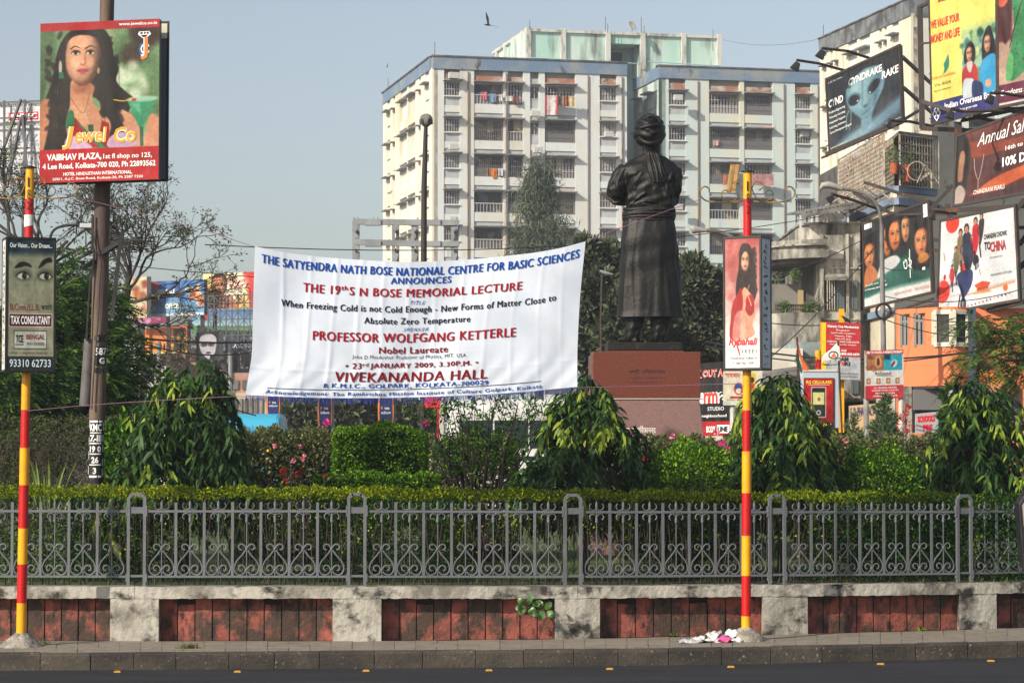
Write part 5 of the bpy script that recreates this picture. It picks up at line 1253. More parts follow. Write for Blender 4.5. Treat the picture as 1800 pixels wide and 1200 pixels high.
# --- house with the caged balcony
house = thing('caged_balcony_house', 'cream house with slate blue bands and a flower filled wire caged corner balcony', 'house', P(1600, 760, 96))
Dc = 92.0
def hx(px, D): return XP(px, D, 8)
zg = 0.0
# volume: left face from (1487, D=101) to corner (1568, D=92); front from corner to (1760, D=96)
def prismz(m, pts, z0, z1):
    n = len(pts); m.add([(x, y, z0) for x, y in pts] + [(x, y, z1) for x, y in pts], [tuple(range(n - 1, -1, -1)), tuple(range(n, 2 * n))] + [(i, (i + 1) % n, (i + 1) % n + n, i + n) for i in range(n)])
A = (hx(1490, 102), 102); B = (hx(1572, 93), 93); C_ = (hx(1640, 94.5), 94.5); E_ = (hx(1700, 96), 96); G_ = (hx(1840, 100), 100)
def off(p, q, d):
    dx, dy = q[0] - p[0], q[1] - p[1]; L = math.hypot(dx, dy); return (p[0] + dy / L * d, p[1] - dx / L * d), (q[0] + dy / L * d, q[1] - dx / L * d)
zb1 = ZP(362, 93); ztop = ZP(200, 95)
m = MB(); prismz(m, [A, B, C_, (hx(1640, 94.5), 112), (A[0], 112)], 0, zb1); m.obj('wall', mCreamB, house)
m = MB(); prismz(m, [C_, G_, (G_[0], 112), (C_[0], 112)], 0, ZP(225, 96)); m.obj('wall', mCreamB, house)
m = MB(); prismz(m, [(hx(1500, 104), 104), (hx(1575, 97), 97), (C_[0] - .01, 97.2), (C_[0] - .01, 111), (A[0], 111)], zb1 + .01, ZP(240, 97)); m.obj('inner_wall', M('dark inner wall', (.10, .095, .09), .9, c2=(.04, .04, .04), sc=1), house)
def band(p, q, z0, z1, out, mat, name='band'):
    a, b = off(p, q, out); m = MB(); n_ = ((b[0] - p[0]), 0)
    m.add([(a[0], a[1], z0), (b[0], b[1], z0), (b[0], b[1], z1), (a[0], a[1], z1), (p[0], p[1], z0), (q[0], q[1], z0), (q[0], q[1], z1), (p[0], p[1], z1)], [(0, 1, 2, 3), (7, 6, 5, 4), (0, 4, 5, 1), (1, 5, 6, 2), (2, 6, 7, 3), (3, 7, 4, 0)])
    return m.obj(name, mat, house)
for y0, y1 in ((327, 338), (348, 360)):
    z1, z0 = ZP(y0, 93), ZP(y1, 93)
    band(A, B, z0, z1, .22, mBlueB); band(B, C_, z0, z1, .25, mBlueB)
band(A, B, ZP(347.5, 93), ZP(338.5, 93), .12, mCreamB); band(B, C_, ZP(347.5, 93), ZP(338.5, 93), .15, mCreamB)
for y0, y1 in ((385, 400), (540, 552)): band(A, B, ZP(y1, 93), ZP(y0, 93), .15, mBlueB)
mCage = M('white iron cage', (.46, .44, .38), .6, c2=(.3, .2, .12), sc=3)
def cage(p, q, z0, z1, nb, nh, out, name):
    a, b = off(p, q, out); m = MB(); a = Vector((a[0], a[1], 0)); b = Vector((b[0], b[1], 0))
    for k in range(nb + 1):
        x = a.lerp(b, k / nb); m.beam(x + ZZ * z0, x + ZZ * z1, .028 if 0 < k < nb else .06)
    for k in range(nh + 1):
        z = z0 + (z1 - z0) * k / nh; m.beam(a + ZZ * z, b + ZZ * z, .03 if 0 < k < nh else .06, .03)
        if nh > 3 and 0 < k < nh:
            for j in range(nb):
                x0 = a.lerp(b, j / nb); x1 = a.lerp(b, (j + .5) / nb); x2 = a.lerp(b, (j + 1) / nb); m.beam(x0 + ZZ * (z + .09), x1 + ZZ * z, .02); m.beam(x1 + ZZ * z, x2 + ZZ * (z + .09), .02)
    m.obj(name, mCage, house)
zc0, zc1 = ZP(327, 93), ZP(238, 93)
cage(B, C_, zc0 + .0, zc1, 14, 6, .30, 'balcony_cage')
cage(A, B, zc0 - .2, zc1 + .1, 34, 13, .35, 'balcony_cage')
m = MB(); a, b = off(A, B, .9); a = Vector((a[0], a[1], 0)); b = Vector((b[0], b[1], 0)); a2 = Vector((A[0], A[1], 0)); b2 = Vector((B[0], B[1], 0))
for k in range(9):
    x = a.lerp(b, k / 8); y_ = a2.lerp(b2, k / 8); m.beam(x + ZZ * (zc0 + .1), y_ + ZZ * (zc0 - .6), .05)
m.beam(a + ZZ * (zc0 + .1), b + ZZ * (zc0 + .1), .06); m.obj('cage_bracket', mCage, house)
m = MB(); a_, b_ = off(B, C_, .28); prismz(m, [a_, b_, (b_[0], b_[1] + 3.2), (a_[0], a_[1] + 3.2)], zc1 + .02, zc1 + .14); m.obj('balcony_roof', M('corrugated dark sheet', (.08, .08, .085), .6, c2=(.2, .19, .17), sc=2), house)
m = MB(); prismz(m, [(A[0] - .5, A[1]), (B[0] - .3, B[1] - .4), (B[0], B[1] + 2), (A[0], A[1] + 1)], ZP(220, 97), ZP(219, 97)); m.obj('awning', M('corrugated dark sheet', 0), house)
# far side wire mesh wall behind the flowers
m = MB(); prismz(m, [(A[0] + .3, A[1] + .5), (B[0] + .1, B[1] + .5), (B[0] + .1, B[1] + .6), (A[0] + .3, A[1] + .6)], zc0, zc1); m.obj('reed_screen', M('reed screen', (.42, .36, .25), .9, c2=(.2, .17, .11), sc=3, st=(5, 5, .6), c3=(.08, .07, .05), sc3=2, lo3=.55, hi3=.65), house)
# window at the right with bars
wn_ = Panel(P(1662, 240, 95.3), P(1688, 238, 95.9), P(1688, 327, 95.9), P(1662, 327, 95.3)); wn_.n = Vector((0, -1, 0)); wo = wn_.board('window', mDarkW, house, .02, mDarkW)
m = MB()
for k in range(6): m.beam(wn_.pt(k * 20, 0, .06), wn_.pt(k * 20, 100, .06), .035)
for k in range(6): m.beam(wn_.pt(0, k * 20, .06), wn_.pt(100, k * 20, .06), .03)
m.obj('window_bars', mCage, house)
# potted flowers in the cage
mTerra = M('terracotta', (.42, .10, .04), .8)
def pot(px, py, D, r=.16, h=.3, flower=None, lbl='', col='flowers'):
    c = P(px, py, D); t = thing('potted_plant', lbl, 'potted plant', c, 'pots in the caged balcony'); m = MB(); m.lathe([(r * .7, 0), (r, h), (r * 1.1, h), (r * 1.1, h + .04), (r * .8, h + .04)], c, 14); m.obj('pot', mTerra, t, smooth=40)
    rr = np.random.RandomState(int(px)); Pn = rr.normal(0, 1, (160, 3)) * (.17, .17, .22) + np.array(c) + (0, 0, h + .3); link('foliage', leaves('foliage', Pn, rr.normal(0, 1, (160, 3)), .12, .05, rr), leafmat('pot leaves', (.03, .07, .02), (.13, .2, .05)), t)
    if flower is not None:
        Pn = rr.normal(0, 1, (60, 3)) * (.22, .12, .22) + np.array(c) + (0, 0, h + .5); link('flowers', leaves('flowers', Pn, rr.normal(0, 1, (60, 3)), .10, .09, rr), flower, t)
mPinkF = leafmat('pink petals', (.45, .10, .22), (.75, .30, .45), .6); mMag = leafmat('magenta petals', (.50, .02, .18), (.75, .05, .32), .6)
pot(1572, 306, 92.6, .17, .36, None, 'bright orange terracotta pot with a leafy plant in the cage corner')
pot(1594, 320, 93, .2, .6, None, 'tall dark terracotta pot behind the front cage bars')
pot(1530, 283, 97.5, .14, .25, mMag, 'small pot with a single magenta bloom high in the side cage')
pot(1547, 312, 95.4, .16, .3, mPinkF, 'pot with the largest mass of pink flowers in the side cage')
pot(1513, 318, 99, .14, .25, mPinkF, 'pot with pink flowers at the far lower end of the side cage')
pot(1504, 330, 100, .14, .25, mPinkF, 'pot with pink flowers nearest the street lamp head')
m = MB(); c = P(1612, 322, 92.4)
for a0 in (0, 1.6): m.tube([c + Vector((.35 * math.cos(t), .05, .45 + .35 * math.sin(t))) for t in np.linspace(a0, a0 + 4.5, 12)], .02, 5)
m.tube([c, c + Vector((.3, 0, .7)), c + Vector((.8, 0, 0))], .02, 5); tag(m.obj('folding_chair', mCage), 'white wire folding chair standing behind the front cage bars', 'chair')
# plants on the terrace edge above with red leaves
# --- old mouldy concrete house with curved balconies
old = thing('old_concrete_house', 'mouldy grey concrete house with curved balconies and green shuttered windows', 'house', P(1440, 760, 96))
Do = 97.0
def PXo(px, D=Do, z=6): return XP(px, D, z)
def cx_slab(pxs, z0, z1, D, depth, name, mat=mGreyC, rnd=0):
    m = MB(); a, b = PXo(pxs[0], D), PXo(pxs[1], D); pts = []
    if rnd:
        for i in range(13): t = math.pi / 2 * i / 12; pts.append((a + rnd - rnd * math.cos(t) * 1.0, D + rnd - rnd * math.sin(t)))
        pts += [(b, D), (b, D + depth), (a, D + depth)]
    else: pts = [(a, D), (b, D), (b, D + depth), (a, D + depth)]
    prismz(m, pts, z0, z1); return m.obj(name, mat, old, smooth=30)
Z = lambda y: ZP(y, Do)
cx_slab((1444, 1513), 0, Z(413), Do + .0, 10, 'wall')
cx_slab((1411, 1513), Z(424) + .01, Z(392), Do + .3, 9, 'roof_parapet', rnd=1.6)
cx_slab((1409, 1514), Z(392), Z(388.5), Do + .15, 9, 'parapet_coping', rnd=1.6)
cx_slab((1358, 1443.5), Z(455), Z(423), Do - .8, 5, 'balcony', rnd=2.2)
cx_slab((1356, 1443.5), Z(434), Z(431), Do - 1.0, 5, 'balcony_ledge', rnd=2.2)
cx_slab((1362, 1443.5), Z(462), Z(455.2), Do - .3, 5, 'balcony_underside', M('dark soffit', (.05, .048, .045), .95, c2=(.12, .11, .10), sc=1), rnd=2.0)  # balcony underside coloured darker than the wall
cx_slab((1360, 1443.5), Z(612), Z(551), Do - .8, 4, 'balcony', rnd=1.2)
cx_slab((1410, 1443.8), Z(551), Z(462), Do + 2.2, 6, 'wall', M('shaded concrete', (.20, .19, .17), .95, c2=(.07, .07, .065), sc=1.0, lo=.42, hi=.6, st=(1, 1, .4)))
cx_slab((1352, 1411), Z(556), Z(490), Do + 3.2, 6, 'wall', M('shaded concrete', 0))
cx_slab((1404, 1444), Z(412.9), Z(392), Do + 2, 6, 'wall')
# vertical pilasters
for a, b in ((1443, 1449), (1488, 1493)): cx_slab((a, b), Z(560), Z(412), Do - .18, .3, 'pilaster')
cx_slab((1452, 1484), Z(455), Z(440), Do - .08, .2, 'panel', M('pale peeling plaster', (.55, .52, .46), .95, c2=(.25, .24, .22), sc=2))
def shut(pxa, pxb, ya, yb_, half=False, D=None):
    D = D or Do; m = MB(); m.ab((PXo(pxa, D), D - .06, Z(yb_)), (PXo(pxb, D), D - .02, Z(ya))); w = m.obj('window', mDarkW, old)
    n = int((yb_ - ya) / 2.2); a0 = pxa + (pxb - pxa) * (.62 if half else 0)
    for s_ in ((a0, pxb),):
        mm = MB(); mm.ab((PXo(s_[0], D), D - .14, Z(yb_)), (PXo(s_[0], D) + .05, D - .06, Z(ya))); mm.ab((PXo(s_[1], D) - .05, D - .14, Z(yb_)), (PXo(s_[1], D), D - .06, Z(ya)))
        for k in range(n):
            z = Z(yb_) + (Z(ya) - Z(yb_)) * (k + .5) / n; mm.beam((PXo(s_[0], D) + .05, D - .10, z), (PXo(s_[1], D) - .05, D - .10, z), .03, .045)
        o = mm.obj('shutter', mShut, w)
    if half:
        mm = MB()
        for k in range(4): x = PXo(pxa, D) + (PXo(a0, D) - PXo(pxa, D)) * (k + 1) / 5; mm.beam((x, D - .09, Z(yb_)), (x, D - .09, Z(ya)), .03)
        mm.obj('window_bars', mCage, w)
    return w
shut(1450, 1484, 493, 545, True); shut(1497, 1507, 493, 544); shut(1496, 1508, 668, 692)
m = MB(); m.slab([Vector((PXo(1445), Do - .9, Z(495))), Vector((PXo(1483), Do - .9, Z(495))), Vector((PXo(1487), Do, Z(484))), Vector((PXo(1452), Do, Z(484)))], (0, 0, .06)); m.obj('window_hood', mGreyC, old)
m = MB(); m.ab((PXo(1414), Do + 2.1, Z(548)), (PXo(1424), Do + 2.19, Z(504))); m.obj('doorway', M('dim yellow curtain', (.35, .27, .14), .9), old)
m = MB()
for k in range(16): x = PXo(1362 + k * 3.2); m.beam((x, Do - .2, Z(551)), (x, Do - .2, Z(536)), .03); m.tube([(x, Do - .2, Z(536)), (x + .08, Do - .2, Z(541)), (x, Do - .2, Z(546))], .018, 4)
m.beam((PXo(1361), Do - .2, Z(536)), (PXo(1413), Do - .2, Z(536)), .04); m.obj('balcony_railing', mSteel, old)
for px, y, w_, lb in ((1432, 540, 9, 'ferny plant at the open end of the lower curved balcony'), (1418, 545, 8, 'plant left of the ferny one behind the lower balcony railing'), (1378, 540, 9, 'low potted greenery on the lower balcony railing near the light box'), (1398, 484, 7, 'small plant on the roof between the curved balcony and the flats')):
    rs = np.random.RandomState(px); c = np.array(P(px, y, Do - .3)); Pn = c + rs.normal(0, 1, (260, 3)) * (w_ * .012, .12, w_ * .014); tag(link('balcony_plant', leaves('balcony_plant', Pn, rs.normal(0, 1, (260, 3)) + (0, 0, .5), .16, .035, rs), leafmat('pot leaves', (.03, .07, .02), (.13, .2, .05))), lb, 'plant', 'plants on the mouldy house')
for z_ in (470, 560, 640): cx_slab((1443.5, 1513.5), Z(z_ + 2.5), Z(z_), Do - .1, .3, 'moulding')
shut(1452, 1482, 600, 650)
# awning on posts
m = MB(); mAw = M('corrugated awning', (.17, .165, .155), .8, c2=(.07, .065, .06), sc=1.4, lo=.45, hi=.6); n = 40; V = []
for i in range(n + 1):
    t = i / n; px = 1401 + (1504 - 1401) * t; yf = 380 - 19 * t ** .8; z = Z(yf) + .035 * math.sin(i * 2.4)
    V += [(PXo(px), Do - .6, z), (PXo(px), Do + 3.4, z + .35)]
m.add(V, [(2 * i, 2 * i + 2, 2 * i + 3, 2 * i + 1) for i in range(n)]); o = m.obj('awning', mAw, old); s_ = o.modifiers.new('t', 'SOLIDIFY'); s_.thickness = .05
m = MB(); m.beam((PXo(1402), Do - .6, Z(383)), (PXo(1504), Do - .6, Z(365)), .06, .16)
m.obj('awning_edge', mAw, old)
for px in (1405, 1418, 1431, 1447, 1453, 1490):
    m = MB(); m.beam((PXo(px), Do - .3 if px > 1410 else Do - .6, Z(392 if px > 1410 else 418)), (PXo(px), Do - .3 if px > 1410 else Do - .6, Z(382 - (px - 1400) * .17)), .07); m.obj('awning_post', mCol, old)
# lower ground floor parts of the old house
m = MB(); m.ab((PXo(1508.5), Do + 1, 0), (PXo(1592), Do + 8, Z(543))); m.obj('wall', M('pale stained wall', (.48, .45, .39), .95, c2=(.28, .26, .23), sc=.9, lo=.45, hi=.62, st=(1, 1, .35), c3=(.1, .09, .08), sc3=1.8, lo3=.62, hi3=.72), old)
m = MB()
for k in range(26): x = PXo(1513 + k * 2.3); m.beam((x, Do + .95, Z(600)), (x, Do + .95, Z(548)), .05)
m.obj('slatted_screen', M('grey slats', (.36, .34, .30), .8, c2=(.2, .19, .17), sc=2), old)
m = MB(); m.beam((PXo(1480), Do + .2, Z(703)), (PXo(1600), Do + .2, Z(700)), 1.6, .12); m.obj('shop_canopy', mSteel, old)
m = MB(); m.ab((PXo(1480), Do + .0, 0), (PXo(1592), Do + .9, Z(706))); m.obj('shop_front', mDarkW, old)
# --- low white building and shop fronts left of it
low = thing('low_white_building', 'low white flat roofed building behind the black gym hoarding', 'building', P(1320, 760, 88))
m = MB(); m.ab((XP(1236, 88), 88, 0), (XP(1412, 88), 96, ZP(612, 88))); m.obj('wall', M('off white wall', (.60, .57, .48), .9, c2=(.45, .43, .37), sc=.7, c3=(.2, .19, .17), sc3=2, lo3=.63, hi3=.7), low)
m = MB(); m.ab((XP(1402, 88), 88.5, 0), (XP(1446, 88), 96, ZP(600, 88))); m.obj('wall', M('pale blue wall', (.28, .37, .38), .9, c2=(.18, .22, .22), sc=1), low)
m = MB(); m.slab([P(1340, 672, 85.5), P(1425, 655, 85.5), P(1412, 645, 88), P(1340, 655, 88)], (0, 0, .06)); m.obj('tin_roof', mAw, low)
for k in range(5): m = MB(); m.beam(P(1345 + k * 17, 672 - k * 3, 85.6), P(1345 + k * 17, 760, 85.6), .1); m.obj('roof_post', mSteel, low)
m = MB(); m.ab((XP(1345, 87), 87.5, 0), (XP(1410, 87), 87.9, ZP(668, 87))); m.obj('shop_opening', mDarkW, low)
# --- orange building
ora = thing('orange_building', 'bright orange building with rounded corner and white framed windows under the movie hoardings', 'building', P(1680, 760, 72))
Dr = 72.0; xo = lambda px: XP(px, Dr, 5); Zo = lambda y: ZP(y, Dr)
def ocurve(px):
    """plan depth along the rounded corner"""
    t = (px - 1641) / 60
    if px < 1641: return Dr + (1641 - px) * .022
    if px < 1701: return Dr - .3 * math.sin(t * math.pi) * 1.0
    return Dr + (px - 1701) * .01
def oband(a, b, y0, y1, out, name, mat, step=3, thick=.35, sm=35):
    m = MB(); n = max(1, int((b - a) / step)); V = []
    for i in range(n + 1):
        px = a + (b - a) * i / n; D = ocurve(px) - out
        V += [(xo(px), D, Zo(y1)), (xo(px), D, Zo(y0)), (xo(px), D + thick, Zo(y0)), (xo(px), D + thick, Zo(y1))]
    fs = [(0, 1, 2, 3), tuple(4 * n + k for k in (3, 2, 1, 0))] + [(4 * i + k, 4 * i + (k + 1) % 4, 4 * i + 4 + (k + 1) % 4, 4 * i + 4 + k) for i in range(n) for k in range(4)]
    m.add(V, fs); return m.obj(name, mat, ora, smooth=sm)
oband(1589, 1706, 606, 674, 0, 'wall', mOrange); oband(1589, 1706, 674.2, 678, .06, 'cornice', mOrange)
oband(1589, 1706, 540, 549, 0, 'wall', mOrange)
for a, b in ((1589, 1593), (1607.5, 1613), (1630, 1641)): oband(a, b, 549, 606, 0, 'pier', mOrange)
oband(1592, 1706, 548, 607, -.45, 'room', mDarkW, thick=.1)
for a, b in ((1593, 1607.5), (1613, 1630)):
    m = MB(); D = ocurve((a + b) / 2) + .12
    for px in (a + .8, (a + b) / 2, b - .8): m.beam((xo(px), D, Zo(606)), (xo(px), D, Zo(549)), .07)
    for y in (550, 562, 605.5): m.beam((xo(a), D, Zo(y)), (xo(b), D, Zo(y)), .06, .07)
    f_ = m.obj('window', M('dull steel frame', (.25, .26, .25), .5), ora)
    m = MB(); m.add([(xo(a), D + .03, Zo(606)), (xo(b), D + .03, Zo(606)), (xo(b), D + .03, Zo(549)), (xo(a), D + .03, Zo(549))], [(0, 1, 2, 3)]); m.obj('pane', M('dark glass', (.02, .025, .028), .08, spec=.6), f_)
mWF = M('cream window frame', (.66, .60, .48), .6)
for a, b in ((1642, 1670), (1673, 1701)):
    m = MB(); D0, D1 = ocurve(a) - .03, ocurve(b) - .03; p0 = lambda y: Vector((xo(a), D0, Zo(y))); p1 = lambda y: Vector((xo(b), D1, Zo(y)))
    m.beam(p0(607), p0(548), .14, .12); m.beam(p1(607), p1(548), .14, .12)
    for y in (549, 606): m.beam(p0(y), p1(y), .12, .13)
    f_ = m.obj('window', mWF, ora, bevel=.01); m = MB(); e = Vector((0, .05, 0)); m.add([p0(606) + e, p1(606) + e, p1(549) + e, p0(549) + e], [(0, 1, 2, 3)]); m.obj('pane', M('dark glass', 0), f_)
m = MB(); m.ab((xo(1706), Dr + .2, 0), (xo(1840), Dr + 10, Zo(541))); m.obj('wall', mOrange, ora)
m = MB(); prismz(m, [(xo(1589.5), Dr + 1.6), (xo(1706), Dr + 1.6), (xo(1706), Dr + 7), (XP(1594, Dr + 7, 5), Dr + 7)], 0, Zo(541)); m.obj('core', mOrange, ora)
m = MB(); m.ab((xo(1701), Dr - .4, Zo(760)), (xo(1712), Dr + .1, Zo(541))); m.obj('drain_shaft', M('dark blue grey shaft', (.05, .065, .085), .7), ora)
oband(1604, 1700, 679, 683, .25, 'ledge', mSteel, thick=1.6)
m = MB(); m.ab((xo(1606), Dr + .3, Zo(760)), (xo(1700), Dr + .5, Zo(684))); m.obj('shop_opening', mDarkW, ora)
m = MB()
for k in range(22): x = xo(1608 + k * 3.3); m.beam((x, Dr + .2, Zo(720)), (x, Dr + .2, Zo(684)), .06)
m.obj('roller_grille', M('grey grille slats', (.16, .16, .155), .6), ora)
m = MB(); m.ab((xo(1589), Dr + .4, 0), (xo(1606), Dr + .8, Zo(678))); m.obj('pier', mGreyC, ora)
ac = thing('air_conditioner_unit', 'white air conditioner box under the orange building ledge', 'air conditioner', P(1674, 708, Dr - .2)); m = MB(); m.ab((xo(1664), Dr - .5, Zo(709)), (xo(1686), Dr + .15, Zo(685))); m.obj('casing', M('aged white metal', 0), ac, bevel=.01)
m = MB(); c = Vector((xo(1677), Dr - .53, Zo(694))); m.lathe([(.02, 0), (.16, .0), (.17, .02), (.02, .03)], (0, 0, 0), 20); o = link('fan', m.mesh('fan'), mDarkW); o.location = c; o.rotation_euler = (math.pi / 2, 0, 0); par(o, ac)
# ---------------- hoardings ----------------
def hoard(name, lbl, pn, pic, post=True, thick=.12, legs=None, framew=.08):
    pn.n = pn.n; t = thing(name, lbl, 'billboard', pn.pt(50, 100)); pn.board('poster', pic.mat(name + ' print', .5) if isinstance(pic, Pic) else pic, t, thick, mBack)
    rails(pn, mSteel, t, framew, -.02)
    pn.done(t)
    if legs:
        m = MB()
        for (u, v, d, px, py, D) in legs: m.beam(pn.pt(u, v, -.1), P(px, py, D), .12)
        m.obj('support', mSteel, t)
    return t
# black billboard with a pale alien head
pn = Panel(P(1451.5, 140, 88), P(1580.5, 80, 82), P(1585.5, 215, 82), P(1458, 271, 88)); pn.dn = .02
pc = Pic(300, 320, '2c3138'); pc.vgrad(0, 100, '23282e', '3c424b')
pc.poly([(8, 96), (30, 84), (60, 80), (100, 66), (100, 82), (60, 96), (30, 104)], '7a9db0', 14, True, .9); pc.poly([(20, 94), (50, 84), (62, 86), (44, 96)], 'a8c8d4', 10, True, .8)
pc.poly([(30, 22), (46, 12), (60, 10), (74, 14), (80, 26), (78, 44), (68, 60), (62, 72), (60, 84), (50, 90), (46, 84), (46, 72), (38, 62), (30, 50), (27, 36)], '7ba0ae', 4, True)
pc.poly([(34, 24), (48, 15), (60, 14), (60, 40), (52, 60), (42, 56), (34, 44)], 'a3c4cc', 12, True, .8); pc.poly([(70, 20), (77, 30), (72, 48), (64, 62), (66, 40)], '56788a', 6, True, .8)
pc.line([(52, 14), (50, 34), (49, 56)], 5, '6a8fa0', 4); pc.ell(38, 43, 9.5, 8.5, '5c8090', 3, 35); pc.ell(38, 44, 7.6, 6.6, '1d2126', 2, 35); pc.ell(66, 36, 12, 7.5, '5c8090', 3, -52); pc.ell(66, 37, 9.5, 5.6, '1c2025', 2, -52)
pc.ell(43, 47, 1.2, 1, 'eef4f6', .8); pc.ell(60, 43, 1.2, 1, 'eef4f6', .8)
pc.line([(48, 68), (54, 66), (60, 63)], 2, '3c5864', 1); pc.line([(46, 72), (52, 74), (60, 70)], 2, '5a7c8a', 2); pc.ell(53, 58, 3, 2, '5a7c8a', 2)
for i in range(5): pc.line([(40 + i * 2, 50), (44 + i * 2, 64)], 1.2, '6d92a0', 1, al=.7)
pc.line([(30, 55), (27, 62), (26, 78)], 3.4, '9fc2cc', 1.2); pc.line([(33, 56), (33, 66), (30, 80)], 3.0, '8fb4c0', 1.2); pc.noise(.04, 5)
pn.text('CYNDRAKE', 55, 18.5, 46, 9.5, mWht, .03, .1); pn.text('RAKE', 88, 29, 22, 10, mWht, .03, .1); pn.text('CYND', 13.5, 35, 21, 10, mWht, .03, .1)
for i, s_ in enumerate(('Product Engineering', 'Technology Consulting', 'Integrated Support', 'Learning Solution', 'Career Development Program')): pn.text(s_, 3, 47 + i * 6.7, 23 + (8 if i == 4 else 0), 4.0, mWht, .01, al='l')
pn.text('www.cyndrake.com', 3, 94, 24, 3, M('pale yellow letters', (.7, .7, .4), .6), .01, al='l'); pn.text('an ISO 9001 company', 4, 7, 20, 2, mWht, 0, al='l'); pn.text('www.cyndrake.com', 80, 93, 20, 2.2, mWht, 0, al='l')
hoard('alien_billboard', 'black billboard with a pale blue alien head', pn, pc)
bt_ = MB(); bt_.beam(pn.pt(0, 100, .1), pn.pt(100, 100, .1), .12); bt_.beam(pn.pt(0, 105, .3), pn.pt(100, 105, .3), .06)
for k in range(8): bt_.beam(pn.pt(6 + k * 13, 100, 0), pn.pt(6 + k * 13, 106, .3), .06)
bt_.beam(pn.pt(100, 15, -.1), P(1640, 150, 93), .1); bt_.beam(pn.pt(100, 55, -.1), P(1640, 200, 93), .1); bt_.beam(pn.pt(100, 96, -.1), P(1640, 180, 93), .08)
tag(bt_.obj('billboard_truss', mSteel), 'rusty steel walkway and struts under the black alien billboard', 'truss')
# yellow season's greetings board and green dress board
pn = Panel(P(1633, -12, 78), P(1751, -50, 74.5), P(1753, 190, 74.5), P(1639, 218, 78)); pn.dn = .02
pc = Pic(300, 460, 'f2e67c'); pc.noise(.03, 8); pc.vgrad(84, 100, '33357e', '2f3176')
pc.rect(48, 40, 100, 84, '9cc0a0'); pc.vgrad(30, 42, 'f2e67c', '9fc8a0', 48, 100); pc.blotch(60, 48, 38, 100, 66, ['5f9a7c', '3f7a62', 'b8d0a0', '4a8a8a', 'dfe0a0', '2c5a48'], 5, 4, .8)
pc.rect(48, 66, 100, 84, '6d8a7c', 3); pc.poly([(84, 56), (92, 48), (98, 54), (98, 66), (88, 64)], '2b3a58', 3, True)
pc.poly([(54, 50), (62, 46), (68, 52), (66, 62), (54, 62), (51, 56)], '2a1c1a', 1.5, True); pc.face(59.5, 55, 9.5, 11, 'd8a98c', '8a5a44'); pc.poly([(49, 66), (60, 61), (70, 66), (70, 78), (50, 78)], 'b8302c', 1.5, True); pc.poly([(55, 61), (64, 61), (62, 68), (58, 68)], 'c8c4bc', 1.5, True); pc.poly([(50, 74), (60, 73), (66, 76), (64, 88), (50, 90)], 'ccd6dc', 1.5, True)
pc.poly([(80, 46), (88, 38), (94, 44), (98, 60), (86, 66), (80, 66), (78, 56)], '1c1820', 2, True); pc.face(86.5, 51, 10.5, 13, 'd9aa8e', '8a5a44'); pc.poly([(76, 66), (86, 60), (97, 60), (100, 70), (99, 86), (76, 86)], '35a0cf', 1.5, True); pc.poly([(64, 76), (78, 79), (78, 88), (64, 88)], '243a66', 1, True); pc.ell(87, 80, 5, 3, 'd0a48c', 1.5); pc.rect(0, 87.5, 100, 100, '33357e', .5); pc.poly([(0, 86), (50, 87.5), (50, 100), (0, 100)], '33357e', .5)
pc.poly([(20, 57), (24, 54), (27, 50), (29, 55), (28, 60), (24, 63), (19, 65), (21, 61)], '2a9078', 1)
pn.text("Season's Greetings", 51, 7, 74, 9, M('raspberry letters', (.40, .015, .07), .5), .03, .35)
mRedL = M('red board letters', (.66, .05, .035), .5)
pn.text('WE VALUE YOUR', 24, 25, 44, 6.5, mRedL, .02); pn.text('MONEY AND LIFE', 24, 36, 44, 6.5, mRedL, .02); pn.text('Contact your nearest branch', 20, 66, 36, 3.2, mRedL, 0); pn.text('Toll Free : 1800 425 445', 18, 71.5, 26, 2.3, mInk, 0); pn.text('log on to www.iob.in', 18, 76, 26, 2.3, mInk, 0)
pn.text('Indian Overseas Bank', 60, 89, 78, 4.6, mWht, .02); pn.text('Good people to grow with', 48, 94.6, 46, 2.4, mWht, .01)
for cx_, cy_ in ((8, 90), (5, 93), (11, 93), (8, 96)):
    pn.poly([(cx_, cy_ - 3), (cx_ + 4, cy_), (cx_, cy_ + 3), (cx_ - 4, cy_)], mWht, .02); pn.poly([(cx_, cy_ - 1.7), (cx_ + 2.2, cy_), (cx_, cy_ + 1.7), (cx_ - 2.2, cy_)], M('navy print', (.03, .035, .18), .5), .03)
hoard('yellow_bank_billboard', 'tall yellow bank billboard with SEASONS GREETINGS at the top right', pn, pc)
pn = Panel(P(1754, -20, 74.4), P(1850, -50, 72), P(1850, 170, 72), P(1755, 189, 74.4)); pn.dn = .02
pc = Pic(240, 460, 'c3a796'); pc.blotch(20, 0, 0, 100, 80, ['b89c8c', 'd6c0b0', 'a88878'], 18, 20, .6); pc.rect(0, 0, 26, 46, '6c2c2c', 6); pc.poly([(6, 20), (20, 0), (30, 0), (26, 20), (20, 44), (10, 46)], '4a2224', 4, True)
pc.poly([(26, 0), (52, 0), (50, 30), (58, 54), (60, 70), (44, 76), (28, 80), (16, 76), (20, 60), (30, 36)], '3f8e5a', 2, True); pc.poly([(20, 58), (28, 60), (26, 78), (14, 77)], '62b06c', 2, True); pc.line([(52, 8), (36, 28), (22, 52)], 4, '22321f', 1.2); pc.ell(10, 10, 10, 7, 'd06a48', 2, 20); pc.ell(60, 8, 8, 8, 'd06a48', 2, 20)
for i in range(40): pc.ell(pc.rs.uniform(26, 54), pc.rs.uniform(20, 72), .9, .5, '1f4a2c', .6)
pc.rect(0, 82, 100, 97, '6c2244'); pc.rect(0, 97, 100, 100, 'd8d4d0'); pc.noise(.04, 8)
pn.text('Condoms are the', 42, 89, 74, 5, mWht, .01, .1); hoard('green_dress_billboard', 'billboard with a green dress and maroon strip beside the yellow one', pn, pc)
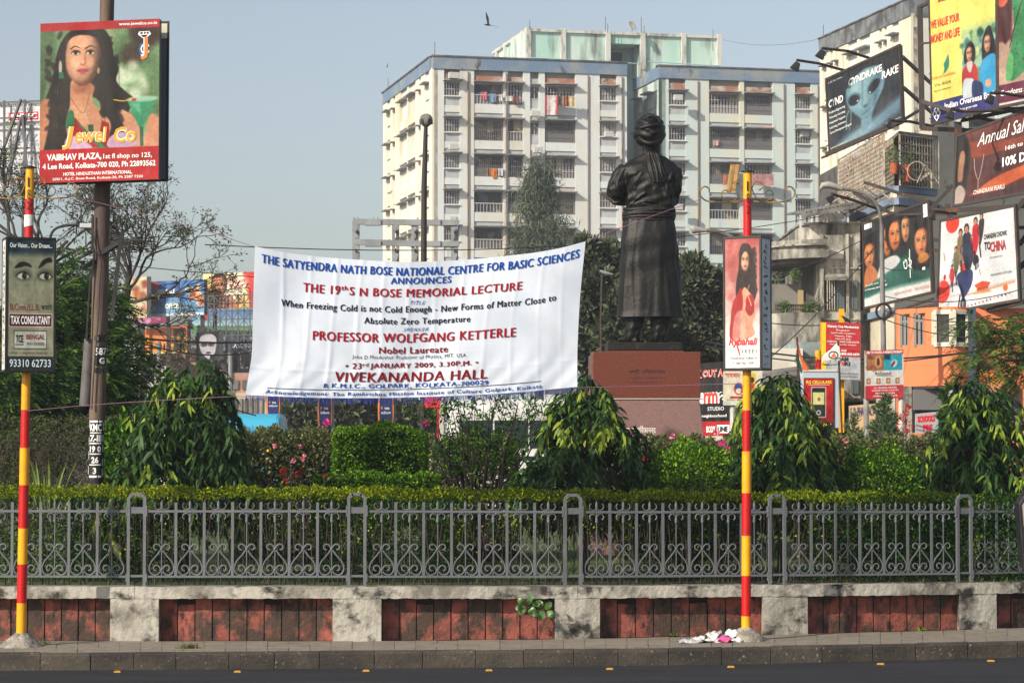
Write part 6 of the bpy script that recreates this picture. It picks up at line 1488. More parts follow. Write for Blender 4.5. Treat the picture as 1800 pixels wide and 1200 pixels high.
# frame left of the yellow board
m = MB(); m.beam(P(1617, 12, 79), P(1621, 226, 79), .16); m.beam(P(1617, 12, 79), P(1640, 2, 78.5), .1); m.beam(P(1618, 77, 79), P(1640, 75, 78.5), .06); m.beam(P(1621, 226, 79), P(1710, 230, 77), .14)
m.beam(P(1620, 178, 77.5), P(1675, 196, 77), .12); m.beam(P(1675, 192, 77), P(1800, 192, 75), .12); m.beam(P(1692, 212, 77), P(1800, 190, 75), .1); m.beam(P(1684, 215, 77), P(1684, 300, 77), .2); m.beam(P(1765, 190, 75), P(1790, 200, 75), .1); m.beam(P(1712, 205, 77), P(1770, 218, 76), .1); m.beam(P(1684, 236, 77), P(1712, 240, 77), .12)
for i in range(5): m.beam(P(1690 + i * 24, 214 - i * 5, 77), P(1702 + i * 24, 196, 76.5), .06)
tag(m.obj('steel_scaffold', mSteel), 'dark steel scaffold holding the yellow bank billboard', 'scaffold')
# brown annual sale board
n = 10
pn = Panel(P(1682, 240, 76), P(1850, 176, 73), P(1850, 330, 73), P(1676, 362, 76)); pn.dn = .02
pc = Pic(420, 340, '5a2c2a'); pc.vgrad(0, 60, '6e342c', '4c2628'); pc.poly([(0, 4), (12, 14), (60, 30), (100, 24), (100, 44), (60, 40), (22, 40), (14, 26)], 'a44a28', 5, True, .7); pc.poly([(10, 96), (40, 74), (70, 66), (100, 62), (100, 72), (60, 84), (20, 100)], 'c06030', 3, True); pc.rect(0, 90, 100, 100, '452326', 3)
pc.poly([(0, 0), (10, 4), (16, 30), (14, 60), (10, 84), (0, 96)], '1a1214', 4, True); pc.poly([(4, 30), (8, 24), (10, 34), (9, 50), (8, 66), (3, 64)], 'a87a5c', 3, True); pc.poly([(0, 80), (6, 72), (12, 84), (8, 100), (0, 100)], 'b8a8a0', 3, True)
pc.line([(20, 40), (21, 56), (25, 70), (28, 56), (30, 38)], 2.4, 'd8ccc4', 1); pc.line([(25, 70), (25, 82)], 2.4, 'd8ccc4', 1); pc.noise(.03, 6)
pn.text('Annual Sale', 50, 17, 54, 17, mWht, .0, .35); pn.text("16th to 25th Jan '09", 78, 40, 50, 7.5, mWht, .01); pn.text('10% Discount', 76, 56, 52, 12, mWht, .03); pn.text('CHANDRANI PEARLS', 37, 87, 32, 6, mWht, .0); pn.text('Minto Park', 90, 80, 26, 7, mWht, .02); pn.text('www.chandranipearls.in', 94, 89, 30, 4, mWht, 0)
hoard('brown_sale_billboard', 'brown jewellery sale billboard reading ANNUAL SALE', pn, pc)
# film hoarding with five faces (generic)
pn = Panel(P(1517, 393, 82), P(1632, 354, 77), P(1638, 514, 77), P(1519, 542, 82)); pn.dn = .02
pc = Pic(360, 440, '22282c'); pc.vgrad(0, 50, '2c2a2c', '22302c'); pc.poly([(0, 76), (30, 66), (60, 52), (100, 46), (100, 86), (0, 92)], '1f5f52', 8, True); pc.vgrad(82, 88, '2a6a5e', 'd8dcd6'); pc.rect(0, 87, 100, 100, 'dfe2de')
for cx_, cy_, w, h, sk, dk in ((10, 40, 18, 30, 'd98e58', '7a4020'), (38, 30, 17, 34, 'd88848', '7a3c1c'), (50, 26, 20, 34, 'dc8c4c', '6e3418'), (66, 22, 13, 32, 'cf9a6c', '5c3622'), (88, 42, 20, 32, 'd68e5c', '74402a')):
    pc.ell(cx_, cy_ - 6, w * .75, h * .72, '140f10', 6)
    if cx_ in (10, 88): pc.poly([(cx_ - w * .6, cy_ - 14), (cx_, cy_ - 24), (cx_ + w * .6, cy_ - 12), (cx_ + w * .75, cy_ + 26), (cx_ - w * .7, cy_ + 26)], '181214', 3, True)
    pc.face(cx_, cy_, w, h, sk, dk, '9a4438')
    if cx_ == 10: pc.poly([(4, 54), (16, 54), (24, 72), (0, 76)], 'c87c4c', 3, True)
pc.poly([(28, 52), (48, 48), (56, 56), (40, 66), (22, 70)], 'd8d8d8', 4, True); pc.ell(90, 60, 8, 6, 'e09a40', 4, 0, .8); pc.poly([(0, 78), (20, 70), (50, 62), (60, 70), (20, 86), (0, 88)], '23655a', 6, True, .8); pc.noise(.05, 6)
pn.text('\u09e9\u09e8', 68, 62, 13, 14, mWht, .0); pn.text('In Cinemas, January 2009', 3, 79.5, 34, 3, mWht, .01, al='l'); pn.text('\u0995\u09be\u09b9\u09bf\u09a8\u09c0 \u098f\u09ac\u0982 \u099a\u09bf\u09a4\u09cd\u09b0', 3, 74.5, 32, 3, mWht, 0, al='l'); pn.text('MEDIA PARTNER - THE INCODA', 72, 92, 50, 3.2, M('faint red letters', (.5, .22, .2), .6), 0); pn.rect(0, 0, 0, 0, mWht); pn.rect(92, 1, 98, 16, mWht); pn.rect(2, 2, 14, 8, mWht); pn.rect(70, 46, 71, 78, mWht); pn.rect(88, 70, 92, 73, mWht)
hoard('faces_film_billboard', 'film billboard with five faces over dark green', pn, pc)
# white hoarding with red discs
pn = Panel(P(1653, 388, 73.5), P(1784, 361, 71), P(1792, 527, 71), P(1648, 552, 73.5)); pn.dn = .02
pc = Pic(400, 420, 'dcdfe2'); pc.blotch(14, 0, 0, 100, 100, ['c8d0d6', 'e4e6e8'], 22, 20, .5)
R_ = 'e0402c'
pc.ell(17, 5, 9, 11, R_, 1.2); pc.ell(6, 77, 9, 12, R_, 1.2); pc.ell(33, 57, 5, 7, R_, 1); pc.ell(84, 84, 3, 4, 'e07030', 1); pc.line([(8, 40), (2, 70)], 3, 'c0ccd4', 2)
def fig(x, y, s_, c, head='5a3024', c2='201820', lean=0):
    pc.poly([(x - 4 * s_, y + 6 * s_), (x + 4 * s_, y + 5 * s_), (x + (6 + lean) * s_, y + 24 * s_), (x + lean * s_, y + 42 * s_), (x - 4 * s_, y + 26 * s_)], c, 1.2, True); pc.line([(x + lean * s_, y + 34 * s_), (x + (lean + 2) * s_, y + 54 * s_)], 8 * s_, c2, 1)
    pc.ell(x, y, 3 * s_, 4.6 * s_, c2, 1.2); pc.ell(x - .3, y + 1.2 * s_, 2.2 * s_, 3.4 * s_, 'c88a68', 1); pc.line([(x, y + 10 * s_), (x - 7 * s_, y + 18 * s_), (x - 3 * s_, y + 26 * s_)], 5 * s_, c, 1)
fig(28, 17, .9, '8a7450', lean=1); fig(36, 14, 1.15, '28304a', lean=2); fig(48, 8, .95, 'c82c34', lean=-2); fig(56, 4, .8, '2a2430', lean=-4); fig(22, 34, .7, '6a6850'); fig(17, 52, .5, 'c03040', lean=1)
pc.poly([(24, 62), (38, 58), (44, 62), (42, 76), (32, 88), (28, 78)], '2c3a66', 1.5, True); pc.line([(28, 84), (26, 97)], 6, '1c1c20', 1); pc.ell(32, 94, 3.6, 7, '20222a', 1.2); pc.ell(32, 94, 1.7, 4, 'b8bcc2', 1); pc.ell(48, 50, 4, 6, '2a2e3a', 1.5); pc.ell(50, 56, 2.4, 3, '8a9098', 1)
pc.poly([(46, 76), (56, 73), (66, 76), (64, 79), (48, 79)], 'd0542c', 1); pc.rect(49, 79, 63, 84, 'b84428'); pc.rect(45, 84, 66, 86, 'd8a070'); pc.poly([(36, 84), (96, 78), (96, 81), (36, 86)], 'c8946c', 1.4, al=.8); pc.line([(16, 84), (100, 77)], 1.2, '9a5a40', .8); pc.line([(6, 36), (8, 44)], 4, 'a07840', 1.5); pc.line([(52, 60), (54, 66)], 3, 'b85a34', 1); pc.ell(8, 62, 1.6, 3, 'b03030', 1)
for i in range(12): pc.ell(38 + i * 4.6, 97 - i * .5, .9, 1, ['c03030', '30406a', '604030', 'c89030'][i % 4], .6)
pc.noise(.03, 8)
mCh = M('maroon letters', (.35, .02, .02), .5)
pn.text('CHANDNI CHOWK', 74, 27, 30, 5.5, mInk, .02, 0); pn.text('TO', 63.5, 37, 8, 9, mInk, .03); pn.text('CHINA', 77, 39, 20, 11, mCh, .03); pn.text('RELEASING 16TH JAN', 80, 69, 26, 3, mInk, 0); pn.text('directed with love', 74, 50, 16, 2, mInk, 0)
hoard('white_film_billboard', 'white film billboard with red discs and a pile of riders', pn, pc)
m = MB(); m.slab([P(1646, 548, 73.4), P(1680, 543, 73), P(1678, 552, 73.2), P(1646, 560, 73.5)], (0, .1, 0)); tag(m.obj('torn_canvas', mSatin), 'torn white canvas edge hanging at the lower left of the white film billboard', 'canvas')
# trusses above the film hoardings
m = MB()
def tr_(pts, w=.09):
    for a, b in zip(pts, pts[1:]): m.beam(P(*a), P(*b), w)
tr_([(1502, 338, 84), (1560, 372, 80), (1572, 376, 80)]); tr_([(1520, 321, 84), (1640, 358, 78), (1668, 372, 76)]); tr_([(1575, 377, 79), (1670, 376, 76)], .07); tr_([(1640, 372, 76), (1800, 362, 72)], .12); tr_([(1618, 348, 78), (1620, 360, 78)]); tr_([(1665, 362, 76), (1672, 385, 75)], .14); tr_([(1635, 368, 77), (1675, 326, 77)], .1); tr_([(1785, 372, 72), (1800, 350, 72)], .12)
tr_([(1792, 400, 72), (1830, 400, 71)], .1); tr_([(1792, 430, 72), (1830, 380, 71)], .1); tr_([(1792, 470, 72), (1830, 440, 71)], .12)
tr_([(1636, 420, 78), (1655, 424, 75)], .1); tr_([(1636, 440, 78), (1655, 440, 75)], .1); tr_([(1600, 545, 79), (1680, 528, 75)], .08); tr_([(1560, 552, 80), (1640, 525, 77)], .07); tr_([(1650, 566, 74), (1800, 530, 71)], .12)
tag(m.obj('steel_truss', mSteel), 'rusty steel truss arms above the two film billboards', 'truss')
# flood lamps on arms
def flood(pts, D, lbl, s_=1.0, ang_=-.6):
    s_ *= .55
    h = P(*pts[0], D); t = thing('flood_lamp', lbl, 'flood lamp', h, 'flood lamps of the billboards'); m = MB(); m.tube([P(x, y, D + i * .8) for i, (x, y) in enumerate(pts)], .05, 6); m.obj('arm', mSteel, t)
    c = h + Vector((-.05, 0, -.35)) * s_; R = Matrix.Rotation(ang_, 3, 'Y'); m = MB()
    m.add([R @ Vector(v) * s_ + c for v in [(-.16, -.2, .22), (.16, -.2, .22), (.16, .2, .22), (-.16, .2, .22), (-.3, -.3, -.28), (.3, -.3, -.28), (.3, .3, -.28), (-.3, .3, -.28)]], [(0, 1, 2, 3), (7, 6, 5, 4), (0, 4, 5, 1), (1, 5, 6, 2), (2, 6, 7, 3), (3, 7, 4, 0)]); m.obj('lamp_housing', mBlk, t, bevel=.03)
    m = MB(); m.beam(h, c + Vector((0, 0, .2)), .06); m.obj('bracket', mSteel, t)
flood([(1401, 106), (1440, 112), (1484, 124)], 86, 'black flood lamp on the lower left arm before the alien billboard', 1.0, .5)
flood([(1445, 85), (1490, 90), (1530, 103)], 85, 'black flood lamp on the upper arm before the alien billboard', 1.0, .5)
flood([(1672, 192), (1692, 196), (1800, 194)], 73, 'flood lamp overlapping the navy strip of the yellow billboard', .85, .4)
flood([(1742, 164), (1762, 164), (1800, 170)], 71.5, 'flood lamp in front of the maroon strip', .85, .4)
flood([(1564, 212), (1600, 214), (1640, 222)], 79, 'small flood lamp at the lower right corner of the alien billboard', .7, .5)
flood([(1462, 341), (1500, 352), (1545, 368)], 80, 'flood lamp below the large street lamp head', .8, .9)
flood([(1640, 372), (1650, 372), (1680, 376)], 74, 'flood lamp between the two film billboards', .7, .3)
# ---------------- street level signs ----------------
def sign(name, lbl, pn, pic, legs, thick=.15, rim=None, legmat=None, lw=.07):
    t = thing(name, lbl, 'sign', pn.pt(50, 100)); pn.board('poster', pic.mat(name + ' print', .4) if isinstance(pic, Pic) else pic, t, thick, rim or mCol); pn.done(t)
    for (u, v0, y1) in legs:
        a = pn.pt(u, v0, -.12); m = MB(); m.tube([a, Vector((a.x, a.y, 0.0))], lw, 8); m.obj('leg', legmat or mCol, t)
    return t
pn = Panel(P(1216, 640, 62), P(1288, 634, 61), P(1288, 766, 61), P(1216, 766, 62)); pn.dn = .015
pc = Pic(160, 260, '101218'); pc.rect(0, 80, 100, 100, 'c01c24')
for i in range(16): pc.line([(4 + i * 6, 20), (4 + i * 6, 58)], .8, '2c3038', .6)
pc.noise(.03, 4)
pn.text('K OUT A', 46, 15, 66, 11, mWht, .06); pn.text('K OUT A', 46, 15, 66, 11, mRedL, .01, off=.03); pn.text('erma', 50, 48, 66, 16, mWht, .08); pn.text('rm', 48, 48, 34, 15, mRedL, .03, off=.03); pn.text('a', 78, 48, 18, 14, mInk, .01, off=.03)
pn.text('STUDIO', 60, 63, 40, 5, mWht, .0); pn.text('neighbourhood', 56, 73, 60, 5, mWht, .01); pn.text('BODY', 48, 91, 22, 9, mWht, .03); pn.rect(62, 85, 92, 96, mWht); pn.text('LINE', 77, 90.5, 24, 7, mInk, .03, off=.03)
sign('black_studio_sign', 'black and red studio hoarding right of the granite pedestal', pn, pc, [(10, 99, 0), (90, 99, 0)])
pn = Panel(P(1272, 652, 58), P(1329, 652, 58), P(1329, 712, 58), P(1272, 712, 58)); pn.dn = .015
pc = Pic(200, 210, 'e8e2cc'); pc.poly([(70, 20), (100, 10), (100, 100), (66, 100)], 'e6c83c', 12, True, .9); pc.ell(46, 52, 14, 18, 'c83830', 3); pc.ell(46, 46, 10, 9, '3c5ab0', 2); pc.ell(46, 58, 9, 8, 'e8e0d8', 2); pc.ell(88, 50, 7, 16, 'd04038', 3); pc.ell(88, 26, 7, 8, '3a2a20', 2); pc.rect(20, 74, 66, 80, 'c83030'); pc.rect(0, 88, 100, 100, 'dcdcd4'); pc.noise(.05, 6)
pn.text('সাবধান', 26, 12, 46, 14, mInkR, .0); pn.text('কলিকাতা পুলিশ', 32, 84, 50, 4, mInk, 0)
sign('yellow_notice_sign', 'small cream and yellow notice board with Bengali heading on a white leg', pn, pc, [(30, 99, 0)])
# phone light box
Dp_ = 50
t = thing('phone_light_box', 'red mobile phone light box on a yellow striped post among the bushes', 'sign', P(1440, 755, Dp_))
m = MB(); m.slab([P(1411, 652, Dp_), P(1474, 652, Dp_), P(1476, 752, Dp_), P(1411, 752, Dp_)], (0, .35, 0)); m.obj('casing', M('pale blue metal', (.40, .46, .52), .5), t, bevel=.01)
m = MB(); m.slab([P(1411, 650, Dp_ - .02), P(1472, 648, Dp_ - .02), P(1472, 653, Dp_ - .02), P(1411, 653, Dp_ - .02)], (0, .4, 0)); m.obj('roof_plate', mCol, t)
pn = Panel(P(1413, 664, Dp_ - .03), P(1466, 664, Dp_ - .03), P(1466, 751, Dp_ - .03), P(1413, 751, Dp_ - .03)); pn.dn = .012
pc = Pic(200, 330, 'c8141c'); pc.vgrad(0, 100, 'd01820', '90101a'); pc.blotch(5, 0, 10, 100, 60, ['e04030'], 20, 30, .4); pc.rect(24, 18, 74, 80, 'd8d4d0', 3); pc.rect(27, 20, 71, 78, '16181c', 2); pc.rect(30, 29, 68, 54, 'd8d888'); pc.ell(50, 43, 14, 9, 'e8e8b0', 4); pc.ell(50, 43, 5, 4, 'b07040', 2); pc.rect(28, 56, 70, 77, '2a2c30', 1.5); pc.ell(49, 70, 8, 5, 'd8d8d8', 1.5); pc.ell(49, 70, 4.6, 2.8, '1a1c20', 1)
for i in range(8): a = i * .78; pc.line([(50, 43), (50 + 16 * math.cos(a), 43 + 11 * math.sin(a))], 1, 'a09048', .6)
pc.rect(0, 0, 100, 1.5, '101010'); pc.rect(0, 98.5, 100, 100, '101010'); pc.rect(0, 0, 2, 100, '101010'); pc.rect(98, 0, 100, 100, '101010')
pn.board('poster', pc.mat('phone poster', .3), t, .02); mYL = M('yellow letters', (.85, .6, .05), .5)
pn.text('RG CELLULARS', 50, 8.5, 84, 6.5, mYL, .03); pn.rect(14, 13.5, 86, 14.2, mWht); pn.text('AHULBARI', 60, 94.5, 60, 5, mYL, .03); pn.rect(30, 90.5, 96, 98.2, mInk, .005); pn.done(t)
m = MB(); m.tube([P(1439, 762, Dp_ + .1), P(1439, 752, Dp_ + .1)], .075, 12); m.tube([P(1439, 790, Dp_ + .1), P(1439, 761, Dp_ + .1)], .075, 12); m.tube([P(1438, 632, Dp_ + .1), P(1438, 616, Dp_ + .1)], .06, 12); m.obj('pole_band', mYel, t)
m = MB(); m.tube([P(1438, 655, Dp_ + .1), P(1438, 632, Dp_ + .1)], .061, 12); m.obj('pole_band', mRedP, t)
m = MB(); 
for s_ in (-1, 1): scrollarm(m, P(1438, 640, Dp_).x, Dp_, ZP(640, Dp_), s_, .0055)
m.obj('scroll_arm', mGilt, t)
# diabetes club sign
Dd = 60; t = thing('clinic_sign', 'red and white Diabetic Club sign on a yellow post with a crow on top', 'sign', P(1446, 755, Dd))
m = MB(); m.slab([P(1444, 566, Dd + .1), P(1452, 567, Dd), P(1452, 650, Dd), P(1444, 650, Dd + .1)], (0, .25, 0)); m.obj('yellow_side', mYel, t)
m = MB(); m.beam(P(1479, 543, Dd + .3), P(1479, 760, Dd + .3), .12); m.obj('post', mYel, t)
pn = Panel(P(1452, 565.5, Dd), P(1513, 568, Dd - .1), P(1512, 668, Dd - .1), P(1451, 666, Dd)); pn.dn = .015
pc = Pic(160, 260, 'c4242c'); pc.vgrad(60, 61, 'c4242c', 'b8bcc0'); pc.rect(0, 60, 100, 100, 'b4b8bc'); pc.noise(.04, 6); pc.line([(0, 44), (100, 46)], 1, 'e8c0c0', .6)
pn.board('poster', pc.mat('clinic poster', .4), t, .15, mCol)
pn.text('Diabetic Club Membership', 50, 8, 90, 5.5, mWht, .02)
for i, (s_, w) in enumerate((('Regular', 40), ('Lipid Profile, Creatinine,', 70), ('Vitamin, TSH,', 50), ('Urine ACR, ECG,', 44), ('CONSULTATION & MANY OTHER FACILITIES', 92), ('Pharmacy card for members', 76))): pn.text(s_, 50, 14 + i * 5, w, 3.2, mWht, .0)
pn.text('Call', 52, 49, 14, 4, mWht, .02); pn.text('1800-345-2674', 70, 55, 54, 4.4, mWht, .03); pn.text('AM', 54, 64, 22, 7, mInk, .04); pn.text('RI', 62, 72, 16, 7, mInk, .04); pn.text('+', 50, 72, 12, 7, mInkR, .06); pn.text('Institute of Diabetes', 66, 89, 56, 3, mInk, 0); pn.text('Hormonal Disorders', 66, 94, 54, 3, mInk, 0); pn.done(t)
# hearing sign
Dh = 64; pn = Panel(P(1521, 616, Dh), P(1588, 614, Dh), P(1588, 699, Dh), P(1521, 701, Dh)); pn.dn = .015
pc = Pic(240, 300, 'd8d8d6'); pc.rect(0, 0, 100, 9, 'c42430'); pc.rect(3, 9, 49, 42, '9a6848'); pc.blotch(26, 4, 11, 46, 40, ['7a4a30', 'c08a60', 'b07850'], 8, 4, .7); pc.ell(34, 24, 9, 13, 'c8905e', 2); pc.ell(34, 24, 4, 8, '4a2818', 2); pc.rect(49, 9, 97, 42, '2aa0b4'); pc.rect(49, 9, 66, 20, '104050', 6); pc.ell(76, 28, 8, 8, 'b8e0e4', 3, 30); pc.ell(73, 29, 3.5, 7, '902030', 1.5, 30)
for x in (8, 34, 60, 84): pc.rect(x - 5, 58, x + 6, 70, 'a87858'); pc.ell(x + 1, 64, 3, 4, 'd8b090', 1.5)
pc.rect(0, 73, 100, 100, 'c42434'); pc.noise(.04, 5)
pn.text('ARE YOU FACING A HEARING PROBLEM?', 50, 4.5, 94, 5.2, mWht, .02); pn.text('ReSound', 46, 48, 40, 7, mInk, .0); pn.rect(30, 53, 74, 53.8, mInk)
for i, w in enumerate((60, 70, 50, 64)): pn.text(('S.P. HEARING CENTRE', '12 GARIAHAT ROAD KOLKATA', 'PH 2460 5544', 'OPEN ALL DAYS'), 0, 0, 0, 0, mWht) if False else pn.text(('S.P. HEARING CENTRE', 'GARIAHAT ROAD, KOLKATA', 'PH 2460 5544', 'OPEN ALL DAYS')[i], 52, 78 + i * 5.6, w, 3.4, mWht, 0)
sign('hearing_sign', 'red and white hearing aid sign board with two ear pictures', pn, pc, [(4, 99, 0), (96, 99, 0)])
# pharmacy sign, red shop sign, curved relax hoarding
pn = Panel(P(1493, 713, 80), P(1540, 709, 80), P(1540, 760, 80), P(1493, 760, 80)); pn.dn = .02
pn.text('S. D. PHARMACY', 48, 24, 90, 34, M('navy print', 0), .02); sign('pharmacy_sign', 'faded cream S. D. PHARMACY shop sign', pn, M('cream sign board', (.55, .43, .24), .7, c2=(.45, .36, .2), sc=2), [], rim=mCol)
pn = Panel(P(1610, 727, 70.5), P(1650, 723, 70.5), P(1650, 760, 70.5), P(1610, 762, 70.5)); pn.dn = .02
pn.text('SCHOOLS', 44, 28, 76, 32, M('sari sign red', 0), .05); pn.text('PRE', 50, 72, 40, 30, M('sari sign red', 0), .05); sign('red_letter_sign', 'grey shop sign with bold red letters below the orange building', pn, M('grey sign board', (.36, .36, .37), .6), [], rim=mCol)
t = thing('curved_hoarding', 'curved navy and peach hoarding reading JUST RELAX SMOOTH at right', 'billboard', P(1760, 760, 60)); n = 16; V = []
def CP(u, v, off=0):
    a = -1.0 + 2.0 * u; px = 1722 + 76 * u; D = 60 - 1.6 * math.cos(a) - off; yt = 650 + 60 * max(0, u - .2) ** 2.2; y = yt + (760 - yt) * v
    return P(px, y, D)
m = MB(); m.add([CP(i / n, j / 8) for j in range(9) for i in range(n + 1)], [(j * (n + 1) + i, j * (n + 1) + i + 1, (j + 1) * (n + 1) + i + 1, (j + 1) * (n + 1) + i) for j in range(8) for i in range(n)])
me = m.mesh('canvas'); uv = me.uv_layers.new(name='UVMap')
for lp in me.loops: i = lp.vertex_index; uv.data[lp.index].uv = ((i % (n + 1)) / n, 1 - (i // (n + 1)) / 8)
pc = Pic(240, 300, 'cf8e70'); pc.vgrad(0, 34, 'd8a048', 'cf8e70'); pc.blotch(10, 5, 2, 90, 20, ['c03020', 'e0a030'], 8, 6, .8); pc.rect(0, 38, 100, 41, 'c8b8a8'); pc.rect(0, 41, 100, 92, '1c2c50'); pc.noise(.03, 6)
o = link('canvas', me, pc.mat('relax print', .5), t); s_ = o.modifiers.new('t', 'SOLIDIFY'); s_.thickness = .08; s_.offset = 1
for txt, u0, u1, v in (('JUST RELAX!', .12, .92, .56), ('SMOOTH', .40, .98, .76)):
    g, f, asp = glyphs(txt, .03); m = MB(); m.add([CP(u0 + x * (u1 - u0), v + .055 - y * .11, .14) for x, y in g], f); me = bpy.data.meshes.new('lettering'); me.from_pydata(m.v, [], m.f); link('lettering', me, M('tan letters', (.62, .48, .33), .6), t)
# flags
def flag(px0, y0, px1, y1, D, bands, lbl, pole_):
    t = thing('flag', lbl, 'flag', P(pole_[0], pole_[3], D)); m = MB(); m.tube([P(pole_[0], pole_[1], D), P(pole_[2], pole_[3], D)], .02, 6); m.obj('pole', mSteel, t)
    nb = len(bands)
    for b, (poly_, mat) in enumerate(bands):
        m = MB(); m.slab([P(x, y, D - .02 - .05 * math.sin(x * .4 + y * .2)) for x, y in poly_], (0, .01, 0)); m.obj('stripe' if nb > 1 else 'cloth', mat, t)
mSaf = M('saffron cloth', (.75, .17, .05), .8, trans=.2); mFw = M('white cloth', (.68, .68, .66), .8, trans=.2); mGr = M('green cloth', (.03, .13, .07), .8, trans=.2)
flag(0, 0, 0, 0, 49, [([(1400, 595), (1403, 603), (1408, 622), (1413, 634), (1422, 646), (1421, 652), (1412, 650), (1404, 622)], mSaf), ([(1399.5, 600), (1402, 610), (1406, 630), (1411, 650), (1407, 668), (1404, 640), (1400, 620)], mFw), ([(1399, 620), (1403, 632), (1407, 648), (1408, 656), (1404, 642), (1399, 632)], mGr)], 'drooping orange white and green flag left of the phone light box', (1401, 592, 1405, 760))
flag(0, 0, 0, 0, 49.5, [([(1473, 600), (1476, 612), (1478, 636), (1462, 632), (1448, 634), (1444, 638), (1447, 624), (1460, 614)], mFw)], 'white pennant with an orange emblem above the phone light box', (1473, 598, 1480, 760))
t_ = [o for o in COL.objects if o.name.startswith('flag') and o.type == 'EMPTY'][-1]; m = MB(); c = P(1465, 624, 49.3); m.tube([c + Vector((.09 * math.cos(a), 0, .07 * math.sin(a))) for a in np.linspace(0, 6.28, 14)], .012, 5); m.obj('emblem_ring', mInk, t_); m = MB(); m.slab([c + Vector(v) for v in ((-.05, 0, -.04), (.05, 0, -.04), (.02, 0, .06))], (0, .01, 0)); m.obj('emblem', mSaf, t_)
# tyre hanging on the lamp pole, the pole and its lamp
Dl = 70; t = thing('street_light', 'tall grey street light pole with curved arm before the green film billboard', 'street light', P(1553, 760, Dl))
m = MB(); m.tube([P(x, y, Dl) for x, y in [(1554, 740), (1553, 600), (1551, 500), (1550, 400)] + catmull([(1549, 392), (1545, 368), (1530, 346), (1505, 336), (1478, 332)], False, 5)], [.08, .075, .07, .065] + [.045] * 21, 12); m.obj('pole', M('grey galvanised pole', (.19, .185, .18), .6, c2=(.11, .10, .09), sc=1.2), t, smooth=40)
m = MB(); c = P(1462, 330, Dl); m.tube([c + Vector((x * Dl / F, 0, z * Dl / F)) for x, z in ((-20, -2), (-16, 4), (-6, 5), (6, 2), (18, -3))], [.05, .13, .15, .13, .09], 12, flat=.7); m.obj('lamp_head', M('grey lamp housing', (.30, .29, .27), .5), t, smooth=60)
m = MB(); c = P(1553, 547, Dl - .3)
m.tube([c + Vector((.2 * math.cos(a), 0, .21 * math.sin(a))) for a in np.linspace(0, 2 * math.pi, 25)], .035, 8); tag(m.obj('old_rubber_ring', M('black rubber', (.012, .012, .012), .8), smooth=50), 'black rubber tyre hung round the street light pole', 'tyre')
t = thing('street_light', 'hooded street lamp on a long arm between the statue and the right striped post', 'street light', P(1290, 760, 78)); m = MB()
m.tube([P(x, y, 78) for x, y in catmull([(1240, 405), (1262, 407), (1290, 420), (1296, 450), (1297, 600), (1297, 760)], False, 5)], .06, 8); m.obj('pole', M('grey galvanised pole', 0), t); m = MB(); c = P(1222, 405, 78)
m.tube([c + Vector((x * 78 / F, 0, z * 78 / F)) for x, z in ((-8, 1), (-5, 2), (0, 1.5), (8, 1), (20, 0))], [.10, .14, .13, .09, .06], 12); m.obj('lamp_head', M('grey lamp housing', 0), t, smooth=60)
# crow
def crow(name, px, py, D, s_, lbl):
    c = P(px, py, D); m = MB(); m.tube([c + Vector(v) * s_ for v in ((-.5, 0, .28), (-.36, 0, .32), (-.28, 0, .28), (-.16, 0, .16), (0, 0, .05), (.18, 0, -.08), (.4, 0, -.24), (.6, 0, -.38))], [.01 * s_, .04 * s_, .09 * s_, .11 * s_, .15 * s_, .13 * s_, .06 * s_, .03 * s_], 10); m.tube([c + Vector((0, .03, -.05)) * s_, c + Vector((-.02, .03, -.3)) * s_], .012 * s_, 4); m.tube([c + Vector((.08, -.03, -.05)) * s_, c + Vector((.06, -.03, -.3)) * s_], .012 * s_, 4)
    return tag(m.obj(name, mInk, smooth=60), lbl, 'bird')
crow('perched_crow', 1487, 562, 60, .28, 'black crow perched on the Diabetic Club sign'); 
# ---------------- planting on the island ----------------
GZ = .80
def rnd(seed): return np.random.RandomState(seed)
def ellcloud(rs, c, r, n, shell=.75, zmin=None):
    d = rs.normal(0, 1, (n, 3)); d /= np.linalg.norm(d, axis=1, keepdims=True)
    q = shell + (1 - shell) * rs.rand(n)[:, None] ** .5 if shell < 1 else 1
    q = q * (1 + .10 * np.sin(d[:, :1] * 9 + d[:, 2:] * 7 + c[0]) + .06 * np.sin(d[:, 1:2] * 17 + d[:, 2:] * 13))
    p = d * np.array(r) * q + np.array(c)
    return p, d
def crown_obj(name, P_, d_, L, Wd, rs, mat, parent, droop=0, tint=None, up=.3):
    d = d_ + rs.normal(0, .7, d_.shape) + np.array((0, 0, up)); o = link(name, leaves(name, P_, d, L, Wd, rs, droop=droop, tint=tint), mat, parent); return o
mLHedge = leafmat('hedge leaves', (.04, .08, .002), (.42, .49, .015), .6, .3, .12, mid=(.19, .25, .006))
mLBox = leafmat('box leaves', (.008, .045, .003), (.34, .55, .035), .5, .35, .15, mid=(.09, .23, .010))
mLRose = leafmat('rose leaves', (.045, .05, .02), (.28, .30, .11), .6, .28, .25, mid=(.12, .145, .05))
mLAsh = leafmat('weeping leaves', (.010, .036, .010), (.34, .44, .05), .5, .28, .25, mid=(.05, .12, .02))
mLAshY = leafmat('young weeping leaves', (.05, .11, .012), (.26, .33, .05), .35, .35, .5)
mLFern = leafmat('feathery leaves', (.010, .035, .008), (.20, .32, .05), .6, .3, .2, mid=(.045, .105, .02))
mLFar = leafmat('far tree leaves', (.04, .055, .035), (.20, .23, .13), .8, .2, .1, mid=(.09, .11, .065))
mLCon = leafmat('grey green needles', (.055, .075, .055), (.19, .22, .15), .9, .2, .1)
mBark = M('dark bark', (.035, .027, .02), .95, c2=(.07, .055, .042), sc=8)
mBarkG = M('grey bark', (.03, .026, .024), .95, c2=(.07, .062, .058), sc=3)
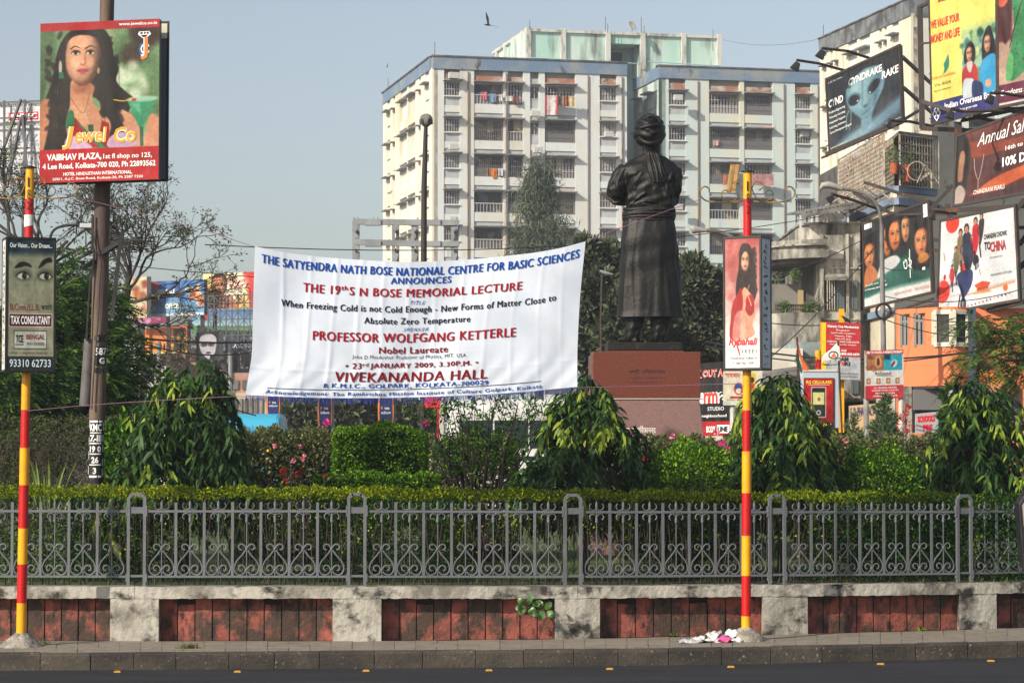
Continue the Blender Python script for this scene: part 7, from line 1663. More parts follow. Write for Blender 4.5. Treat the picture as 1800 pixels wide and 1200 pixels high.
def stem_net(m, rs, base, height, spread, n, r0, r1, seg=6):
    tips = []
    for i in range(n):
        a = rs.uniform(0, 2 * math.pi); q = rs.uniform(.2, 1) * spread; pts = []
        for k in range(seg + 1):
            t = k / seg; pts.append(Vector(base) + Vector((math.cos(a) * q * t ** 1.2 + rs.normal(0, .02) * t, math.sin(a) * q * .6 * t ** 1.2, height * t * rs.uniform(.92, 1.0))))
        m.tube(pts, list(np.linspace(r0, r1, seg + 1)), 5); tips.append(pts)
    return tips
# long clipped hedge: a continuous body of fine leaves over sparse stems
hd = thing('clipped_hedge', 'long low clipped yellow green hedge right behind the iron fence', 'hedge', wp(800, GZ, 1.0)); rs = rnd(1)
htop = hermit([-200, 200, 627, 1007, 1366, 1695, 1900], [852, 856, 857, 861, 864, 868, 872])
def hedge_pts(n, lo, hi, deep=(.75, 1.25), a=-60, b=1880):
    px = rs.uniform(a, b, n); D = np.array([Wc(p) for p in px]); back = rs.uniform(deep[0], deep[1], n)
    zt_ = np.array([ZP(htop(p), Wc(p) + 1.0) for p in px]) + .02 * np.sin(px * .05) + .014 * np.sin(px * .23 + 1)
    t = rs.uniform(lo, hi, n); z = zt_ + (GZ - zt_) * t
    x = (px - 900) / F * D * (1 + back * .0064); return np.c_[x, D + back, z], px
p1, _ = hedge_pts(24000, 0, .11, (.70, 1.3)); p1[:, 1] += 0
edge = (p1[:, 1] * 0)
d1 = rs.normal(0, .6, p1.shape) + (0, -.5, .7)
link('foliage', leaves('foliage', p1, d1, .034, .02, rs), mLHedge, hd)
gap = lambda px: (.5 + .5 * np.sin(px * .031 + 1.3 * np.sin(px * .011)))
p2, px2 = hedge_pts(13000, .10, .75, (.72, 1.2)); keep = rs.rand(len(p2)) < (.10 + .42 * gap(px2)); keep &= rs.rand(len(p2)) < np.where(p2[:, 2] < 1.35, .3, 1)
p2 = p2[keep]; link('foliage', leaves('foliage', p2, rs.normal(0, .7, p2.shape) + (0, -.4, .3), .036, .022, rs, tint=rs.rand(len(p2)) ** 2.6), mLHedge, hd)  # lower leaves tinted darker, the shade under the top put into colour
m = MB(); 
for i in range(150):
    px = -60 + i * 12.9 + rs.uniform(-3, 3); b = wp(px, GZ, rs.uniform(.85, 1.15)); zt_ = ZP(htop(px), b.y); k = rs.uniform(-.12, .12)
    m.tube([b, b + Vector((k * .5, 0, (zt_ - GZ) * .5)), b + Vector((k, rs.uniform(-.1, .1), (zt_ - GZ) * .93))], [.009, .006, .003], 4)
    m.tube([b + Vector((k * .4, 0, (zt_ - GZ) * .35)), b + Vector((-k * 1.2, -.05, (zt_ - GZ) * .85))], [.005, .002], 4)
m.obj('stems', mBark, hd)
# second row of undergrowth, its shade put into a dark tint; it closes the view to the lawn behind parts of the hedge
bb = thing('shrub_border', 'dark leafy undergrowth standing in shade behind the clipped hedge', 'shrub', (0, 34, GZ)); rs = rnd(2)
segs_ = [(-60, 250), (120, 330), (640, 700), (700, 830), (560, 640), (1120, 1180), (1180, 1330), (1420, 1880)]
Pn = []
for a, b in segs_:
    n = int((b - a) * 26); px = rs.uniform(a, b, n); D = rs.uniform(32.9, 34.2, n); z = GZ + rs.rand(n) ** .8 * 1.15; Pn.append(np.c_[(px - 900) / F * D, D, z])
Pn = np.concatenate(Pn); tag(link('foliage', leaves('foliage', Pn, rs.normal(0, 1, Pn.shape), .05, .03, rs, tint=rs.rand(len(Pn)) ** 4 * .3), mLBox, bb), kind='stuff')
# weeping mast trees
def weeping(px, ytop, prof, D, lbl, seed, ylow=905, nb=230):
    rs = rnd(seed); base = Vector((XP(px, D, GZ), D, GZ)); t = thing('weeping_tree', lbl, 'tree', base, 'weeping mast trees on the island')
    k = D / F; ztop = ZP(ytop, D); zl = ZP(ylow, D); m = MB(); m.tube([base, base + Vector((.03, 0, (ztop - GZ) * .5)), Vector((base.x, D, ztop - .05))], [.05, .035, .01], 8); m.obj('trunk', mBark, t)
    f = hermit([p[0] for p in prof], [p[1] for p in prof]); cx = hermit([p[0] for p in prof], [p[2] for p in prof])
    LP, LD, LL, TT = [], [], [], []
    tw = MB()
    for i in range(nb):
        y = ytop + (ylow - ytop) * (rs.rand() ** .72); r = max(.03, f(y)) * k; a = rs.uniform(0, 2 * math.pi); q = rs.uniform(.70, 1.2)
        if i % 9 == 0: q = rs.uniform(.3, .7)
        st = Vector((XP(px + cx(y), D, GZ) + math.cos(a) * r * q * .80, D + math.sin(a) * r * q * .80, ZP(y, D) + .10))
        out = Vector((math.cos(a), math.sin(a), 0)); L = rs.uniform(.2, .55); n = int(L / .036); sl = rs.uniform(.2, 1.15)
        young = rs.rand() < .13 + .6 * (y < ytop + 90); bt_ = rs.rand()
        pts = []
        for j in range(n + 1):
            s_ = j / n; p = st + out * (L * (sl * s_ * (1.4 - .7 * s_))) + Vector((0, 0, -L * (s_ ** 1.35) * .95)); pts.append(p)
        q_ = rs.normal(0, .02, (n + 1, 3)).cumsum(0); pts = [p + Vector(v) for p, v in zip(pts, q_)]
        tw.tube(pts[::3] + [pts[-1]], .003, 3)
        side0 = Vector((-out.y, out.x, 0)); ca = rs.uniform(-.5, .5)
        for j in range(1, n + 1):
            tg = (pts[j] - pts[j - 1]).normalized()
            for s2 in (-1, 1):
                d = side0 * s2 * rs.uniform(.45, .85) + tg * rs.uniform(.55, 1.0) + out * rs.uniform(-.1, .35) + Vector((0, 0, -.35))
                LP.append(tuple(pts[j])); LD.append(tuple(d + Vector(rs.normal(0, .28, 3)))); LL.append(1.0 if j < n - 2 else .75); TT.append(min(1, (.75 + .25 * rs.rand()) if (young and j > n - 5) else bt_ * .65 * rs.uniform(.6, 1.2)))
    LP = np.array(LP); LD = np.array(LD); TT = np.array(TT)
    # long leaf: 3 segments with bend
    N = len(LP); d = LD / np.linalg.norm(LD, axis=1, keepdims=True); up = np.tile((0, 0, 1.0), (N, 1)) + rs.normal(0, .45, (N, 3)); s = np.cross(d, up); s /= np.linalg.norm(s, axis=1, keepdims=True) + 1e-9; nn = np.cross(s, d)
    l = (.155 * rs.uniform(.55, 1.3, N))[:, None]; w = (.023 * rs.uniform(.8, 1.25, N))[:, None]; V = np.zeros((N, 7, 3)); g = np.array((0, 0, -1.0))
    V[:, 0] = LP; V[:, 6] = LP + d * l + g * l * .30
    for i_, (tt, ww, gg) in enumerate(((.32, 1.0, .03), (.70, .75, .14))):
        c = LP + d * l * tt + g * l * gg; V[:, 1 + i_ * 2] = c - s * w * ww + nn * w * .35; V[:, 2 + i_ * 2] = c + s * w * ww + nn * w * .35
    V[:, 5] = LP + d * l * .5
    b = np.arange(N)[:, None] * 7; Fq = np.concatenate([b + np.array([[0, 1, 2]]), b + np.array([[1, 3, 2]]), b + np.array([[2, 3, 4]]), b + np.array([[3, 6, 4]])])
    link('foliage', npmesh('foliage', V.reshape(-1, 3), Fq, np.repeat(TT, 7)), mLAsh, t); tw.obj('twigs', mBark, t)
    # inner leaves, the crown's inner shade put into their dark tint
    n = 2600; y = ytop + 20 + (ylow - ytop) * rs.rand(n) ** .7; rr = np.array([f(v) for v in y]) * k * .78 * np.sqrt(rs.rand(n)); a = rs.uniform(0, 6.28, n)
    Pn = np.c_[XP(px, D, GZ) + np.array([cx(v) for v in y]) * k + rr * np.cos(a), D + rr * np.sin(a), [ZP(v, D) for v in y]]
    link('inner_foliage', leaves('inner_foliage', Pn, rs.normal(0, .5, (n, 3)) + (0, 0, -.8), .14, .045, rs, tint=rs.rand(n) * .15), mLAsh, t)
weeping(325, 640, [(640, 12, 20), (665, 42, 14), (690, 62, 10), (740, 84, 4), (800, 104, 0), (860, 122, 0), (905, 128, 0)], 33.6, 'broad weeping tree right of the utility pole below the far billboards', 11, nb=300)
weeping(1030, 668, [(668, 8, -3), (690, 36, 0), (730, 52, 2), (770, 78, 2), (820, 104, -4), (870, 124, -8), (905, 128, -8)], 34.0, 'weeping tree overlapping the left side of the granite pedestal', 12, nb=250)
weeping(1372, 662, [(662, 8, -12), (690, 40, -6), (730, 58, 0), (780, 74, 2), (820, 84, 4), (870, 96, 4), (905, 98, 4)], 34.2, 'weeping tree just right of the right striped post', 13, nb=230)
weeping(1728, 668, [(668, 10, -20), (700, 40, -10), (740, 62, 0), (790, 84, 6), (830, 96, 8), (870, 104, 8), (905, 108, 8)], 34.6, 'pale green weeping tree at the right in front of the curved hoarding', 14, nb=240)
# clipped box hedge and others
def boxbush(name, lbl, x0, x1, y0, D, depth, n, seed, mat=mLBox, L=.045, zb=GZ + .25, grp=None, round_=.12, tp=.9):
    rs = rnd(seed); a, b = XP(x0, D, 2), XP(x1, D, 2); zt_ = ZP(y0, D); t = thing(name, lbl, 'bush', ((a + b) / 2, D, GZ), grp)
    q = rs.rand(n, 3); face = rs.rand(n); hh = zt_ - zb
    x = a + (b - a) * q[:, 0]; y = D + depth * q[:, 1]; z = zb + hh * q[:, 2]
    A1, A2, A3 = (b - a) * depth, (b - a) * hh, depth * hh; T = A1 + A2 + 2 * A3
    f1 = face < A1 / T; f2 = (face >= A1 / T) & (face < (A1 + A2) / T); f3 = (face >= (A1 + A2) / T)
    e = np.abs(rs.normal(0, .04, n)); z = np.where(f1, zt_ - e, z); y = np.where(f2, D + e, y); left = rs.rand(n) < .5; x = np.where(f3, np.where(left, a + e, b - e), x)
    ux = (x - (a + b) / 2) / ((b - a) / 2); z = z - round_ * np.abs(ux) ** 5 * ((z - zb) / hh) + .03 * np.sin(x * 7 + seed) + .02 * np.sin(x * 19) + .015 * np.sin(z * 23 + x * 11)
    y += round_ * np.abs(ux) ** 4 + .08 * ((z - zb) / hh) ** 6
    Pn = np.c_[x, y, z]; nrm = np.zeros((n, 3)); nrm[f1, 2] = 1; nrm[f2, 1] = -1; nrm[f3, 0] = np.where(left, -1, 1)[f3]
    link('foliage', leaves('foliage', Pn, nrm * .8 + rs.normal(0, .6, (n, 3)) + (0, 0, .45), L, L * .5, rs, tint=rs.rand(n) ** tp), mat, t)
    m = MB(); stem_net(m, rs, ((a + b) / 2, D + depth / 2, GZ), zt_ - GZ - .1, (b - a) * .4, 14, .02, .006, 4); m.obj('stems', mBark, t)
    # inner leaves, tinted dark to carry the shade inside the bush
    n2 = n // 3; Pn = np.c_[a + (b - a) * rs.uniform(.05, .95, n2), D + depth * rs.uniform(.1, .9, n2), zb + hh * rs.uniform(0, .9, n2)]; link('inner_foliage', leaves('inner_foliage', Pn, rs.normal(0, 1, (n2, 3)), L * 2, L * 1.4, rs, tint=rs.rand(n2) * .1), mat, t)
    return t
boxbush('box_bush', 'square clipped bright green bush under the middle of the lecture banner', 583, 744, 748, 36.5, 1.5, 15000, 21, zb=1.7)
boxbush('box_bush', 'low clipped dark green hedge block in front of the square bush', 548, 770, 834, 34.6, .6, 7000, 22, round_=.05, zb=1.5)
def roundbush(name, lbl, px, D, y0, hw, n, seed, mat=mLBox, L=.05, cat='bush', zr=None, shell=.72, ry=.9, tp=.9, grp=None):
    rs = rnd(seed); c = P(px, y0, D); k = D / F; zr = zr or (c.z - GZ) * .62; t = thing(name, lbl, cat, (c.x, D, GZ), grp)
    Pn, d = ellcloud(rs, (c.x, D + hw * k * .5, c.z - zr), (hw * k, hw * k * ry, zr), n, shell); ok = Pn[:, 2] > GZ + .1; Pn, d = Pn[ok], d[ok]
    crown_obj('foliage', Pn, d, L, L * .5, rs, mat, t, tint=rs.rand(len(Pn)) ** tp)
    m = MB(); stem_net(m, rs, (c.x, D + .3, GZ), c.z - GZ - .15, hw * k * .8, 14, .02, .005, 4); m.obj('stems', mBark, t); return t
roundbush('round_bush', 'rounded bright green bush left of the right striped post', 1218, 33.9, 776, 92, 17000, 23, zr=.85)
roundbush('round_bush', 'wide dark green bush between the two right weeping trees', 1545, 34.3, 786, 92, 15000, 24, zr=.85, tp=1.5)
roundbush('round_bush', 'small shaded bush right of the two weeping trees gap at the right edge', 1640, 35.2, 800, 60, 8000, 25, zr=.8, tp=2.4)
# rose hedges
def roses(x0, x1, ytop, D, n, seed, lbl, blooms, jag=10):
    rs = rnd(seed); t = thing('rose_bush', lbl, 'bush', (XP((x0 + x1) / 2, D, 1), D, GZ), 'rose hedges on the island'); px = rs.uniform(x0, x1, n); DD = rs.uniform(D, D + 1.6, n)
    top = np.array([ZP(ytop + jag * .5 * math.sin(v * .09 + seed) + jag * .5 * math.sin(v * .23), D) for v in px]); z = top - np.abs(rs.normal(0, .34, n)) - .02; z = np.maximum(z, GZ + .1)
    Pn = np.c_[(px - 900) / F * DD, DD, z]; link('foliage', leaves('foliage', Pn, rs.normal(0, .7, (n, 3)) + (0, -.2, .4), .055, .030, rs, tint=rs.rand(n) ** 1.3), mLRose, t)
    Pn[:, 2] = GZ + (Pn[:, 2] - GZ - .1) * rs.rand(n); link('inner_foliage', leaves('inner_foliage', Pn[:n // 2] + (0, .3, 0), rs.normal(0, 1, (n // 2, 3)), .10, .07, rs, tint=rs.rand(n // 2) * .2), mLRose, t)  # inner leaves dark, shade within the roses put into the tint
    m = MB()
    for i in range(int((x1 - x0) / 5)):
        v = x0 + i * 5 + rs.uniform(-2, 2); b = Vector(((v - 900) / F * D, D + rs.uniform(0, 1), GZ)); tp_ = ZP(ytop, D) + rs.uniform(-.25, .08); m.tube([b, b + Vector((rs.uniform(-.1, .1), 0, (tp_ - GZ) * .6)), Vector((b.x + rs.uniform(-.2, .2), b.y, tp_))], [.008, .006, .003], 4)
    m.obj('stems', mBark, t)
    for (px_, y_, r, mt) in blooms:
        c = P(px_, y_, D - .15); q = rs.normal(0, 1, (26, 3)); q /= np.linalg.norm(q, axis=1, keepdims=True); o = link('bloom', leaves('bloom', q * r * .5 + np.array(c), q + rs.normal(0, .6, q.shape), r * 1.0, r * 1.1, rs), mt, t)
mPk = leafmat('rose pink', (.60, .10, .18), (.85, .35, .42), .6); mRd = leafmat('flower red', (.32, .004, .004), (.62, .015, .01), .6); mYf = leafmat('flower yellow', (.75, .50, .02), (.85, .65, .05), .6)
roses(405, 600, 752, 38, 12000, 31, 'rose bushes left of the square clipped bush', [(483, 784, .035, mPk), (529, 784, .03, mPk), (515, 809, .035, mPk), (533, 805, .04, mPk), (573, 743, .045, mMag), (474, 792, .03, mYf)])
roses(740, 910, 766, 39, 6000, 32, 'rose bushes behind the dark bare stemmed shrub', [(750, 744, .04, mMag)])
roses(1090, 1330, 768, 38.6, 12000, 33, 'rose bushes at the foot of the granite pedestal', [(1109, 760, .035, mPk), (1183, 767, .04, mPk), (1198, 772, .035, mRd), (1259, 760, .04, mPk), (1275, 783, .085, mMag), (1286, 787, .06, mPk), (1137, 807, .05, mRd)])
roses(1400, 1680, 766, 37.5, 12000, 34, 'rose bushes below the phone light box', [(1487, 774, .035, mPk), (1446, 772, .04, mPk)])
# red and yellow flowers on stalks
for i, (px, y, mt, r, w_) in enumerate([(499, 829, mRd, .05, 'dark red flower, highest of the bed'), (519, 835, mRd, .045, 'dark red flower right of the highest one'), (530, 829, mRd, .04, 'dark red flower farthest right in the bed'), (503, 847, mRd, .045, 'dark red flower below the highest one'),
                                        (464, 848, mRd, .04, 'dark red flower under the yellow one'), (448, 854, mRd, .04, 'low red flower left of the yellow one'), (434, 857, mRd, .03, 'lowest red flower, farthest left'), (455, 838, mYf, .035, 'single bright yellow flower'), (570, 836, mRd, .025, 'tiny red flower beside the low hedge block'), (476, 846, mRd, .035, 'dim red flower in the middle of the bed')]):
    D = 33.8 + (i % 3) * .2; rs = rnd(100 + i); c = P(px, y, D); t = thing('flower', w_ + ' behind the clipped hedge', 'flower', (c.x, D, GZ), 'flowers in the bed'); q = rs.normal(0, 1, (60, 3)); q /= np.linalg.norm(q, axis=1, keepdims=True)
    link('bloom', leaves('bloom', q * r * .6 + np.array(c), q + rs.normal(0, .4, q.shape), r * .6, r * .5, rs), mt, t); m = MB(); m.tube([Vector((c.x, D, GZ)), c], .006, 4); m.obj('stem', M('green stem', (.05, .10, .03), .7), t)
    Pn = rs.normal(0, 1, (40, 3)) * (.08, .08, .25) + np.array((c.x, D, c.z - .3)); link('foliage', leaves('foliage', Pn, rs.normal(0, 1, (40, 3)), .09, .03, rs), leafmat('bed leaves', (.05, .10, .03), (.16, .24, .08)), t)
# dark bare stemmed shrub
rs = rnd(41); t = thing('bare_stemmed_shrub', 'dark many stemmed shrub fanning out below the lecture banner', 'shrub', P(838, 990, 35.2)); m = MB(); Db = 35.2; tips = []
for i in range(34):
    x1_ = 735 + 235 * (i + .5) / 34 + rs.uniform(-8, 8); y1_ = rs.uniform(697, 730) + abs(x1_ - 850) * .12; xm = 838 + (x1_ - 838) * .42; b = P(822 + rs.uniform(0, 40), 985, Db + rs.uniform(-.2, .3)); dd = rs.uniform(-.5, .6)
    pts = catmull([tuple(b), tuple(P(xm + rs.uniform(-8, 8), 860, Db + dd * .5)), tuple(P(838 + (x1_ - 838) * .75 + rs.uniform(-6, 6), 785, Db + dd)), tuple(P(x1_, y1_, Db + dd))], False, 4); pts = [Vector(p) for p in pts]
    m.tube(pts, list(np.linspace(.018, .004, len(pts))), 5)
    for j in range(6):
        a = pts[rs.randint(5, len(pts))]; e = a + Vector((rs.uniform(-.25, .25), rs.uniform(-.1, .1), rs.uniform(.05, .3))); m.tube([a, (a + e) / 2 + Vector((rs.uniform(-.03, .03), 0, 0)), e], [.005, .004, .002], 4); tips += [e, (a + e) / 2]
m.obj('stems', M('black brown stems', (.016, .011, .009), .9), t)
Pn = np.array([tuple(p) for p in tips]); Pn = np.repeat(Pn, 5, 0) + rs.normal(0, .04, (len(Pn) * 5, 3)); link('foliage', leaves('foliage', Pn, rs.normal(0, 1, Pn.shape), .085, .028, rs, tint=rs.rand(len(Pn)) ** 2 * .7), mLBox, t)
# spiky yucca
t = thing('spiky_yucca', 'spiky sword leaved yucca between the left striped post and the utility pole', 'plant', P(95, 900, 33)); rs = rnd(43)
for (bx, tx, ty, w) in ((72, 50, 806, 9), (70, 62, 808, 7), (84, 85, 806, 9), (76, 76, 830, 8), (90, 118, 812, 9), (88, 104, 842, 7), (98, 140, 805, 5), (110, 152, 838, 6), (66, 40, 838, 6)):
    m = MB(); a = P(bx, 900, 33); b = P(tx, ty, 33 + rs.uniform(-.3, .3)); n = 6; V = []
    for k in range(n + 1): u = k / n; p = a.lerp(b, u) + Vector((0, 0, .08 * math.sin(u * 3))); ww = w * .5 * 33 / F * (1 - u ** 2.2); V += [p + Vector((-ww, 0, 0)), p + Vector((0, .012, 0)), p + Vector((ww, 0, 0))]
    m.add(V, [(3 * k + j, 3 * k + j + 1, 3 * k + 4 + j, 3 * k + 3 + j) for k in range(n) for j in (0, 1)]); m.obj('leaf', M('sword leaf', (.10, .17, .04), .45, c2=(.20, .24, .08), sc=9, trans=.15), t)
# feathery fronds
def fronds(rs, starts, dirs, L, npin, pin):
    LP, LD = [], []
    for s0, d in zip(starts, dirs):
        d = Vector(d).normalized(); l = L * rs.uniform(.7, 1.2); sd = d.cross(Vector((0, 0, 1))); sd = sd.normalized() if sd.length > .01 else Vector((1, 0, 0))
        sd = (sd + Vector((0, 0, rs.uniform(-.4, .4)))).normalized()
        for j in range(npin):
            u = (j + 1) / npin; p = Vector(s0) + d * l * u + Vector((0, 0, -l * .42 * u * u))
            for q in (-1, 1): LP.append(tuple(p)); LD.append(tuple(sd * q + d * .45 + Vector((0, 0, -.25))))
    return np.array(LP), np.array(LD)
def feather_tree(lbl, blobs, trunk, seed, L=.45, nf=320, mat=mLFern, pin=.075, grp='feathery trees at the left', tp=1.4, down=-.1):
    rs = rnd(seed); t = thing('feathery_tree', lbl, 'tree', trunk[0], grp); m = MB()
    m.tube(trunk, list(np.linspace(.09, .04, len(trunk))), 8); top = trunk[-1]; ST, DR = [], []
    for (px, y, D, rx, rz) in blobs:
        c = P(px, y, D); k = D / F; n = int(nf * rx * rz / 2500); m.tube([top, top.lerp(c, .5) + Vector((0, 0, .15)), c], [.04, .025, .01], 5)
        q, d = ellcloud(rs, tuple(c), (rx * k, rx * k * .8, rz * k), n, .35)
        for a, b in zip(q, d): ST.append(a); DR.append(b * (1, 1, .4) + rs.normal(0, .35, 3) + (0, 0, down))
        for a in q[:max(4, n // 14)]: m.tube([c, Vector(a)], [.012, .004], 4)
    m.obj('trunk', mBark, t); LP, LD = fronds(rs, ST, DR, L, 15, pin); link('crown', leaves('crown', LP, LD, pin, pin * .26, rs, tint=np.clip(np.repeat(rs.rand(len(LP) // 30) ** tp, 30)[:len(LP)] + rs.normal(0, .08, len(LP)), 0, 1)), mat, t)
feather_tree('feathery green tree filling the left edge behind the eyes light box', [(20, 590, 39, 60, 60), (90, 560, 39.5, 50, 60), (10, 690, 38, 60, 60), (90, 680, 38.5, 60, 70), (40, 790, 38, 80, 60)], [Vector((-7.6, 39, GZ)), Vector((-7.5, 39, 2)), Vector((-7.3, 39, 3.2))], 51, nf=310)
feather_tree('feathery tree with sunlit top behind the utility pole', [(130, 490, 41, 48, 40), (175, 560, 40, 45, 60), (215, 640, 39.5, 36, 56), (160, 680, 39, 55, 60), (215, 740, 39, 45, 50)], [Vector((-6.6, 40, GZ)), Vector((-6.6, 40, 2.4)), Vector((-6.5, 40, 4.2))], 52, nf=330)
feather_tree('feathery branches reaching in from the right edge over the curved hoarding', [(1705, 572, 47, 42, 10), (1775, 585, 47, 42, 22), (1725, 632, 46, 46, 11), (1800, 650, 47, 30, 34), (1700, 664, 46, 22, 9), (1810, 600, 47.5, 34, 46)], [Vector((10.2, 47, GZ)), Vector((10.2, 47, 2.6)), Vector((10.0, 47, 4.2))], 53, nf=250, grp='feathery trees at the right', tp=1.2, mat=mLFern)
# dull undergrowth left
rs = rnd(54); t = thing('twiggy_undergrowth', 'dull brown green creeper and twigs between the left striped post and utility pole', 'undergrowth', P(100, 900, 36.4)); px = rs.uniform(-40, 235, 9000); y = rs.uniform(730, 900, 9000); D = rs.uniform(36, 37.2, 9000)
Pn = np.c_[(px - 900) / F * D, D, ZC + (780 - y) * D / F]; tag(link('foliage', leaves('foliage', Pn, rs.normal(0, 1, Pn.shape) + (0, 0, -.3), .055, .018, rs, tint=rs.rand(9000) ** 2 * .7), mLRose, t), kind='stuff'); m = MB()
for i in range(120): a = P(rs.uniform(0, 220), rs.uniform(735, 800), 36.1); e = a + Vector((rs.uniform(-.5, .5), 0, -rs.uniform(.4, 1.2))); m.tube([a, (a + e) / 2 + Vector((rs.uniform(-.15, .15), 0, .1)), e], .004, 4)
m.obj('twigs', mBark, t)
roundbush('leafy_bush', 'dark leafy bush right behind the black stencilled panel of the utility pole', 215, 35.5, 735, 52, 4500, 56, L=.085, zr=1.0, tp=2.2)
# juniper like shrubs right
def spire(name, lbl, px, ytop, hw, D, seed, mat, n=5000, red=False):
    rs = rnd(seed); k = D / F; zt_ = ZP(ytop, D); t = thing(name, lbl, 'shrub', (XP(px, D, 2), D, GZ)); u = rs.rand(n) ** .7; a = rs.uniform(0, 6.28, n); r = hw * k * (u ** .8) * np.sqrt(rs.rand(n)); H = zt_ - GZ
    Pn = np.c_[XP(px, D, 2) + r * np.cos(a) + .05 * np.sin(u * 40), D + r * np.sin(a), zt_ - u * H * .75]; link('foliage', leaves('foliage', Pn, np.c_[np.cos(a), np.sin(a), np.full(n, .9)] + rs.normal(0, .5, (n, 3)), .10, .018, rs), mat, t)
    m = MB(); m.tube([Vector((XP(px, D, 2), D, GZ)), Vector((XP(px, D, 2), D, zt_))], [.03, .006], 5); m.obj('trunk', mBark, t)
spire('cypress_shrub', 'thin dark upright cypress in front of the red letter shop sign', 1664, 672, 24, 43, 61, mLFern, 4500)
spire('juniper_shrub', 'loose feathery green shrub below the hearing sign', 1555, 694, 66, 42, 62, leafmat('juniper', (.03, .08, .035), (.15, .22, .09), .7), 5500)
spire('juniper_shrub', 'small feathery shrub beside the S. D. PHARMACY sign', 1500, 728, 40, 41.5, 63, leafmat('juniper', 0, 0), 3000)
spire('red_leaved_shrub', 'shrub with red leaves under the hearing sign at right', 1593, 712, 26, 43.5, 64, mRd, 700)
# ---------------- trees beyond the island ----------------
def far_tree(lbl, blobs, D, seed, L, n, base, mat=mLFar, name='round_tree', grp='trees beyond the island', tp=1.2):
    rs = rnd(seed); k = D / F; t = thing(name, lbl, 'tree', (XP(base, D, 1), D, 0), grp); m = MB(); top = P(base, max(b[1] for b in blobs), D); m.tube([Vector((top.x, D, 0)), top], [.22, .12], 8); A_ = sum(b[2] * b[3] for b in blobs); PP, DD = [], []
    for (px, y, rx, ry) in blobs:
        c = P(px, y, D + rs.uniform(-1.5, 1.5)); q, d = ellcloud(rs, tuple(c), (rx * k, rx * k * .8, ry * k), int(n * rx * ry / A_), .5); PP.append(q); DD.append(d); m.tube([top, c, c + Vector((rs.uniform(-1, 1), 0, ry * k * .6))], [.10, .05, .02], 5)
    m.obj('trunk', mBarkG, t); PP = np.concatenate(PP); DD = np.concatenate(DD); crown_obj('crown', PP, DD, L, L * .5, rs, mat, t, tint=rs.rand(len(PP)) ** tp)
far_tree('dull green round tree between the banner edge and the statue robe', [(1045, 520, 36, 50), (1075, 480, 34, 50), (1050, 600, 42, 70), (1095, 590, 40, 80), (1030, 450, 22, 30), (1080, 690, 50, 70)], 76, 71, .30, 17000, 1070)
far_tree('dull green round tree right of the statue robe', [(1215, 500, 36, 45), (1245, 560, 36, 60), (1200, 600, 42, 60), (1240, 650, 44, 50), (1262, 520, 26, 40)], 78, 72, .30, 14000, 1230)
far_tree('shaded tree hidden behind the statue legs', [(1150, 600, 44, 60), (1160, 540, 40, 50), (1150, 680, 50, 60)], 79, 73, .30, 8000, 1150)
far_tree('low trees seen under the banner left of the square bush', [(540, 735, 46, 34), (600, 730, 46, 40), (660, 735, 44, 36), (500, 745, 30, 24), (720, 740, 40, 30)], 90, 74, .32, 9000, 600)
far_tree('dark trees behind the mouldy house by the grey mast', [(1395, 480, 24, 30), (1380, 520, 30, 30)], 118, 75, .4, 2500, 1390)
# tall grey green casuarina before the flats
rs = rnd(76); Dk = 150; k = Dk / F; t = thing('casuarina_tree', 'tall grey green feathery conifer in front of the apartment block', 'tree', P(950, 770, Dk)); m = MB(); tx = XP(948, Dk, 15); m.tube([Vector((tx, Dk, 0)), Vector((tx, Dk, ZP(288, Dk)))], [.35, .05], 8); PP, DD, TT = [], [], []
for i in range(150):
    u = rs.rand() ** .8; y0 = 288 + u * 330; w = (6 + 68 * min(1, u * 1.9) ** .8) * rs.uniform(.5, 1.05); s_ = rs.choice((-1, 1)); a = rs.uniform(0, 6.28); c = Vector((tx + math.cos(a) * w * k, Dk + math.sin(a) * w * k, ZP(y0, Dk))); b = Vector((tx, Dk, c.z - w * k * .6)); m.tube([b, b.lerp(c, .6), c], [.06, .03, .012], 4)
    n = 230; tt = rs.rand(n); q = np.array(b)[None] * (1 - tt[:, None]) + np.array(c)[None] * tt[:, None] + rs.normal(0, 1, (n, 3)) * (.34, .3, .36); PP.append(q); DD.append(rs.normal(0, .5, (n, 3)) + (0, 0, -.7)); TT.append(np.clip(rs.rand() * .8 + rs.normal(0, .15, n), 0, 1))
m.obj('trunk', mBarkG, t); link('crown', leaves('crown', np.concatenate(PP), np.concatenate(DD), .55, .05, rs, tint=np.concatenate(TT)), mLCon, t)
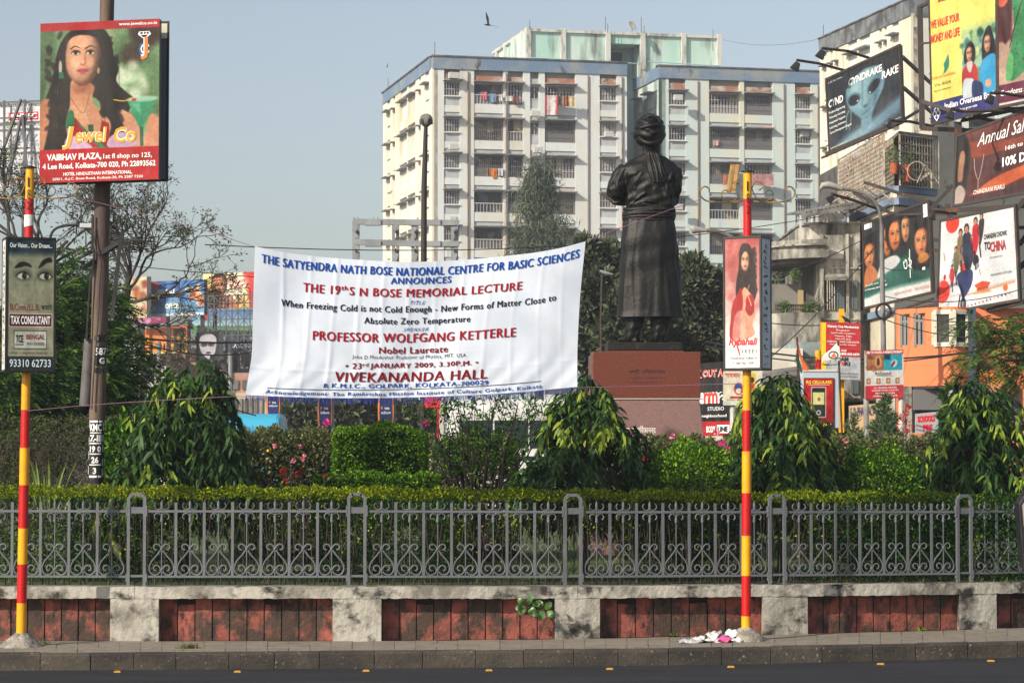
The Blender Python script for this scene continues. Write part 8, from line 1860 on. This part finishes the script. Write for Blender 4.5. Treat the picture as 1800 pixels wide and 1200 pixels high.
# bare trees
def bare(lbl, base, pts, seed, D, spread, depth=6, L0=1.3, r0=.09, mat=mBarkG, ang0=.5, pods=True):
    rs = rnd(seed); t = thing('bare_tree', lbl, 'tree', base, 'bare winter trees at the left'); m = MB(); tips = []; cnt = [0]
    def grow(p, d, L, r, lv):
        if lv == 0 or r < .003 or cnt[0] > 2400: tips.append(p); return
        n = 4; q = p; path = [p]
        for i in range(n): d = (d + Vector(rs.normal(0, .16, 3)) + Vector((0, 0, .03 if lv > 2 else -.05))).normalized(); q = q + d * L / n; path.append(q)
        m.tube(path, list(np.linspace(r, r * .66, n + 1)), 6 if lv > 4 else 4); cnt[0] += 1
        for i in range(rs.randint(2, 4)):
            ax = Vector(rs.normal(0, 1, 3)).normalized(); nd = (Matrix.Rotation(rs.uniform(.25, .85) * ang0 * 2, 3, ax) @ d); nd.y *= .6; grow(path[rs.randint(2, n + 1)], nd.normalized(), L * rs.uniform(.62, .86), r * .62, lv - 1)
    m.tube([Vector(base)] + [Vector(q) for q in pts], list(np.linspace(r0 * 1.6, r0, len(pts) + 1)), 8)
    for (s0, d, L, r) in spread: grow(Vector(s0), Vector(d).normalized(), L, r, depth)
    m.obj('branches', mat, t)
    Pn = np.array([tuple(p) for p in tips]); Pn = np.repeat(Pn, 2, 0) + rs.normal(0, .05, (len(Pn) * 2, 3)); link('dry_leaves', leaves('dry_leaves', Pn, rs.normal(0, 1, Pn.shape), .09, .03, rs), leafmat('dry pods', (.05, .055, .035), (.16, .16, .09), .8), t)
D5 = 52; b5 = P(212, 560, D5)
bare('bare twiggy tree right of the utility pole before the far billboards', (b5.x - .3, D5, 0), [(b5.x - .2, D5, 2.5), tuple(b5), tuple(P(225, 500, D5))], 81, D5,
     [(P(222, 505, D5), (.5, 0, .8), 1.0, .045), (P(225, 500, D5), (-.2, .2, 1), .9, .04), (P(222, 530, D5), (.9, -.1, .15), .95, .045), (P(218, 560, D5), (.7, .1, -.2), .7, .04), (P(225, 500, D5), (.2, .2, 1), .8, .04), (P(225, 500, D5), (.05, -.2, .7), .7, .04), (P(222, 545, D5), (.3, -.2, -.2), .7, .03), (P(225, 510, D5), (.8, 0, .5), .8, .04)], depth=6)
bare('dense bare tree at the upper left behind the eyes light box', (P(60, 700, 54).x, 54, 0), [tuple(P(70, 600, 54)), tuple(P(75, 480, 54)), tuple(P(60, 440, 54))], 82, 54,
     [(P(75, 480, 54), (.5, 0, .6), .9, .05), (P(70, 450, 54), (-.3, .2, .8), .8, .05), (P(60, 440, 54), (-.8, 0, .4), 1.0, .05), (P(68, 470, 54), (.9, -.1, .2), 1.1, .045), (P(40, 440, 54), (-.2, 0, .7), .8, .04), (P(75, 480, 54), (0, 0, .8), .8, .04), (P(20, 430, 54), (-.2, 0, .6), .8, .04), (P(90, 470, 54), (.6, 0, .6), .8, .04)], depth=6, L0=1.5)
m = MB(); rs = rnd(83); c = P(236, 432, D5)
for i in range(160): a = np.array(rs.normal(0, 1, 3)) * (.22, .2, .09); b = a + rs.normal(0, .15, 3) * (1, 1, .4); m.tube([c + Vector(a), c + Vector(b)], .008, 3)
tag(m.obj('bird_nest', mBark), 'round twig nest in the bare tree right of the utility pole', 'nest')
# sapling growing from the wall, weeds, dry tuft
t = thing('wall_sapling', 'glossy round leaved sapling growing out of the wall recess beside a pier', 'plant', wp(935, .7)); rs = rnd(91); c0 = wp(935, .70, .15); m = MB()
def bigleaf(px, y, ln, wd, a, D, tilt=.0):
    c = P(px, y, D); n = 6; V = []; ca, sa = math.cos(a), math.sin(a)
    for k in range(n + 1):
        u = k / n; w = wd * math.sin(math.pi * min(1, u * .92 + .06)) ** .7; x = ln * u
        for s_ in (-1, 0, 1): V.append(c + Vector((ca * x - sa * w * s_, -.05 * math.sin(u * 3) + (.012 if s_ == 0 else 0) + tilt * u, sa * x + ca * w * s_)))
    mm = MB(); mm.add(V, [(3 * k + j, 3 * k + j + 1, 3 * k + 4 + j, 3 * k + 3 + j) for k in range(n) for j in (0, 1)]); mm.obj('leaf', M('glossy sapling leaf', (.05, .13, .03), .35, c2=(.12, .22, .06), sc=20, trans=.15, spec=.5), t, smooth=60)
Dw = Wc(930) - .12
for a in [(922, 1062, .12, .045, 2.3), (928, 1062, .10, .04, 1.3), (934, 1058, .10, .035, 1.7), (922, 1064, .13, .05, -2.2), (930, 1066, .11, .05, -.9), (936, 1062, .11, .04, .3), (918, 1068, .09, .04, 3.0), (952, 1068, .11, .045, 2.0), (958, 1070, .12, .04, .9), (954, 1072, .13, .05, -1.9), (962, 1074, .11, .045, -.6), (948, 1074, .10, .04, -2.8), (940, 1074, .08, .03, -1.4), (966, 1068, .08, .03, 1.6)]: bigleaf(*a, Dw + rs.uniform(-.05, .05), rs.uniform(-.05, .05))
m.tube([c0, P(928, 1066, Dw), P(934, 1050, Dw)], .008, 5); m.tube([c0, P(956, 1072, Dw)], .008, 5); m.obj('stem', mBark, t)
def tuft(px, y, w, n, seed, lbl, mat, h=.05):
    rs = rnd(seed); D = DG(y, .2); Pn = np.c_[(px + rs.normal(0, w, n) - 900) / F * D, D + rs.normal(0, .05, n), np.full(n, .205)]; link_ = link('weed_tuft', leaves('weed_tuft', Pn, rs.normal(0, .8, (n, 3)) + (0, 0, .5), h, h * .2, rs), mat); tag(link_, lbl, 'weed')
tuft(335, 1139, 9, 220, 92, 'flattened green and brown weed tuft lying on the pavement', mLRose, .06); tuft(1182, 1117, 4, 60, 93, 'tiny weed at the foot of the dark recess left of the newspapers', mLBox, .04); tuft(1617, 1107, 4, 60, 94, 'tiny weed in the far right dark recess', mLBox, .05); tuft(82, 1131, 5, 60, 95, 'scrap of dry weed beside the left cement footing', mLRose, .05)
# ---------------- far street at the left ----------------
DF = 165
def farbox(name, lbl, cat, x0, x1, y0, D, mat, depth=14, yb=None):
    t = thing(name, lbl, cat, (XP((x0 + x1) / 2, D, 2), D, 0)); m = MB(); m.ab((XP(x0, D, 4), D, 0 if yb is None else ZP(yb, D)), (XP(x1, D, 4), D + depth, ZP(y0, D))); m.obj('wall', mat, t); return t
def fwin(t, x0, x1, y0, y1, D, mat=None, name='window'):
    m = MB(); m.ab((XP(x0, D, 4), D - .12, ZP(y1, D)), (XP(x1, D, 4), D - .02, ZP(y0, D))); m.obj(name, mat or mPaneD, t)
mSal = M('salmon wall', (.50, .24, .15), .9, c2=(.38, .2, .14), sc=.6); mTan = M('tan wall', (.42, .34, .22), .9, c2=(.28, .24, .17), sc=.5); mBrk = M('brick brown wall', (.30, .15, .11), .9, c2=(.38, .24, .18), sc=1.2); mBei = M('beige wall', (.45, .38, .28), .9, c2=(.3, .26, .2), sc=.6, st=(1, 1, .4)); mLB = M('pale distant wall', (.55, .52, .47), .9, c2=(.42, .4, .37), sc=.5)
t = farbox('salmon_house', 'salmon coloured far house under the orange silhouette billboard', 'house', 252, 346, 622, DF, mSal)
for x in (262, 286, 312, 331): fwin(t, x, x + 8, 640, 658, DF)
fwin(t, 296, 345, 630, 634, DF, mCap, 'ledge'); fwin(t, 252, 300, 668, 672, DF, mCap, 'ledge')
t = farbox('white_house', 'narrow white far house at the left behind the weeping tree', 'house', 232, 258, 584, DF - 3, mLB); fwin(t, 240, 248, 600, 616, DF - 3); fwin(t, 240, 248, 632, 648, DF - 3)
t = farbox('white_kiosk', 'low white far building with a small navy sign', 'building', 250, 292, 643, DF - 6, mLB)
t = farbox('grey_hoarding_house', 'tall grey far building carrying the blue billboard', 'building', 300, 400, 552, DF + 4, M('grey blue far wall', (.17, .19, .21), .9, c2=(.26, .27, .28), sc=.5))
for y in (562, 590, 612): fwin(t, 330, 342, y, y + 14, DF + 4)
t = farbox('tan_building', 'tan far building with grey panels left of the banner', 'building', 381, 452, 616, DF - 4, mTan)
for a in ((397, 440, 621, 640), (397, 440, 645, 660)): fwin(t, *a, DF - 4, M('grey plaster panel', (.30, .28, .25), .9, c2=(.2, .19, .17), sc=.8), 'panel')
fwin(t, 381, 452, 641, 644, DF - 4, mCap, 'ledge')
t = farbox('brick_building', 'brownish brick far building with arched openings', 'building', 384, 442, 655, DF - 9, mBrk)
for x in (390, 410, 426): fwin(t, x, x + 9, 668, 684, DF - 9)
t = farbox('beige_building', 'beige street side building left below the banner corner', 'building', 372, 470, 690, DF - 14, mBei)
for x in range(376, 466, 9): fwin(t, x, x + 4.5, 700, 738, DF - 14)
t = farbox('beige_pillar_building', 'narrow beige pillar building under the banner near the round bush gap', 'building', 702, 716, 640, 95, mBei, 3)
m = MB(); mSc = M('scaffold poles', (.10, .10, .11), .7)
for k in range(9):
    x = 366 + k * 10.5
    for dd in (0, 2.5): m.beam(P(x, 700, DF - 8 + dd), P(x, 519 + (k % 2) * 2, DF - 8 + dd), .08)
for j in range(8):
    y = 520 + j * 14
    for dd in (0, 2.5): m.beam(P(366, y, DF - 8 + dd), P(452, y - 2, DF - 8 + dd), .07)
    for k in range(8): x = 366 + k * 10.5; m.beam(P(x, y, DF - 8), P(x + 10.5, y + 14, DF - 8), .05) if (k + j) % 2 else m.beam(P(x + 10.5, y, DF - 8), P(x, y + 14, DF - 8), .05)
tag(m.obj('scaffolding', mSc), 'tall steel scaffolding in front of the far billboards left of the banner', 'scaffolding')
def fb(name, lbl, x0, x1, yTL, yTR, yBR, yBL, D, pc, texts=None):
    pn = Panel(P(x0, yTL, D), P(x1, yTR, D - 3), P(x1, yBR, D - 3), P(x0, yBL, D)); pn.dn = .05
    if texts: texts(pn)
    t = thing(name, lbl, 'billboard', pn.pt(50, 100)); pn.board('poster', pc.mat(name + ' print', .6), t, .3, mBack); pn.done(t)
    m = MB()
    for u in (12, 88): a = pn.pt(u, 100, -.5); m.beam(a, Vector((a.x, a.y, max(0, a.z - 14))), .25)
    m.obj('support', mSteel, t)
pc = Pic(60, 140, 'd8c8a8'); pc.blotch(30, 0, 0, 100, 100, ['c04830', 'e0a040', 'b83028', 'e8d8b0', '8a5030'], 22, 5, .8); fb('food_billboard', 'narrow red and yellow far billboard farthest left', 229, 258, 488, 486, 558, 562, DF - 2, pc)
pc = Pic(260, 160, '2f78c0'); pc.vgrad(0, 100, '2a70b8', '7ab0d8'); pc.blotch(14, 10, 5, 100, 60, ['1c5098', '4a90d0', '8ac0e0'], 14, 8, .7); pc.blotch(14, 66, 20, 98, 70, ['d87838', 'e8c8a0', 'e8e8e0', 'c85030'], 8, 3, .85); pc.blotch(4, 12, 10, 22, 60, ['c83838'], 9, 3, .9); pc.rect(0, 93, 100, 100, 'e4e8ec'); pc.rect(30, 60, 60, 84, 'c0d8d8', 5, .5); fb('blue_billboard', 'blue far billboard with orange and white food shapes', 257, 359, 495, 491, 553, 557, DF - 3, pc, lambda p: (p.text('OFFER', 46, 72, 24, 14, mWht, .03), p.text('BIG SALE', 36, 30, 30, 12, mPaleL, .02)))
pc = Pic(240, 160, 'f0d880'); pc.vgrad(0, 100, 'f4e6a8', 'e8b850'); pc.poly([(74, 0), (100, 0), (100, 100), (88, 100), (80, 40)], 'c83028', 5, True); pc.poly([(34, 10), (74, 6), (80, 60), (60, 90), (40, 70)], 'f8f0e0', 16, True, .9); pc.poly([(14, 96), (24, 70), (50, 66), (64, 96)], 'c87858', 4, True); pc.ell(30, 32, 15, 36, '2a1c18', 3); pc.face(30, 38, 26, 60, 'cf8f68', '8a4c30', 'b04040'); pc.blotch(8, 60, 76, 90, 98, ['d86828', 'e8c060'], 8, 3, .8); fb('festive_billboard', 'cream far billboard with a smiling face and Bengali words', 357, 452, 482, 477, 540, 543, DF - 4, pc, lambda p: (p.text('\u09b6\u09cd\u09b0\u09c0\u09b0-\u098f\u09b0', 62, 24, 34, 17, mInkR, .0), p.text('\u09b6\u09c1\u09ad\u099c\u09a8\u09cd\u09ae', 62, 42, 26, 13, mInkR, .0)))
pc = Pic(200, 110, '6aa8c8'); pc.vgrad(0, 60, '3c78b8', 'a8c8d0'); pc.vgrad(60, 100, '4f8a60', '6a9a70'); pc.ell(20, 26, 6, 16, 'b83040', 2); fb('landscape_billboard', 'hazy blue and green far billboard behind the scaffolding', 338, 452, 545, 543, 592, 590, DF + 2, pc)
pc = Pic(200, 110, 'e08a30'); pc.vgrad(0, 100, 'd87428', 'eaa040'); pc.rect(70, 8, 94, 92, '4a4038'); pc.rect(74, 14, 90, 86, '2c2824'); pc.ell(82, 45, 5, 22, 'c08838', 3)
for x in (34, 42, 50, 58, 22): pc.ell(x, 66, 1.8, 5, '3a2418', 1); pc.poly([(x - 2.4, 70), (x + 2.4, 70), (x + 1, 90), (x - 2, 90)], '3a2418', 1)
pc.rect(0, 95, 100, 100, 'f0d890'); fb('orange_billboard', 'orange far billboard with small dark dancing silhouettes', 250, 329, 578, 572, 619, 623, DF - 5, pc)
pc = Pic(120, 150, '20262e'); pc.poly([(10, 0), (90, 0), (98, 60), (76, 96), (24, 96), (0, 60)], '16181c', 3, True); pc.poly([(20, 16), (60, 8), (88, 24), (84, 70), (60, 96), (30, 80), (14, 50)], 'b8b4bc', 3, True); pc.ell(34, 45, 14, 7, '3c3840', 3); pc.ell(66, 45, 14, 7, '3c3840', 3); pc.line([(22, 42), (50, 44), (82, 42)], 3, '28242c', 1); pc.ell(54, 74, 10, 4, '3a2c34', 2); pc.poly([(60, 88), (70, 82), (84, 96), (66, 100)], '101014', 2, True); fb('monochrome_billboard', 'pale monochrome face on a far billboard beside the tan building', 345, 385, 584, 582, 632, 634, DF - 7, pc)
pc = Pic(120, 40, '26304c'); pc.noise(.05, 5); fb('navy_billboard', 'navy blue far billboard strip behind the scaffolding', 396, 452, 598, 596, 617, 619, DF - 5, pc, lambda p: p.text('SALE 50%', 56, 50, 70, 34, mPaleL, .0))
pc = Pic(120, 30, '8a3060'); pc.blotch(10, 0, 0, 100, 100, ['b85088', 'd0a0c0'], 10, 3, .7); fb('magenta_billboard', 'magenta strip billboard under the blue far billboard', 232, 292, 560, 556, 567, 571, DF - 6, pc)
# white quiz hoarding upper left
DQ_ = 112; pn = Panel(P(-40, 181, DQ_), P(71, 176, DQ_ - 2), P(71, 331, DQ_ - 2), P(-40, 334, DQ_)); pn.dn = .04
pc = Pic(240, 320, 'd6dade'); pc.vgrad(0, 5, '40444c', 'd0d4d8'); pc.noise(.03, 8)
mGn = M('lime letters', (.30, .48, .06), .6); mGy = M('grey letters', (.35, .37, .40), .6)
pn.text('Hindustan Times', 66, 4, 66, 5, mInk, .0); pn.text('PRESENTS', 72, 9, 34, 3, mGy, 0); pn.rect(50, 13, 97, 22, mInkR); pn.text('HDFC', 80, 17.6, 32, 6.4, mWht, .03, off=.06); pn.rect(53, 15, 60, 20, mWht, .05)
pn.text('10', 54, 26, 14, 8, mGn, .03); pn.text('UATION', 82, 26.5, 32, 5, mGy, 0); pn.text('CORPORATE', 74, 33, 46, 4, mGy, 0); pn.text('QUIZ', 76, 43, 40, 10, mGy, 0); pn.text('2009', 90, 50, 16, 3.4, mGy, 0); pn.text('10', 56, 61, 12, 7, mGn, .02); pn.text('CITY', 80, 61, 22, 7, M('faint grey', (.55, .58, .6), .6), .02); pn.text('DIVORCES AND THE FIRST BOX', 70, 70, 56, 2.6, mGy, 0); pn.rect(66, 86, 88, 90, mInkR)
t = thing('quiz_billboard', 'pale white quiz billboard with a red HDFC strip at the upper left', 'billboard', pn.pt(50, 100)); pn.board('poster', pc.mat('quiz print', .6), t, .2, mBack); pn.done(t)
m = MB()
for y in (20, 28, 55, 84): m.beam(pn.pt(0, y, .35), pn.pt(100, y, .35), .07)
for u in (52, 84): m.beam(pn.pt(u, 0, .35), pn.pt(u, 128, .35), .09)
for a, b in (((40, 84), (82, 0)), ((82, 20), (60, 100)), ((84, 18), (96, 118)), ((60, 100), (40, 60)), ((66, 108), (94, 150))): m.beam(pn.pt(*a, .5), pn.pt(*b, .5), .10)
m.obj('lattice', mSc, t); m = MB()
for u in (10, 70): a = pn.pt(u, 100, -.3); m.beam(a, Vector((a.x, a.y, 0)), .3)
m.obj('support', mSteel, t)
# steel gantry and floodlight mast
DG_ = 95; mGal = M('galvanised steel', (.25, .27, .28), .6, c2=(.17, .18, .19), sc=1); t = thing('steel_gantry', 'galvanised steel gantry frame above the left part of the banner', 'gantry', P(715, 770, DG_)); g_ = lambda x, y, d=0: P(600 + x / 7.5, 360 + y / 7.5, DG_ + d)
for nm_, ya, yb2 in (('beam', 222, 240), ('beam', 490, 525)): m = MB(); m.beam(g_(165, ya), g_(1525, yb2), .17, .22); m.obj(nm_, mGal, t)
for x in (192, 715, 970, 1490):
    m = MB(); m.beam(g_(x - 26, 210), g_(x - 26, 3200), .12); m.beam(g_(x + 28, 210, .6), g_(x + 28, 3200, .6), .12)
    for k in range(8): y = 300 + k * 140; m.beam(g_(x - 26, y), g_(x + 28, y + 70, .6), .1)
    m.beam(g_(x - 20, 340), g_(x + 18, 235), .16); m.beam(g_(x - 20, 760), g_(x + 18, 640), .16); m.obj('lattice_leg', mGal, t)
for x in (165, 218, 425, 480, 1005, 1265, 1522): m = MB(); m.beam(g_(x, 215), g_(x, 165), .06); m.obj('rod', mGal, t)
for x in (420, 990, 1205, 1450):
    for y in (238, 515): m = MB(); m.box(g_(x, y), (.6, .3, .2)); m.obj('bracket', mGal, t)
DM = 74; t = thing('light_mast', 'dark slender floodlight mast with a round grey head before the left flats', 'mast', (XP(743, DM, 1), DM, 0)); m = MB()
m.tube([Vector((XP(743, DM, 1), DM, 0)), P(745.5, 330, DM), P(748.5, 222, DM)], [.11, .085, .06], 12); m.obj('pole', M('dark brown pole', (.028, .022, .02), .7), t, smooth=50)
c = P(749, 212, DM); m = MB(); m.lathe([(.08, -.18), (.15, -.12), (.19, -.02), (.19, .08), (.14, .16), (.05, .2)], c, 14); m.obj('head', M('weathered grey head', (.20, .20, .18), .8, c2=(.1, .1, .09), sc=5), t, smooth=50)
for k in range(5): m = MB(); a = k * 1.26 + .3; m.box(c + Vector((.15 * math.cos(a), .15 * math.sin(a), -.04)), (.09, .09, .14), Matrix.Rotation(a, 3, 'Z')); m.obj('lamp', mBlk, t)
# round ended blue advertising banners on poles
mNavy = M('navy vinyl', (.012, .022, .10), .5); mOrgB = M('orange vinyl', (.62, .20, .05), .5)
for i, (px, y0, y1, D, hw, lb) in enumerate([(262, 650, 672, 120, 7, 'small navy banner in front of the white kiosk'), (397, 690, 728, 66, 13, 'navy banner beside the blue bus roof'), (480, 690, 730, 66, 12, 'navy banner under the left part of the lecture banner'), (571, 694, 748, 60, 13, 'navy banner left of the square bush'), (678, 694, 748, 60, 14, 'navy banner right above the square bush')]):
    t = thing('street_banner', lb + ' with orange sides', 'street banner', (XP(px, D, 1), D, 0), 'navy phone banners on poles'); k = D / F; c = P(px, (y0 + y1) / 2, D); h = (y1 - y0) / 2 * k; w = hw * k
    def shp(w0, n=10): return [c + Vector((s_ * w0 * (1 - .18 * (abs(z) ** 3)), 0, z * h)) for s_ in (1, -1) for z in (np.linspace(-1, 1, n) if s_ > 0 else np.linspace(1, -1, n))]
    m = MB(); m.slab(shp(w), (0, .03, 0)); m.obj('orange_panel', mOrgB, t); m = MB(); m.slab([p + Vector((0, -.02, 0)) for p in shp(w * .78)], (0, .015, 0)); m.obj('navy_panel', mNavy, t)
    m = MB(); m.tube([Vector((c.x + w * 1.05, D + .1, 0)), Vector((c.x + w * 1.05, D + .1, c.z + h * 1.25))], .035, 6); m.obj('pole', mGal, t)
    pn = Panel(c + Vector((-w, -.03, h)), c + Vector((w, -.03, h)), c + Vector((w, -.03, -h)), c + Vector((-w, -.03, -h))); pn.text('TATA', 58, 44, 30, 7, mWht, .02); pn.text('indicom', 52, 57, 60, 9, mPaleL, .01); pn.text('o', 26, 42, 12, 9, mOrgB, .03); pn.done(t)
# buses on the far side of the roundabout
mBusB = M('bus blue', (.05, .34, .52), .4); mBusW = M('bus white', (.68, .68, .66), .4, c2=(.5, .5, .48), sc=1); mGl = M('bus glass', (.02, .03, .035), .1, spec=.6); mTy = M('tyre rubber', (.015, .015, .015), .9)
def bus(name, lbl, x0, x1, ytop, D, body, stripe=None):
    a, b = XP(x0, D, 2), XP(x1, D, 2); zt_ = ZP(ytop, D); t = thing(name, lbl, 'bus', ((a + b) / 2, D, 0)); m = MB(); W2 = 2.3; n = 8; sec = [(0, .55), (0, zt_ - .35), (.08, zt_ - .15), (.35, zt_ - .03), (W2 / 2, zt_), (W2 - .35, zt_ - .03), (W2, zt_ - .35), (W2, .55)]
    m.add([(a, D + y, z) for y, z in sec] + [(b, D + y, z) for y, z in sec], [tuple(range(8)), tuple(range(15, 7, -1))] + [(k, (k + 1) % 8, (k + 1) % 8 + 8, k + 8) for k in range(8)]); m.obj('body', body, t, bevel=.12)
    nw = int((b - a) / 1.0)
    for k in range(nw): m = MB(); x = a + .3 + k * (b - a - .4) / nw; m.ab((x, D - .015, zt_ - 1.25), (x + (b - a) / nw - .18, D + .02, zt_ - .55)); m.obj('window', mGl, t)
    m = MB(); m.ab((a + .05, D - .03, zt_ - 1.55), (b - .05, D, zt_ - 1.45)); m.obj('rub_strip', stripe or mGl, t)
    for x in (a + (b - a) * .2, a + (b - a) * .8):
        for y in (D + .12, D + W2 - .12): me = MB(); me.tube([(x, y - .12, .48), (x, y + .12, .48)], .48, 20); w_ = me.obj('wheel', mTy, t, smooth=40); me = MB(); me.tube([(x, y - .14, .48), (x, y + .125, .48)], .24, 12); me.obj('rim', mGal, w_)
bus('blue_bus', 'blue roofed bus passing beyond the rose bushes at left', 380, 492, 726, 64, mBusB, mBusW)
bus('white_bus', 'white bus side seen through the bare stemmed shrub', 786, 1000, 700, 63, mBusW)
m = MB(); m.slab([P(746, 697, 62), P(774, 697, 62), P(774, 716, 62), P(746, 716, 62)], (0, .1, 0)); m.beam(P(770, 716, 62.05), P(770, 770, 62.05), .06); tag(m.obj('red_board', mInkR), 'small bright red board under the banner beside the beige pillar', 'board')
# small lamp in front of the dull tree by the statue
t = thing('street_light', 'small street light head in front of the dull tree left of the statue', 'street light', P(1056, 770, 72)); m = MB(); m.tube([P(x, y, 72) for x, y in ((1056, 770), (1056, 560), (1058, 482))], .03, 6); m.obj('pole', mSteel, t); m = MB(); m.tube([P(1054, 476, 72), P(1064, 480, 72), P(1077, 483, 72)], [.06, .11, .06], 10, flat=.6); m.obj('lamp_head', mGal, t, smooth=50)
# far lamp posts left
for px, y0, D, lb in ((405, 600, 120, 'thin grey lamp pole in front of the brick building'), (279, 600, 120, 'thin grey lamp pole in front of the white kiosk'), (240, 588, 118, 'thin grey lamp pole in front of the narrow white house')): 
    m = MB(); m.tube([P(px, 760, D), P(px, y0, D)], .10, 8); tag(m.obj('lamp_pole', mGal, smooth=40), lb, 'pole', 'thin poles of the far street')
# wires
m = MB()
def wire(a, b, sag, r=.012, n=14, mb=None):
    a, b = P(*a), P(*b); (mb or m).tube([a.lerp(b, i / n) - Vector((0, 0, sag * 4 * (i / n) * (1 - i / n))) for i in range(n + 1)], r, 4)
mWire = M('black cable', (.02, .02, .022), .8)
WL = [((-30, 545, 60), (470, 600, 80), .3, .03, 'thick cable across the far billboards left of the banner'), ((180, 578, 60), (470, 612, 80), .4, .02, 'second cable just below the thick one at left'), ((215, 466, 60), (1240, 520, 75), .2, .010, 'thin cable leaving the nest tree towards the banner'),
      ((180, 575, 58), (450, 730, 60), .3, .014, 'cable slanting down to the blue bus'), ((360, 430, 58), (1445, 380, 80), .5, .012, 'thin long wire crossing before the flats and statue shoulder'),
      ((1240, 600, 70), (1820, 598, 66), .5, .025, 'upper of the cables over the clinic sign'), ((1240, 608, 70), (1820, 590, 66), .6, .02, 'lower of the cables over the clinic sign'), ((1240, 500, 78), (1550, 402, 71), .4, .014, 'wire from the old house balcony up to the street light'), ((1340, 640, 70), (1552, 416, 71), .2, .016, 'steep wire from the low roofs to the street light pole'),
      ((1552, 520, 70), (1820, 500, 66), .3, .012, 'wire crossing the white film billboard'), ((1552, 545, 70), (1820, 548, 66), .3, .012, 'wire along the foot of the white film billboard'), ((1552, 470, 70), (1640, 450, 66), .2, .012, 'short wire over the faces film billboard'), ((1443, 68, 187), (1270, 70, 219), .5, .012, 'thin sagging wire between the two roofs'), ((1240, 545, 70), (1552, 560, 70), .3, .014, 'wire behind the diabetic sign top'), ((1552, 560, 70), (1820, 585, 66), .3, .014, 'wire in front of the orange building windows')]
for a, b, sg, r, lb in WL: m = MB(); wire(a, b, sg, r, mb=m); tag(m.obj('overhead_wire', mWire), lb, 'wire', 'overhead wires')
# birds
def bird(px, y, D, s_, a, lbl, up=.9):
    c = P(px, y, D); m = MB(); m.tube([c + Vector((-.22, 0, .02)) * s_, c, c + Vector((.25, 0, -.04)) * s_], [.02 * s_, .07 * s_, .015 * s_], 8); R = Matrix.Rotation(a, 3, 'Y')
    for q, ln in ((Vector((-.12, 0, up)), 1), (Vector((.75, -.2, -.22)), 1)):
        w = [Vector((0, 0, 0)), q * .5 + Vector((-.05, 0, .05)), q, q * .55 + Vector((.14, 0, 0)), Vector((.12, 0, 0))]; m.slab([c + R @ v * s_ for v in w], (0, .015 * s_, 0))
    tag(m.obj('flying_bird', mInk), lbl, 'bird', 'birds in the sky')
bird(857, 44, 90, .55, 0, 'black bird with raised wing flying above the turquoise roof house'); bird(680, 118, 150, .28, .3, 'tiny bird in the sky above the far left roof corner'); bird(686, 340, 150, .3, .6, 'tiny bird before the left face of the flats')
# crumpled newspapers at the right post
t = thing('newspaper_heap', 'crumpled white and pink newspapers lying at the foot of the right striped post', 'newspaper', P(1258, 1118, 30.7)); rs = rnd(97)
mNews = M('newsprint', (.62, .62, .60), .8, c2=(.42, .42, .42), sc=50, lo=.54, hi=.62); mPinkP = M('pink print', (.50, .06, .22), .7); mGreyP = M('grey newsprint', (.25, .26, .28), .8, c2=(.5, .5, .5), sc=30, lo=.5, hi=.6)
def sheet(px, y, w, h, rz, tilt, bend, mat, D=30.75, z0=0.0):
    w *= .85; c = P(px, y, D); c.z = .205 + z0 * .6; n = 12; V = []; ca, sa = math.cos(rz), math.sin(rz); p1, p2 = rs.uniform(0, 6, 2)
    for j in range(n + 1):
        for i in range(n + 1):
            u = (i / n - .5); v = (j / n - .5); x = u * w; yy = v * h; z = bend * math.cos(u * 2.6) * .06 + .018 * math.sin(u * 11 + p1) * math.sin(v * 9 + p2) + .03 * math.sin(u * 5 + v * 6 + p1) + tilt * v * h * .6
            V.append((c.x + ca * x - sa * yy, c.y + sa * x + ca * yy, max(.203, c.z + z)))
    m = MB(); m.add(V, [(j * (n + 1) + i, j * (n + 1) + i + 1, (j + 1) * (n + 1) + i + 1, (j + 1) * (n + 1) + i) for j in range(n) for i in range(n)]); o = m.obj('sheet', mat, t, smooth=70); s_ = o.modifiers.new('t', 'SOLIDIFY'); s_.thickness = .002
sheet(1240, 1121, .42, .26, .2, .1, .3, mNews); sheet(1262, 1113, .34, .22, .9, .7, .8, mNews, 30.8, .03); sheet(1282, 1108, .30, .2, -.3, .5, .6, mGreyP, 30.95, .04); sheet(1252, 1108, .26, .18, 1.9, -.6, .9, mGreyP, 30.8, .06); sheet(1272, 1109, .22, .13, .2, .35, .15, mPinkP, 30.72, .05); sheet(1215, 1124, .34, .10, .05, .1, .1, mGreyP, 30.6); sheet(1226, 1114, .12, .10, .4, .3, .4, mNews, 30.75, .02); sheet(1292, 1110, .22, .16, .6, .6, .9, mNews, 30.9, .06); sheet(1300, 1118, .2, .2, .9, .1, .2, mNews, 30.8)
# ---------------- air ----------------
hz = MB(); hz.ab((-75, -9, -1.0), (75, 260, 48)); ho = hz.obj('haze', None); tag(ho, kind='stuff')
hm = bpy.data.materials.new('haze air'); hm.use_nodes = True; n_ = hm.node_tree.nodes; n_.remove(n_['Principled BSDF']); v = n_.new('ShaderNodeVolumePrincipled'); v.inputs['Color'].default_value = (.80, .86, .95, 1); v.inputs['Density'].default_value = .00055; v.inputs['Anisotropy'].default_value = .3
hm.node_tree.links.new(v.outputs[0], n_['Material Output'].inputs['Volume']); ho.data.materials.append(hm)
